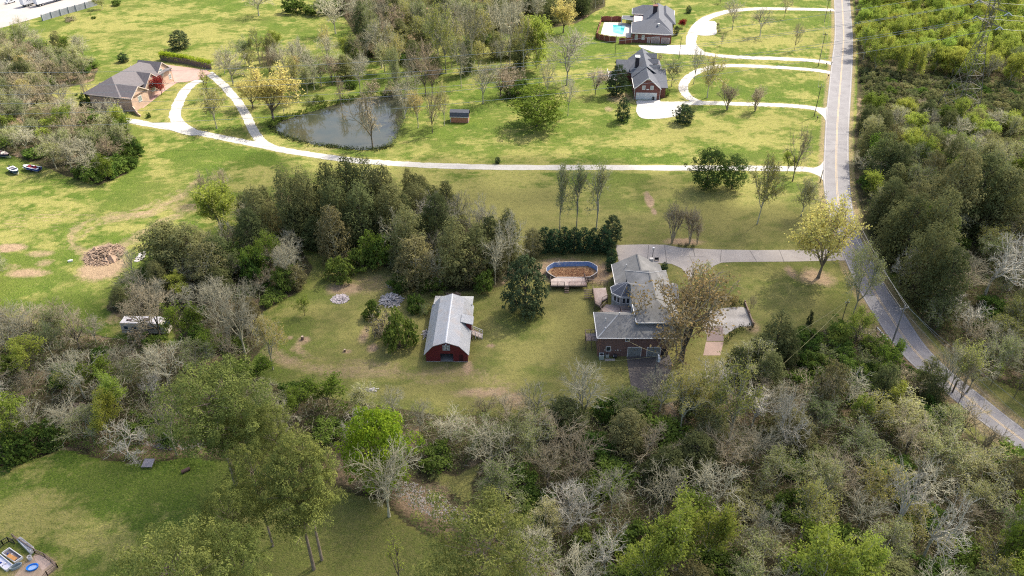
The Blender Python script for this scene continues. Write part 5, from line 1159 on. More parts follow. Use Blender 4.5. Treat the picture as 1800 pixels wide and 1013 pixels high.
# ------------------------------------------------------------ far brick house with the swimming pool
Bb = empty('house', (47.5, 312.4, 0), rad(-8), 'long red brick house with slate roofs beside a fenced swimming pool', 'house')
MB().box(0, 0, -.2, 15.2, 14, 3.7).build('wall', brk, Bb); MB().box(4.5, 14, -.2, 15.2, 33.6, 3.7).build('main_wall', brk, Bb); MB().box(0, 26.5, -.2, 4.5, 33.6, 3.7).build('back_wing_wall', brk, Bb)
r_ = MB().hip(0, 0, 15.2, 13.6, 3.85, 7.6, .5).build('front_roof', shn_dark, Bb); MB().hip(4.5, 1.5, 15.2, 33.6, 3.9, 8.0, .45, ridge='y').build('main_roof', shn_dark, Bb)
MB().hip(-.2, 26.3, 12, 33.8, 3.8, 6.6, .5, ridge='x').build('back_wing_roof', shn_dark, Bb); MB().hip(9.5, 14.5, 16.6, 33, 3.7, 6.9, .5, ridge='y').build('front_wing_roof', shn_dark, Bb); MB().box(15.2, 15, -.2, 16.4, 32.8, 3.5).build('front_wing_wall', brk, Bb)
mb = MB(); mb.bar((-.55, -.55, 3.95), (15.75, -.55, 3.95), .1, .28).bar((-.55, -.55, 3.95), (-.55, 14.1, 3.95), .1, .28).bar((16.65, 14.0, 3.8), (17.15, 33.5, 3.8), .12, .28).bar((-.72, 25.8, 3.9), (4.3, 25.8, 3.9), .1, .25).bar((-.72, 25.8, 3.9), (-.72, 34.3, 3.9), .1, .25); mb.build('eave_trim', white, Bb)
ch = MB().box(7.6, 17.2, 4, 9.3, 19.2, 9.6).build('chimney', MATS['dark_chimney_brick'], Bb); MB().box(7.45, 17.0, 9.6, 9.45, 19.4, 9.8).build('chimney_cap', mat('cap_brick', (.16,.06,.05)), ch)
MB().box(.2, 14.0, 3.0, 4.5, 26.3, 3.2).build('terrace_roof', mat('pinkish_terrace', (.72,.60,.55), (.6,.5,.45), 1), Bb); MB().box(.2, 14.2, -.2, .4, 26.2, 3.0).build('terrace_wall', brk, Bb)
for x, w_ in ((9.1, 2.9), (12.95, 2.9)): door(Bb, (x, 0), w_, 2.3, '-y', mat('dull_white_door', (.34,.27,.25)) if 'dull_white_door' not in MATS else MATS['dull_white_door'])
door(Bb, (6.45, 0), .9, 2.1, '-y', MATS['dull_white_door'], 'side_door', 1)
for x in (1.5, 4.2): window(Bb, (x, 0, 2.2), .9, 1.7, '-y', glp)
MB().box(9.6, 3.5, 5.4, 10.1, 4.0, 6.6).box(9.5, 3.4, 6.6, 10.2, 4.1, 6.7).build('roof_vent', white, Bb); vents(Bb, [(12.5, 9, 6.2), (6, 12.5, 6.4)])
MB().gab(3.6, 7.2, -4.4, -.1, 2.6, 3.5, 'y' if 0 else 'x', .3) if 0 else None
# pool house lean-to
p_ = [G(1094,28,2.6), G(1113,28,2.6), G(1113,36,2.6), G(1093,33,2.6)]
oL = MB().ext([(x-48, y-336) for x, y in p_], 2.5, 2.65).build('roof', shn_dark); PH = empty('pool_shelter', (48, 336, 0), 0, 'low dark-roofed shelter between the pool fence and the brick house', 'shelter'); oL.parent = PH
mb = MB()
for x, y in p_: mb.box(x-48-.08, y-336-.08, 0, x-48+.08, y-336+.08, 2.5)
mb.build('post', white, PH); mb = MB()
for a, b in zip(p_, p_[1:]+p_[:1]): mb.bar((a[0]-48, a[1]-336, 2.68), (b[0]-48, b[1]-336, 2.68), .1, .2)
mb.build('trim', white, PH)
# patio, pool
flat('pool_patio', [(1062,39),(1092,40),(1111,43),(1110,60),(1108,70),(1098,64),(1088,64.5),(1072,63),(1056,60)], concl, .02)
sw = W([(1076,44),(1100,45),(1096,62),(1077,58)])
m, n, L, b = nodes('pool_water'); co = objc(n); L.new(mixc(n, L, ramp(n, L, noise(n, L, .25, 2, .5, co), .4, .6), (.02,.25,.27), (.10,.50,.50)), b.inputs['Base Color']); b.inputs['Roughness'].default_value = .1
sx, sy = sum(p[0] for p in sw)/4, sum(p[1] for p in sw)/4; SP = empty('swimming_pool', (sx, sy, 0), 0, 'turquoise in-ground swimming pool on a white patio inside a red fence', 'pool')
MB().poly([(x-sx, y-sy, .05) for x, y in sw]).build('water', m, SP); mb = MB()
for a, b in zip(sw, sw[1:]+sw[:1]): mb.bar((a[0]-sx, a[1]-sy, .12), (b[0]-sx, b[1]-sy, .12), .4, .1)
mb.build('coping', concl, SP)
def scallop(label, pts, h, posts=True):
    x0, y0 = pts[0]; E = empty('board_fence', (x0, y0, 0), 0, label, 'fence'); 
    for a, b in zip(pts[:-1], pts[1:]):
        a = Vector((a[0]-x0, a[1]-y0, 0)); b = Vector((b[0]-x0, b[1]-y0, 0)); d = b-a; mb = MB(); n_ = 10; nn = Vector((-d.y, d.x, 0)).normalized()*.04
        for i in range(n_):
            t0, t1 = i/n_, (i+1)/n_; z0 = h*(.86+.14*math.sin(math.pi*t0)); z1 = h*(.86+.14*math.sin(math.pi*t1)); p, q = a+d*t0, a+d*t1; k = len(mb.v)
            mb.v += [tuple(p-nn), tuple(q-nn), tuple(q-nn+Vector((0, 0, z1))), tuple(p-nn+Vector((0, 0, z0))), tuple(p+nn), tuple(q+nn), tuple(q+nn+Vector((0, 0, z1))), tuple(p+nn+Vector((0, 0, z0)))]
            mb.f += [[k, k+1, k+2, k+3], [k+5, k+4, k+7, k+6], [k+3, k+2, k+6, k+7]]
        mb.build('fence_panel', fenced, E)
    for a in pts: MB().box(a[0]-x0-.12, a[1]-y0-.12, 0, a[0]-x0+.12, a[1]-y0+.12, h*1.02).build('fence_post', mat('pale_fence_post', (.48,.30,.2)) if 'pale_fence_post' not in MATS else MATS['pale_fence_post'], E)
scallop('red-brown scalloped board fence behind the swimming pool', W([(1057,38),(1075,38),(1093,38)]), 2.3)
scallop('red-brown scalloped board fence along the near side of the swimming pool', W([(1048,67),(1053,70),(1062,72),(1071,74),(1082,75)]), 2.3)
scallop('red-brown scalloped board fence joining the pool gate to the brick house', W([(1088,77),(1099,77),(1110,76)]), 2.3)
scallop('red-brown board fence on the left side of the swimming pool', W([(1057,38),(1053,50),(1048,67)]), 1.5)

# ------------------------------------------------------------ tan brick house
Aa = empty('house', (-121, 241.6, 0), rad(-14), 'tan brick house with brown-grey hip roofs and three front gables by the looping driveway', 'house')
MB().box(-16.6, 0, -.2, -1, 8.5, 4.7).build('wall', brk_tan, Aa); MB().box(-17, 8.5, -.2, -6.2, 27.6, 4.4).build('main_wall', brk_tan, Aa)
MB().hip(-18, 0, -5, 27.6, 4.75, 8.6, .5, ridge='y').build('main_roof', shn_br, Aa)
r_ = MB().gab(0, 8.6, -14.5, -1, 4.6, 7.1, 'x', .4).build('gable_roof', shn_br, Aa); MB().gwall(.05, 8.5, -2, -1, 4, 4.6, 7.05, 'x').build('gable_wall', brk_tan, Aa)
MB().gab(11.4, 19.6, -13, -3.9, 4.0, 7.3, 'x', .35).build('gable_roof', shn_br, Aa); MB().gwall(11.4, 19.6, -8, -3.9, -.2, 4.0, 7.2, 'x').build('gable_wall', brk_tan, Aa)
MB().gab(19.9, 28.6, -14, -5.4, 4.4, 8.0, 'x', .35).build('gable_roof', shn_br, Aa); MB().gwall(19.9, 28.6, -9, -5.4, -.2, 4.4, 7.9, 'x').build('gable_wall', brk_tan, Aa)
for (u0, u1, xx, ze, zr) in ((0, 8.6, -.62, 4.6, 7.1), (11.4, 19.6, -3.57, 4.0, 7.3), (19.9, 28.6, -5.07, 4.4, 8.0)):
    m_ = (u0+u1)/2; mb = MB(); mb.bar((xx, u0-.35, ze-.2), (xx, m_, zr+.03), .1, .3).bar((xx, m_, zr+.03), (xx, u1+.35, ze-.2), .1, .3).build('gable_trim', mat('cream_trim', (.62,.52,.44)) if 'cream_trim' not in MATS else MATS['cream_trim'], Aa)
window(Aa, (-1, 4.2, 3.0), 1.6, 1.7, '+x', glb); window(Aa, (-3.9, 15.2, 2.3), 2.0, 2.0, '+x', glb, arch=True); window(Aa, (-5.4, 23.0, 4.4), 1.8, 1.6, '+x', glb, arch=True); window(Aa, (-5.4, 27.0, 1.9), 1.1, 1.5, '+x', glb)
for x in (-9.6, -6.8): MB().box(x-.25, -.03, 3.7, x+.25, .03, 4.0).build('wall_vent', black, Aa)
MB().box(-12.3, -.03, 1.9, -12.0, .03, 2.2).build('wall_vent', black, Aa); MB().box(-6.3, 9.2, 0, -6.1, 10.7, 2.3).build('front_door', black, Aa)
MB().box(-9.5, -.04, .0, -6.0, .03, 2.0).build('basement_door', mat('grey_roller_door', (.30,.28,.27)), Aa)
mb = MB(); mb.bar((-16.9, -.5, 4.75), (-1, -.5, 4.75), .1, .25).bar((-16.95, -.5, 4.75), (-16.95, 3, 4.75), .1, .25).build('eave_trim', MATS['cream_trim'], Aa); vents(Aa, [(-13.6, 19, 7.3), (-14.5, 22, 6.6)])
mb = MB(); cv = [(-1, 0), (.6, -1.2), (2.0, -2.2), (3.2, -2.6)]
for i, (a, b) in enumerate(zip(cv[:-1], cv[1:])): mb.bar((*a, 2.1-.6*i), (*b, 1.7-.6*i), .3, 2.0)
mb.build('curved_side_wall', brk_tan, Aa)
# retaining wall with hedge behind the brick court
wl = W([(283,106),(300,109),(330,113),(372,122.5)]); x0, y0 = wl[0]; mb = MB()
for a, b in zip(wl[:-1], wl[1:]): mb.bar((a[0]-x0, a[1]-y0, 1.9), (b[0]-x0, b[1]-y0, 1.9), .4, 2.0)
tag(mb.build('retaining_wall', mat('brown_block_wall', (.17,.13,.11), (.12,.09,.08), 1), None, loc=(x0, y0, 0)), 'long brown retaining wall behind the brick court of the tan house', 'wall')
rng = np.random.RandomState(9); Cs = []
for a, b in zip(wl[:-1], wl[1:]):
    t_ = rng.rand(520, 1); Cs.append(np.concatenate([np.array(a)*(1-t_)+np.array(b)*t_, np.zeros((520, 1))], 1)+np.stack([rng.randn(520)*.35, .9+rng.randn(520)*.55, rng.uniform(1.0, 2.9, 520)], -1))
C = np.concatenate(Cs)-np.array([x0, y0, 0]); C = np.repeat(C, 6, 0)+rng.randn(len(C)*6, 3)*.22; C[:, 2] = np.maximum(C[:, 2], .1); V_, Q_, T_ = leaves(C, .17, rng, None, None, .6, .8); o = bpy.data.objects.new('hedge', fastmesh('hedge', V_, Q_, T_, lf_bright)); COL.objects.link(o); o.location = (x0, y0, 0)
tag(o, 'long yellow-green hedge along the top of the brown retaining wall', 'hedge')

# ------------------------------------------------------------ small garden shed by the pond
sx, sy = G(792.5, 215.5); S_ = empty('garden_shed', (sx, sy, 0), rad(-4), 'small orange-sided garden shed with a dark gambrel roof near the pond', 'shed')
oran = lined('orange_siding', (.52,.22,.12), (.42,.17,.09), 'Z', 3, .7, .3)
MB().prof([(0, 0), (3.0, 0), (3.0, 2.1), (2.6, 3.1), (1.5, 3.7), (.4, 3.1), (0, 2.1)], 0, 5.5, 'x').build('wall', oran, S_)
P = [(-.25, 1.95), (.3, 3.2), (1.5, 3.85), (2.7, 3.2), (3.25, 1.95)]; mb = MB()
for (a0, z0), (a1, z1) in zip(P[:-1], P[1:]): mb.prof([(a0, z0), (a0+.0, z0-.08), (a1, z1-.08), (a1, z1)], -.3, 5.8, 'x')
mb.build('roof', shn_dark, S_); MB().bar((-.32, -.25, 1.98), (5.82, -.25, 1.98), .08, .14).tube((0, -.04, 0), (0, -.04, 2), .08, n=4).tube((5.5, -.04, 0), (5.5, -.04, 2), .08, n=4).build('trim', white, S_)
MB().box(5.5, .8, .1, 5.56, 2.2, 2.0).build('shed_door', mat('pale_orange_door', (.55,.30,.2)), S_)
# ------------------------------------------------------------ poles and wires
polem = mat('weathered_pole', (.105,.085,.07), (.06,.05,.04), 3); polegrey = mat('grey_pole', (.22,.21,.19), (.15,.14,.13), 3); wirem = mat('bright_wire', (.45,.45,.44), (.38,.38,.37)); wirey = mat('yellowish_wire', (.50,.44,.22), (.45,.4,.2))  # wires: one pale grey metal, one yellowish metal
TOPS = {}
def pole(key, px, py, ty, label, r=.13, arm=0, m=polem, tank=False, ang=0.):
    h = height_of(px, py, ty); x, y = G(px, py); o = empty('utility_pole', (x, y, 0), ang, label, 'utility pole')
    MB().tube((0, 0, -.2), (0, 0, h), r, r*.7, 8).build('pole', m, o)
    if arm:
        a = MB().box(-arm, -.06, h-.7, arm, .06, h-.55)
        a.bar((-arm*.6, .08, h-.6), (0, .08, h-1.5), .05, .05).bar((arm*.6, .08, h-.6), (0, .08, h-1.5), .05, .05).build('crossarm', m, o)
        for u in (-arm*.9, arm*.9): MB().tube((u, 0, h-.55), (u, 0, h-.3), .06, .04, 6).build('insulator', white, o)
        MB().tube((0, 0, h), (0, 0, h+.25), .06, .04, 6).build('insulator', white, o)
    if tank: MB().tube((.38, -.1, h-2.2), (.38, -.1, h-1.3), .24, .24, 10).tube((.38, -.1, h-1.3), (.38, -.1, h-1.2), .24, .1, 10).build('transformer', mat('pale_transformer', (.55,.57,.6)), o); 
    if tank: MB().tube((.1, -.12, h-.5), (.25, -.5, h-.7), .1, .16, 8).build('lamp', white, o)
    TOPS[key] = (x, y, h); return o
pole('r1', 1449, 39, -2, 'utility pole farthest up the road', arm=.9); pole('r2', 1438, 117, 58, 'utility pole between the two paired white driveways', arm=.9)
pole('r3', 1431, 205, 150, 'utility pole just below the lowest white driveway mouth', arm=.9); pole('r4', 1441.5, 321, 299, 'short leaning-looking post at the long driveway mouth', r=.14)
pole('r5', 1567, 606, 538, 'tall utility pole with a crossarm at the inside of the road curve', r=.17, arm=1.1, m=polegrey, ang=rad(20)); pole('g1', 1148, 681, 619, 'utility pole with transformer in front of the garage driveway', r=.15, m=polegrey, tank=True)
pole('y1', 1476, 577, 528, 'thin dark pole in the bushes near the leaning tree', r=.09, arm=.4); pole('p1', 1081, 98, 62, 'dark pole on the lawn in front of the pool fence', r=.1); pole('p2', 1193, 106, 66, 'dark pole on the white apron of the far brick house', r=.12)
pole('s1', 1674, 690, 668, 'short dark stub of a pole beside the lower road', r=.17)
def wire(a, b, sag, label, r=.035, m=wirem, n_=14):
    a = Vector(a); b = Vector(b); mb = MB(); pr = None
    o0 = a.copy()
    for i in range(n_+1):
        t_ = i/n_; p = a.lerp(b, t_)-Vector((0, 0, 4*sag*t_*(1-t_)))-o0
        if pr is not None: mb.tube(pr, p, r, r, 3)
        pr = p
    o = mb.build('overhead_wire', m, None, loc=tuple(a)); return tag(o, label, 'wire')
def off(k, dx=0, dz=0): x, y, h = TOPS[k]; return (x+dx, y, h+dz)
for dx, nm_ in ((-.8, 'left'), (.8, 'right')):
    wire(off('r1', dx, -.3), off('r2', dx, -.3), .6, f'{nm_} wire between the two farthest road poles', .025, polegrey); wire(off('r2', dx, -.3), off('r3', dx, -.3), .6, f'{nm_} wire between the middle road poles', .025, polegrey)
    wire(off('r5', dx, -.3), (G(1462, 330, 8)[0]+dx, G(1462, 330, 8)[1], 8), .9, f'{nm_} wire running up the road from the crossarm pole', .018); wire(off('r5', dx, -.3), (G(1860, 800, 8)[0]+dx, G(1860, 800, 8)[1], 8), .8, f'{nm_} wire running down beside the road curve', .018)
wire(off('r5', 0, .2), (*G(1480, 330, 10), 10), .8, 'top wire running up the road above the asphalt', .02); wire(off('r5', 0, .2), (*G(1900, 790, 10), 10), .8, 'top wire running to the lower right corner', .02)
wire(off('y1', 0, -.1), (*G(1340, 620, 5), 5), .5, 'yellowish upper wire over the lawn near the road', .026, wirey); wire(off('y1', 0, -.5), (*G(1365, 650, 5), 5), .5, 'yellowish lower wire over the lawn near the road', .026, wirey)
wire(off('g1', 0, -1), (*G(930, 640, 4), 4), .5, 'thin wire crossing the yard left of the garage pole', .02, wirey); wire(off('g1', 0, -1), (*G(1200, 618, 6), 6), .2, 'thin wire from the garage pole to the oak', .02, wirey); wire(off('g1', 0, -.3), (22.0, 119.2, 4.4), .3, 'service wire from the garage pole to the brick wall', .02, wirey)

# ------------------------------------------------------------ lattice transmission tower
tx, ty_ = G(1682, 200); TW = empty('lattice_tower', (tx, ty_, 0), rad(8), 'steel lattice power line tower rising from the scrub at the top right', 'tower')
steel = mat('galvanised_steel', (.17,.155,.13), (.11,.10,.09), 2, .6)
def lev(z): return 4.6*(1-z/24)+.9*(z/24) if z < 24 else .9
LG = [MB() for _ in range(4)]; mb2 = MB(); zs = [0, 5, 9.5, 13.5, 17, 20, 22.5, 25, 28, 31, 34, 37, 40]
for a, b in zip(zs[:-1], zs[1:]):
    ra, rb = lev(a), lev(b); ca = [(-ra,-ra),(ra,-ra),(ra,ra),(-ra,ra)]; cb = [(-rb,-rb),(rb,-rb),(rb,rb),(-rb,rb)]
    for i in range(4):
        j = (i+1) % 4; LG[i].tube((*ca[i], a), (*cb[i], b), .09, n=4); mb2.tube((*ca[i], a), (*cb[j], b), .045, n=3); mb2.tube((*ca[j], a), (*cb[i], b), .045, n=3); mb2.tube((*cb[i], b), (*cb[j], b), .05, n=3)
for g_ in LG: g_.build('tower_leg', steel, TW)
mb2.build('bracing', steel, TW)
ends = []
for z, l in ((29, 5.5), (33.5, 7), (38, 5.5)):
    mb = MB()
    for s in (-1, 1):
        mb.tube((0, -.9, z), (0, s*l, z+.3), .09, n=3).tube((-.9, s*.9, z), (0, s*l, z+.3), .07, n=3).tube((.9, s*.9, z), (0, s*l, z+.3), .07, n=3).tube((0, s*.9, z+1.8), (0, s*l, z+.3), .07, n=3)
    ar = mb.build('crossarm', steel, TW);
    for s in (-1, 1): MB().tube((0, s*l, z+.3), (-1.2, s*l, z-.5), .15, n=6).tube((0, s*l, z+.3), (1.2, s*l, z-.5), .15, n=6).build('insulator', mat('glass_insulator', (.35,.4,.48)) if 'glass_insulator' not in MATS else MATS['glass_insulator'], ar); ends.append((s*l, z-.3))
lp = (*G(-120, 280, 17), 17)
for i, (yy, z) in enumerate(ends):
    nm_ = ['lowest near', 'lowest far', 'middle near', 'middle far', 'highest near', 'highest far'][i]
    e = G(-300, 300, 0); wire((tx, ty_+yy, z), (e[0], e[1]+yy*1.6, z-12), 9, f'{nm_} power line strand running left across the whole view', .045 if i else .046, wirem, 40)
    wire((tx, ty_+yy, z), (tx+150, ty_+yy+12, z+1), 4, f'{nm_} power line strand running right from the tower', .04)

# ------------------------------------------------------------ motorhome
rvx, rvy = G(255, 589); RV = empty('motorhome', (rvx-4.5, rvy+.1, 0), rad(-2), 'old cream and white motorhome parked among bare trees, front to the right', 'motorhome')
cream = mat('aged_cream_body', (.50,.47,.40), (.40,.37,.31), 1.2, .5); rvroof = mat('dirty_white_roof', (.62,.59,.57), (.46,.43,.42), .8, .6)
MB().prof([(0, .5), (8.6, .45), (9.25, .8), (9.1, 1.5), (8.6, 2.75), (8.3, 2.95), (0, 2.95)], 0, 2.45, 'x' if 0 else 'y') if 0 else None
mb = MB(); pf = [(0, .5), (8.7, .45), (9.3, .8), (9.2, 1.5), (8.7, 2.75), (8.3, 2.9), (.1, 2.9)]; k = len(pf)
mb.v = [(x, 0, z) for x, z in pf]+[(x, 2.45, z) for x, z in pf]; mb.f = [list(range(k)), [k+i for i in range(k)][::-1]]+[[(i+1) % k, i, k+i, k+(i+1) % k] for i in range(k)]; mb.build('body', cream, RV)
MB().box(.1, .06, 2.905, 8.3, 2.39, 2.99).build('roof', rvroof, RV); MB().box(1.2, .7, 2.99, 2.2, 1.2, 3.15).build('roof_hatch', mat('hatch_brown', (.12,.09,.09)), RV); MB().box(4.6, .8, 2.99, 5.8, 1.5, 3.28).build('roof_hatch', MATS['hatch_brown'], RV)
MB().box(6.0, .3, 2.99, 7.0, .7, 3.1).build('roof_hatch', rvroof, RV); MB().box(4.2, .08, 2.99, 4.3, 2.35, 3.02).build('roof_seam', flash, RV)
for x0, x1, z0, z1 in ((.7, 1.5, 1.5, 2.2), (2.2, 3.2, 1.5, 2.2), (5.5, 6.9, 1.5, 2.3), (7.4, 8.1, 1.5, 2.2)):
    f = MB().box(x0-.06, -.03, z0-.06, x1+.06, .02, z1+.06).build('window', flash, RV); MB().box(x0, -.05, z0, x1, -.02, z1).build('pane', glass('blue_glass', (.01,.04,.07)) if 'blue_glass' not in MATS else MATS['blue_glass'], f)
MB().poly([(9.24, .2, 1.55), (9.24, 2.25, 1.55), (8.82, 2.25, 2.6), (8.82, .2, 2.6)]).build('windscreen', gl, RV)
MB().box(.05, -.02, 1.05, 8.9, .0, 1.2).build('side_stripe', mat('brown_stripe', (.22,.15,.1)), RV); MB().box(9.2, .1, .35, 9.45, 2.35, .6).build('bumper', mat('cream_bumper', (.6,.55,.42)), RV)
for x in (1.7, 2.6, 7.6):
    w_ = MB().tube((x, -.04, .42), (x, .22, .42), .42, .42, 14).tube((x, 2.22, .42), (x, 2.49, .42), .42, .42, 14).build('tyre', black, RV); MB().tube((x, -.06, .42), (x, -.03, .42), .2, .2, 10).build('rim', flash, w_)

# ------------------------------------------------------------ boats on the lawn
def boat(px, py, L0, rz, hullc, deckc, seatc, label, moto=True):
    x, y = G(px, py); o = empty('boat', (x, y, 0), rz, label, 'boat', 'small boats on trailers at the left edge of the field'); mb = MB(); ns = 9; ring = []
    for i in range(ns):
        t_ = i/(ns-1); xx = (t_-.5)*L0; wd = .95*math.sqrt(max(.0, 1-max(0, (t_-.45)/.56)**2.2)); kz_ = .45+.25*max(0, t_-.6)**1.5*3; zt = 1.15+.15*t_
        ring.append([(xx, -wd, zt), (xx, -wd*.8, kz_+.12), (xx, 0, kz_), (xx, wd*.8, kz_+.12), (xx, wd, zt)])
    for r_ in ring: mb.v += r_
    for i in range(ns-1):
        for j in range(4): a = i*5+j; mb.f.append([a, a+5, a+6, a+1])
    mb.f.append([0, 1, 2, 3, 4]); mb.build('hull', hullc, o)
    dk = MB(); n5 = [(r_[0], r_[4]) for r_ in ring]
    for (a, b), (c, d) in zip(n5[:-1], n5[1:]):
        k = len(dk.v); f_ = .72; dk.v += [a, tuple(Vector(a).lerp(Vector(b), .16)), tuple(Vector(c).lerp(Vector(d), .16)), c, b, tuple(Vector(b).lerp(Vector(a), .16)), tuple(Vector(d).lerp(Vector(c), .16)), d]; dk.f += [[k+3, k+2, k+1, k], [k+4, k+5, k+6, k+7]]
    dk.poly([n5[-3][0], n5[-2][0], n5[-1][0], n5[-1][1], n5[-2][1], n5[-3][1]]).box(-L0*.5, -.9, 1.0, -L0*.42, .9, 1.22); dk.build('deck', deckc, o)
    fl = MB(); fl.poly([(-L0*.42, -.7, .75), (L0*.3, -.62, .75), (L0*.3, .62, .75), (-L0*.42, .7, .75)]).build('cockpit_floor', mat('boat_floor_'+str(px), (.25,.22,.22)), o)
    for u in (-.22, .1): MB().box(L0*u, -.55, .75, L0*u+.5, .55, 1.15).box(L0*u, -.55, 1.15, L0*u+.12, .55, 1.5).build('seat', seatc, o)
    MB().poly([(L0*.2, -.7, 1.25), (L0*.14, -.7, 1.6), (L0*.14, .7, 1.6), (L0*.2, .7, 1.25)]).build('windscreen', gl, o)
    if moto: MB().box(-L0*.5-.35, -.2, .9, -L0*.5, .2, 1.55).tube((-L0*.5-.2, 0, .9), (-L0*.5-.25, 0, .4), .08).build('outboard_motor', black, o)
    tr = MB().bar((-L0*.45, -.7, .45), (L0*.35, -.5, .45), .08, .1).bar((-L0*.45, .7, .45), (L0*.35, .5, .45), .08, .1).bar((L0*.35, -.5, .45), (L0*.62, 0, .45), .08, .1).bar((L0*.35, .5, .45), (L0*.62, 0, .45), .08, .1).build('trailer', flash, o)
    for s in (-1, 1): MB().tube((-.4, s*.85-.1, .3), (-.4, s*.85+.1, .3), .3, .3, 12).build('wheel', black, tr)
blu = mat('blue_hull', (.03,.07,.32), (.02,.05,.25), 1, .3); teal = mat('dark_teal_hull', (.03,.09,.16), (.03,.06,.1), 1, .3); navy = mat('navy_hull', (.025,.03,.08), None, 1, .3); bw = mat('boat_white', (.68,.68,.70), (.55,.55,.58), 2, .4); rs_ = mat('red_seat', (.4,.06,.08)); gs_ = mat('grey_seat', (.35,.33,.36))
boat(57.5, 300, 5.6, rad(180-18), blu, bw, rs_, 'white and blue speedboat on a trailer near the trees'); boat(26, 304, 4.2, rad(-38), teal, bw, gs_, 'smaller dark teal boat left of the blue speedboat'); boat(4, 275, 6.0, rad(-22), navy, mat('tan_deck', (.45,.36,.33)), rs_, 'navy boat with red seats cut by the left edge')

# ------------------------------------------------------------ highway traffic and barrier
def fwd_pt(px, py): return G(px, py)
ang = math.atan2(uy, ux)
tw = mat('trailer_white', (.74,.74,.76), (.62,.62,.66), .7, .4); twb = mat('white_cab', (.7,.7,.72), None, 1, .3)
def lorry(px, py, L0, label, text=None):
    x, y = G(px, py); o = empty('semi_trailer', (x, y, 0), ang, label, 'trailer'); MB().box(0, 0, 1.15, L0, 2.6, 4.05).build('cargo_box', tw, o)
    MB().box(0, .03, 1.05, L0, 2.57, 1.15).box(L0*.72, .3, .55, L0*.95, 2.3, 1.0).build('chassis', black, o); mb = MB()
    for i in range(1, 14): mb.box(L0*i/14-.03, -.02, 1.2, L0*i/14+.03, .0, 4.0)
    mb.build('side_ribs', flash, o); MB().box(-.03, .1, 1.2, -.01, 1.27, 3.95).box(-.03, 1.33, 1.2, -.01, 2.5, 3.95).build('rear_doors', tw, o)
    for xx in (1.2, 2.5):
        for yy in (0.05, 2.2): w_ = MB().tube((xx, yy, .5), (xx, yy+.4, .5), .5, .5, 14).build('wheel', black, o); MB().tube((xx, yy-.02, .5), (xx, yy, .5), .25, .25, 10).build('rim', flash, w_)
    MB().box(L0*.6, .4, 0.3, L0*.62, .6, 1.05).box(L0*.6, 2., 0.3, L0*.62, 2.2, 1.05).build('landing_leg', black, o)
    if text:
        fc = bpy.data.curves.new('lettering', 'FONT'); fc.body = text; fc.size = 1.5; fc.extrude = .01; to = bpy.data.objects.new('lettering', fc); COL.objects.link(to)
        dg = bpy.context.evaluated_depsgraph_get(); me = bpy.data.meshes.new_from_object(to.evaluated_get(dg)); bpy.data.objects.remove(to)
        t2 = bpy.data.objects.new('lettering', me); COL.objects.link(t2); me.materials.append(mat('navy_lettering', (.03,.03,.10))); t2.parent = o; t2.rotation_euler = (math.pi/2, 0, 0); t2.location = (1.6, -.04, 2.3)
    return o
lorry(44, 14, 5.6, 'short white box trailer with dark letters, left one of two on the highway', 'XTRA'); lorry(67.5, 13, 16, 'long white semi trailer on the highway, right one of two')
def car(px, py, body, label):
    x, y = G(px, py); o = empty('car', (x, y, 0), ang, label, 'car'); pf = [(0, .35), (4.5, .35), (4.55, .75), (3.5, .95), (2.9, 1.42), (1.2, 1.45), (.5, 1.0), (0, .9)]; k = len(pf); mb = MB()
    mb.v = [(x_, 0, z) for x_, z in pf]+[(x_, 1.75, z) for x_, z in pf]; mb.f = [list(range(k)), [k+i for i in range(k)][::-1]]+[[(i+1) % k, i, k+i, k+(i+1) % k] for i in range(k)]; mb.build('body', body, o)
    MB().poly([(3.42, .15, 1.0), (3.42, 1.6, 1.0), (2.95, 1.5, 1.39), (2.95, .25, 1.39)]).poly([(.58, 1.6, 1.06), (.58, .15, 1.06), (1.15, .25, 1.42), (1.15, 1.5, 1.42)]).box(1.2, -.01, .98, 2.9, .0, 1.32).build('window', gl, o)
    for xx in (.85, 3.6):
        for yy in (-.02, 1.6): w_ = MB().tube((xx, yy, .33), (xx, yy+.18, .33), .33, .33, 12).build('wheel', black, o)
    MB().box(4.53, .1, .6, 4.58, .45, .75).build('headlight', flash, o); MB().box(4.53, 1.3, .6, 4.58, 1.65, .75).build('headlight', flash, o)
car(13, 8, twb, 'white car in the far lane at the top left corner'); car(17, 1.5, twb, 'white car cut by the top edge above the other car')
wl = [(76,37),(92,32),(108,27.5),(122,23.5),(135,20),(152,15),(172,9)]; wlw = W(wl); bar_m = mat('grey_concrete_barrier', (.27,.29,.32), (.20,.21,.23), .6)
lab = ['lowest left', 'second from the left', 'third from the left', 'fourth from the left', 'fifth from the left', 'topmost right']
for i, (a, b) in enumerate(zip(wlw[:-1], wlw[1:])):
    mb = MB().bar((0, 0, 2.5), (b[0]-a[0]-.15, b[1]-a[1]-.05, 2.5), .35, 2.6)
    for t_ in (0,): mb.box(-.25, -.25, 0, .25, .25, 2.7)
    o = mb.build('noise_wall', bar_m, None, loc=(a[0], a[1], 0)); tag(o, f'grey concrete wall section along the highway, {lab[i]}', 'wall', 'concrete wall sections along the highway')

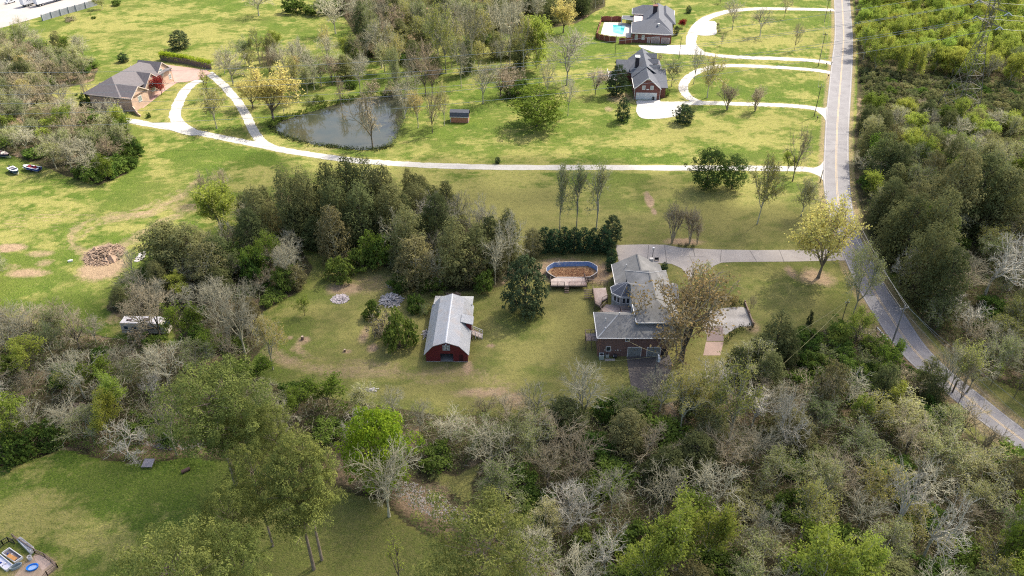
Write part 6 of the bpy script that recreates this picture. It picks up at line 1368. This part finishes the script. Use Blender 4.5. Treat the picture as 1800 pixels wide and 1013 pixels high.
# ------------------------------------------------------------ piles, stumps, logs
def pile(name, px, py, rx, ry, h, n_, m, label, cat, seed, ln=(.8, 2.2), w_=.1, flatb=False, cone_=True, ang0=None):
    rng = random.Random(seed); x, y = G(px, py); mb = MB()
    for i in range(n_):
        a = rng.random()*6.283; q = math.sqrt(rng.random()); X, Y = math.cos(a)*q*rx, math.sin(a)*q*ry; z = h*(1-q)*rng.random()+.08 if cone_ else h*rng.random()
        th = rng.random()*3.14 if not flatb else rng.gauss(1.4 if ang0 is None else ang0, .25); l = rng.uniform(*ln)/2; dz = rng.uniform(-.2, .35)*l
        mb.bar((X-math.cos(th)*l, Y-math.sin(th)*l, max(z, .06)), (X+math.cos(th)*l, Y+math.sin(th)*l, max(z+dz, .08)), w_*rng.uniform(.6, 1.6), w_*rng.uniform(.5, 1.2))
    o = mb.build(name, m, None, loc=(x, y, 0)); return tag(o, label, cat)
gw = mat('bleached_wood', (.46,.43,.41), (.28,.26,.25), .8); gwb = mat('rubble_brown', (.34,.24,.17), (.17,.12,.085), .6); ash = mat('pale_rubble', (.52,.46,.46), (.22,.19,.2), 1.5)
pile('brush_pile', 184, 449, 4.2, 4.4, 2.2, 900, gwb, 'large heap of brush, boards and soil on the bare patch of the field', 'debris pile', 1, (.3, 2.2), .12)
mb = MB(); rng = random.Random(4)
for i in range(26):
    a = rng.random()*6.283; q = rng.random()*3.4; s = rng.uniform(.6, 1.6); X, Y = math.cos(a)*q, math.sin(a)*q; k = len(mb.v); mb.v += [(X-s, Y-s*.8, 0), (X+s, Y-s, 0), (X+s*.9, Y+s, 0), (X-s, Y+s*.9, 0), (X+.1, Y, s*rng.uniform(.6, 1.1))]; mb.f += [[k, k+1, k+4], [k+1, k+2, k+4], [k+2, k+3, k+4], [k+3, k, k+4]]
tag(mb.build('soil_heap', mat('heap_soil', (.30,.20,.14), (.2,.14,.1), 1), None, loc=(*G(183, 449), 0)), 'brown soil heap under the big brush pile', 'soil heap')
pile('burn_pile', 598, 526, 1.9, 1.7, .5, 260, ash, 'low round heap of pale ash and rubble in the barn yard', 'rubble pile', 2, (.2, .7), .14)
pile('lumber_pile', 688, 529, 2.1, 2.2, 1.5, 230, gw, 'tangled heap of bleached grey boards left of the barn', 'lumber pile', 3, (.5, 2.1), .15)
pile('lumber_stack', 690, 500, 1.0, .7, .5, 26, gw, 'small stack of pale boards lying side by side above the tangled heap', 'lumber pile', 5, (1.2, 1.9), .13, True, False)
pile('scrap_pile', 796, 519, 1.6, .5, .5, 40, gwb, 'scrap boards behind the barn roof', 'scrap pile', 6, (.4, 1.4), .14); pile('scrap_pile', 750, 588, .5, 1.4, .7, 40, gw, 'grey scrap leaning on the left wall of the barn', 'scrap pile', 7, (.4, 1.6), .1)
pile('stone_pile', 247, 452, .8, 2.2, .5, 60, gw, 'pale stones at the sunny edge of the grove', 'stone pile', 8, (.3, .8), .3); pile('log_pile', 652, 687, 1.5, .6, .3, 8, gw, 'pale logs lying at the lower edge of the yard', 'logs', 9, (1.8, 3.2), .18, True, False, -.12)
pile('rubble', 1551, 591, 1.0, 1.2, .5, 50, gwb, 'brown rubble along the short guard rail', 'rubble', 10, (.3, .9), .2)
pile('log_pile', 136, 712, 1.3, .5, .4, 26, gwb, 'broken orange-brown wood in the left wood', 'wood pile', 11, (.3, .8), .2)
MB_ = mat('stump_wood', (.20,.14,.10), (.12,.09,.07), 2); stw = mat('stump_top', (.48,.38,.28))
for px, py, r_, h, lab_ in ((532, 597, .28, .8, 'dark upright stump at the left of the barn yard'), (606, 618, .2, .5, 'pale-topped small stump in the middle of the barn yard')):
    o = empty('tree_stump', (*G(px, py), 0), 0, lab_, 'stump'); MB().tube((0, 0, -.1), (.05, 0, h), r_*1.2, r_, 9).build('stump', MB_, o); MB().tube((.05, 0, h), (.05, 0, h+.03), r_*.9, r_*.9, 9).build('cut_face', stw, o)
tag(MB().box(-.5, -.2, 0, .5, .2, .35).box(-.4, -.15, .35, .4, .15, .42).build('feed_trough', white, None, loc=(*G(124, 460), 0), rz=.5), 'small white trough lying on the bright field', 'trough')
tag(MB().tube((-.7, 0, .3), (.7, 0, .3), .3, .3, 10).build('barrel', mat('rust_brown', (.1,.06,.05)), None, loc=(*G(327, 829), 0), rz=.7), 'dark rusty barrel on the shady lawn', 'barrel')
o = empty('bench_swing', (*G(261, 820), 0), 0, 'grey-roofed little bench shelter at the top of the lower lawn', 'shelter'); MB().poly([(-.9, -.6, .5), (.9, -.6, .5), (1.1, .7, 1.1), (-.6, .7, 1.1)]).poly([(-.9, -.6, .44), (-.6, .7, 1.04), (1.1, .7, 1.04), (.9, -.6, .44)]).build('roof', mat('dull_grey_sheet', (.26,.24,.26)), o); MB().box(-.8, -.5, 0, -.7, -.4, .5).box(.7, -.5, 0, .8, -.4, .5).box(.9, .5, 0, 1, .6, 1).box(-.6, .5, 0, -.5, .6, 1).build('post', timber, o)
# guard rail by the pole
a = G(1540, 578); b = G(1562, 604); mb = MB().bar((0, 0, .6), (b[0]-a[0], b[1]-a[1], .6), .1, .3)
o = empty('guard_rail', (*a, 0), 0, 'short white guard rail on rubble beside the road curve', 'guard rail'); mb.build('rail', white, o); mb = MB()
for t_ in (0, .33, .66, 1): mb.box((b[0]-a[0])*t_-.08, (b[1]-a[1])*t_-.2, 0, (b[0]-a[0])*t_+.08, (b[1]-a[1])*t_-.05, .6)
mb.build('post', timber, o)
# timber edging of the turnaround
a, b = G(1309, 534), G(1324, 573); o = empty('timber_wall', (*a, 0), 0, 'low dark timber retaining wall along the right side of the pale turnaround', 'wall'); mb = MB()
for i in range(3): mb.bar((0, 0, .22+.2*i), (b[0]-a[0], b[1]-a[1], .22+.2*i), .22, .19)
mb.build('beam', timber, o); mb = MB()
for t_ in (0, .5, 1): mb.box((b[0]-a[0])*t_-.14, (b[1]-a[1])*t_-.14, 0, (b[0]-a[0])*t_+.14, (b[1]-a[1])*t_+.14, .85)
mb.build('post', timber, o)
# mailboxes and bins
def mailbox(px, py, label):
    o = empty('mailbox', (*G(px, py), 0), 0, label, 'mailbox'); MB().box(-.06, -.06, 0, .06, .06, 1.0).build('post', timber, o); MB().box(-.16, -.25, 1.0, .16, .25, 1.25).prof([(-.16, 1.25), (.16, 1.25), (.1, 1.36), (-.1, 1.36)], -.25, .25).build('box', black, o)
mailbox(1459, 24, 'black mailbox at the mouth of the topmost driveway'); mailbox(1452, 117, 'black mailbox between the paired driveways'); mailbox(1455, 138, 'black mailbox just below the paired driveways'); mailbox(1436, 212, 'black mailbox below the lowest white driveway mouth')
def bin_(px, py, label, m):
    o = empty('wheelie_bin', (*G(px, py), 0), 0, label, 'bin'); mb = MB(); mb.v = [(-.25,-.25,0),(.25,-.25,0),(.25,.25,0),(-.25,.25,0),(-.33,-.36,.95),(.33,-.36,.95),(.33,.36,.95),(-.33,.36,.95)]; mb.f = [[3,2,1,0],[0,1,5,4],[1,2,6,5],[2,3,7,6],[3,0,4,7],[4,5,6,7]]; mb.build('body', m, o); MB().box(-.36, -.4, .96, .36, .4, 1.05).build('lid', m, o); MB().tube((-.3, .3, .1), (-.2, .3, .1), .1, .1, 8).tube((.2, .3, .1), (.3, .3, .1), .1, .1, 8).build('wheel', black, o)
bin_(1148, 176, 'dark wheelie bin in front of the right white garage door', black)
acm = mat('ac_casing', (.38,.42,.38), (.28,.31,.28), 2); 
for px, py, s, lab_ in ((1057, 631, 1.15, 'tall green-grey air conditioning unit against the brick wall'), (1067, 628, .8, 'smaller air conditioning unit right of the tall one')):
    o = empty('air_conditioner', (*G(px, py), 0), 0, lab_, 'air conditioner'); MB().box(-.4*s, -.4*s, .05, .4*s, .4*s, .95*s).build('casing', acm, o); MB().tube((0, 0, .95*s), (0, 0, .97*s), .33*s, .33*s, 16).build('fan_grille', black, o); MB().box(-.42*s, -.42*s, .95*s, .42*s, -.35*s, 1*s).box(-.42*s, .35*s, .95*s, .42*s, .42*s, 1*s).build('rim', white, o)
o = empty('hose_reel', (*G(1081, 629), 0), 0, 'dark round hose reel by the brick wall', 'hose reel'); MB().tube((-.3, 0, .45), (.3, 0, .45), .42, .42, 14).build('drum', black, o); MB().tube((-.34, 0, .45), (-.3, 0, .45), .25, .25, 12).build('hub', white, o)
tag(MB().box(-1, -.3, .0, 1, .3, .08).build('wall_slab', conc, None, loc=(*G(1072, 633), 0)), 'narrow concrete slab under the wall units', 'slab')
o = empty('basketball_hoop', (*G(1147, 452), 0), 0, 'small white figure-like post lamp on the concrete behind the roof', 'lamp post'); MB().tube((0, 0, 0), (0, 0, 2.2), .07).build('post', black, o); MB().box(-.22, -.22, 2.2, .22, .22, 2.6).build('lamp_head', white, o); o.name = 'garden_lamp'
o = empty('garden_bench', (*G(1154, 459), 0), 0, 'small dark bench on the concrete edge behind the roof', 'bench'); MB().box(-.5, -.2, .4, .5, .2, .46).build('seat', black, o); MB().box(-.5, .16, .46, .5, .2, .85).build('backrest', black, o); MB().box(-.45, -.18, 0, -.38, .18, .4).box(.38, -.18, 0, .45, .18, .4).build('leg', black, o)

# ------------------------------------------------------------ animal-pen yard with tubs in the bottom left corner
def obj_px(px, py, z=0): return (*G(px, py), 0)
def framebox(px4, h, name, label, fill_, cat):
    p4 = W(px4); x0, y0 = p4[0]; q = [(x-x0, y-y0) for x, y in p4]; o = empty(name, (x0, y0, 0), 0, label, cat); mb = MB()
    for a, b in zip(q, q[1:]+q[:1]): mb.bar((*a, h), (*b, h), .1, h)
    mb.build('frame', white, o); cxq = sum(p[0] for p in q)/4; cyq = sum(p[1] for p in q)/4
    MB().ext([(cxq+(x-cxq)*.92, cyq+(y-cyq)*.9) for x, y in q], .02, h*.35).build('filling', fill_, o)
    rr = random.Random(len(label)); 
    for i in range(7):
        t_, u = rr.uniform(.15, .85), rr.uniform(.2, .8); p = Vector((*q[0], 0)).lerp(Vector((*q[1], 0)), t_).lerp(Vector((*q[3], 0)).lerp(Vector((*q[2], 0)), t_), u); s = rr.uniform(.07, .16)
        mm = rr.choice([blu, white, mat('toy_grey', (.3,.3,.34)) if 'toy_grey' not in MATS else MATS['toy_grey'], gs_]); MB().ext([(p.x+s*math.cos(k*1.05), p.y+s*.8*math.sin(k*1.05)) for k in range(6)], h*.35, h*.35+s*1.2).build('container', mm, o)
    return o, q
o, q = framebox([(5,975),(18,966),(41,982),(28,991)], .45, 'raised_box', 'white-framed raised box with dark clutter and an orange board', mat('box_soil', (.20,.17,.18), (.1,.09,.1), 3), 'planter box')
a, b = Vector((*q[0], .3)), Vector((*q[3], .3)); bd = MB(); p0 = Vector((*q[3], 0)).lerp(Vector((*q[0], 0)), .05); MB().bar(p0+Vector((.1, .3, .5)), Vector((*q[0], 0)).lerp(Vector((*q[1], 0)), .05).lerp(Vector((*q[3], 0)), .35)+Vector((.2, .1, .5)), .55, .05).build('orange_board', mat('orange_board', (.62,.30,.10)), o)
framebox([(-14,985),(2,978),(24,996),(12,1005)], .45, 'raised_box', 'pale raised box with white liner at the left edge', mat('white_liner', (.62,.64,.72), (.5,.5,.6), 2), 'planter box')
def tub(px, py, rx, ry, h, m, mi, label, rz=0, name='tub', th=.1):
    o = empty(name, obj_px(px, py), rz, label, 'tub'); mb = MB(); n_ = 20
    def rg(f, z): return [(rx*f*math.cos(2*math.pi*i/n_), ry*f*math.sin(2*math.pi*i/n_), z) for i in range(n_)]
    rs2 = [rg(.88, 0), rg(1, h), rg(1-th, h), rg(.86-th, .08)]
    for r_ in rs2: mb.v += r_
    for j in range(3):
        for i in range(n_): mb.f.append([j*n_+i, j*n_+(i+1) % n_, (j+1)*n_+(i+1) % n_, (j+1)*n_+i])
    mb.f.append([i for i in range(n_)][::-1]); mb.f.append([3*n_+i for i in range(n_)]); mb.build('shell', m, o); MB().poly([(rx*(.86-th)*math.cos(2*math.pi*i/n_), ry*(.86-th)*math.sin(2*math.pi*i/n_), h*.4) for i in range(n_)]).build('contents', mi, o); return o
tub(58, 999, .85, .62, .35, mat('bright_blue_plastic', (.02,.22,.72), None, 1, .35), mat('pool_bottom', (.35,.50,.75)), 'bright blue oval paddling pool on the pen ground', rad(15), 'paddling_pool', .14)
tub(54, 984, .32, .3, .75, mat('white_plastic', (.66,.64,.62)), mat('grey_lid', (.3,.28,.28)), 'white round drum on the pen ground', 0, 'drum', .2); tub(29, 998, .85, .4, .5, mat('galvanised_tub', (.34,.40,.42)), mat('tub_dark', (.08,.11,.12)), 'oval grey-blue metal trough between the box and paddling pool', rad(35), 'trough')
flat('pen_ground', [(62,974),(79,978),(101,994),(86,1008),(76,1020),(20,1020),(35,1000),(52,985)], surf('pen_dirt', (.42,.31,.22), (.30,.22,.15), (.2,.17,.10), 1.2), .016)
flat('pen_slabs', [(60,978),(70,975),(92,990),(75,1004),(62,986)], surf('pink_slab', (.50,.38,.30), (.42,.31,.25), (.3,.22,.17), 1.), .026)
def penfence(pts, h, label, m, name='pen_fence'):
    p = W(pts); x0, y0 = p[0]; mb = MB(); q = [(x-x0, y-y0) for x, y in p]
    for a, b in zip(q[:-1], q[1:]):
        mb.bar((*a, h), (*b, h), .09, .09).bar((*a, h*.55), (*b, h*.55), .05, .06).bar((*a, .14), (*b, .14), .06, .1); l = math.dist(a, b); n_ = max(1, int(l/1.5))
        for i in range(n_+1): t_ = i/n_; X, Y = a[0]+(b[0]-a[0])*t_, a[1]+(b[1]-a[1])*t_; mb.box(X-.05, Y-.05, 0, X+.05, Y+.05, h+.02)
        k = int(l/.18)
        for i in range(k): t_ = (i+.5)/k; X, Y = a[0]+(b[0]-a[0])*t_, a[1]+(b[1]-a[1])*t_; mb.tube((X, Y, .1), (X, Y, h), .012, n=3)
    return tag(mb.build(name, m, None, loc=(x0, y0, 0)), label, 'fence')
penfence([(-10,975),(6,958),(16,952),(26,956)], 1.0, 'dark low pen fence curving at the left edge', black); penfence([(24,946),(38,956),(62,972),(80,980),(102,998),(84,1012),(70,1030)], 1.0, 'grey timber pen fence round the right side of the corner yard', timber)
o, q = framebox([(33,953),(39,950),(62,968),(55,975)], .8, 'hutch', 'long grey-framed hutch with a mesh top along the pen fence', mat('hutch_dark', (.10,.09,.09), (.2,.2,.2), 4), 'hutch'); MB().ext([(x*.97+.05, y*.97) for x, y in q], .82, .86).build('mesh_lid', mat('wire_mesh_grey', (.36,.36,.38), (.08,.08,.09), 4), o)

# ------------------------------------------------------------ clouds: high thin bank whose shade lies over the near half
def cloud(label, zone, alt, cell, th, seed, dens):
    """flattened cumulus puffs over a ground zone, shifted sunward so that their shade falls on it"""
    rng = random.Random(seed); poly = W(zone); xs = [p[0] for p in poly]; ys = [p[1] for p in poly]; sh = Vector((sdir.x, sdir.y))*(alt/sdir.z); mb = MB(); 
    X = min(xs)
    while X < max(xs):
        Y = min(ys)
        while Y < max(ys):
            if inpoly(np.array([X]), np.array([Y]), poly)[0] and rng.random() < dens:
                rx2 = cell*rng.uniform(.55, .95); ry2 = cell*rng.uniform(.55, .95); cz = alt+rng.uniform(-8, 8); cxx = X+rng.uniform(-.3, .3)*cell+sh.x; cyy = Y+rng.uniform(-.3, .3)*cell+sh.y; k = len(mb.v); n1, n2 = 12, 5
                for j in range(n2+1):
                    ph = math.pi*j/n2
                    for i in range(n1): a = 2*math.pi*i/n1; s = math.sin(ph)*(1+.15*math.sin(3*a+X)); mb.v.append((cxx+rx2*s*math.cos(a), cyy+ry2*s*math.sin(a), cz+th*math.cos(ph)*(1 if ph < 1.57 else .4)))
                for j in range(n2):
                    for i in range(n1): mb.f.append([k+j*n1+i, k+j*n1+(i+1) % n1, k+(j+1)*n1+(i+1) % n1, k+(j+1)*n1+i])
            Y += cell
        X += cell
    m = bpy.data.materials.new('cloud_vapour'); m.use_nodes = True; n = m.node_tree.nodes; L = m.node_tree.links; n.remove(n['Principled BSDF'])
    t = n.new('ShaderNodeBsdfTransparent'); d = n.new('ShaderNodeBsdfDiffuse'); tr = n.new('ShaderNodeBsdfTranslucent'); mx = n.new('ShaderNodeMixShader'); m2 = n.new('ShaderNodeMixShader')
    d.inputs[0].default_value = (.9, .9, .9, 1); tr.inputs[0].default_value = (.9, .9, .9, 1); m2.inputs[0].default_value = .5; L.new(d.outputs[0], m2.inputs[1]); L.new(tr.outputs[0], m2.inputs[2])
    mx.inputs[0].default_value = .36; L.new(t.outputs[0], mx.inputs[1]); L.new(m2.outputs[0], mx.inputs[2]); L.new(mx.outputs[0], n['Material Output'].inputs[0])
    return tag(mb.build('cloud', m, None, True), label, kind='structure')
cloud('thin white cloud bank high above', [(430,330),(900,318),(1200,330),(1440,345),(1580,330),(1900,330),(2000,480),(2000,1500),(-500,1500),(-300,640),(0,600),(200,590),(330,540),(400,430)], 420, 22, 9, 3, .93)
# ------------------------------------------------------------ labels for the remaining plants: look, then place among its like
ORD = 'first second third fourth fifth sixth seventh eighth ninth tenth eleventh twelfth thirteenth fourteenth fifteenth sixteenth'.split()
def region(px, py):
    for nm, pl in REG:
        if inpoly(np.array([px]), np.array([py]), pl)[0]: return nm
    return 'creek wood'
REG = [
 ('wood in the top left corner', [(-300,60),(100,60),(175,110),(250,240),(250,330),(-300,330)]),
 ('strip along the roadside barrier', [(100,-60),(260,-60),(240,30),(100,60)]),
 ('garden of the tan brick house', [(120,60),(400,60),(400,240),(240,250),(120,200)]),
 ('grove behind the pond', [(400,60),(720,40),(720,200),(640,190),(560,200),(400,240)]),
 ('row at the top left of the view', [(400,-300),(600,-300),(600,45),(400,60)]),
 ('trees between pond and shed', [(720,40),(860,40),(860,250),(600,280),(600,190),(720,200)]),
 ('top middle wood', [(560,-300),(1080,-300),(1080,100),(720,110),(560,60)]),
 ('lawn left of the gabled brick house', [(860,90),(1060,90),(1060,260),(860,260)]),
 ('planting around the brick houses', [(1060,-300),(1275,-300),(1275,230),(1060,230)]),
 ('lawns beside the road', [(1275,-300),(1480,-300),(1480,360),(1200,360),(1200,230),(1275,230)]),
 ('yellow-green thicket at the top right', [(1490,-300),(2200,-300),(2200,145),(1700,148),(1600,138),(1500,120)]),
 ('scrub field under the lattice tower', [(1500,118),(1600,138),(1700,148),(2200,145),(2200,226),(1700,217),(1490,205)]),
 ('mixed wood below the scrub field', [(1490,205),(1700,217),(2200,226),(2200,305),(1490,280)]),
 ('dark cedar wood right of the road', [(1490,280),(2200,305),(2200,440),(1560,440),(1490,380)]),
 ('wood at the right edge by the road curve', [(1540,425),(2200,430),(2200,850),(1640,640)]),
 ('cedar grove above the barn', [(430,280),(900,270),(930,470),(900,515),(640,515),(500,440),(430,440)]),
 ('grove beside the sunny field', [(220,290),(430,290),(430,440),(540,440),(540,520),(220,540)]),
 ('thicket around the motorhome', [(40,500),(540,520),(480,660),(40,620)]),
 ('left wood above the lower lawn', [(-300,560),(800,640),(800,830),(-300,860)]),
 ('barn yard', [(500,520),(900,500),(900,700),(500,660)]),
 ('garden of the grey-roofed house', [(900,380),(1340,380),(1340,600),(1260,640),(900,560)]),
 ('roadside bushes below the lawn', [(1320,570),(1640,570),(1700,760),(1320,660)]),
 ('pines at the bottom left', [(-300,820),(900,820),(900,1400),(-300,1400)]),
]
groups = {}
for o, k, x, y, h, r in PLANTS:
    px, py = Pnp(x, y); rg = region(px, py); groups.setdefault((KIND[k][4], rg), []).append((py, px, o, h))
used_labels = {}
def sizeword(h, hs):
    return ''
for (desc, rg), L0 in groups.items():
    L0.sort(key=lambda t: -t[0]); n = len(L0); free = [t for t in L0 if 'label' not in t[2]]
    rows = max(1, math.ceil(n/11)); per = math.ceil(n/rows)
    for ri in range(rows):
        row = sorted(L0[ri*per:(ri+1)*per], key=lambda t: t[1])
        for j, t in enumerate(row):
            o = t[2]
            if n >= 2: o['group'] = (desc+'s' if not desc.startswith('tree') else desc.replace('tree', 'trees', 1))+', '+rg
            if 'label' in o: continue
            pos = 'leftmost' if j == 0 and len(row) > 1 else 'rightmost' if j == len(row)-1 and len(row) > 1 else (ORD[j]+' from the left' if len(row) > 1 else '')
            if n == 1: lab = f'only {desc}, {rg}'
            elif rows == 1: lab = f'{desc}, {pos}, {rg}'
            else: lab = f'{desc}, {pos}, {"nearest" if ri == 0 else ORD[ri]} row, {rg}'
            w_ = lab.split()
            if len(w_) > 16:
                lab = lab.replace('with sparse yellow-green leaves', '').replace('with bare twigs showing', '').replace('tree just coming into leaf', 'tree').replace('with tan catkins and dark limbs', '').replace(' in thin grey-green leaf', '').replace('with many thin stems', '').replace('  ', ' ').replace(' ,', ',')
            if len(lab.split()) > 16: lab = lab.replace(' of the view', '').replace(' by the road curve', '').replace(' from the left', ' from left').replace(' with pale whitish limbs', ', whitish limbs').replace(' with pinkish brown twigs', ', pinkish twigs').replace('pinkish brown', 'pinkish')
            o['label'] = lab
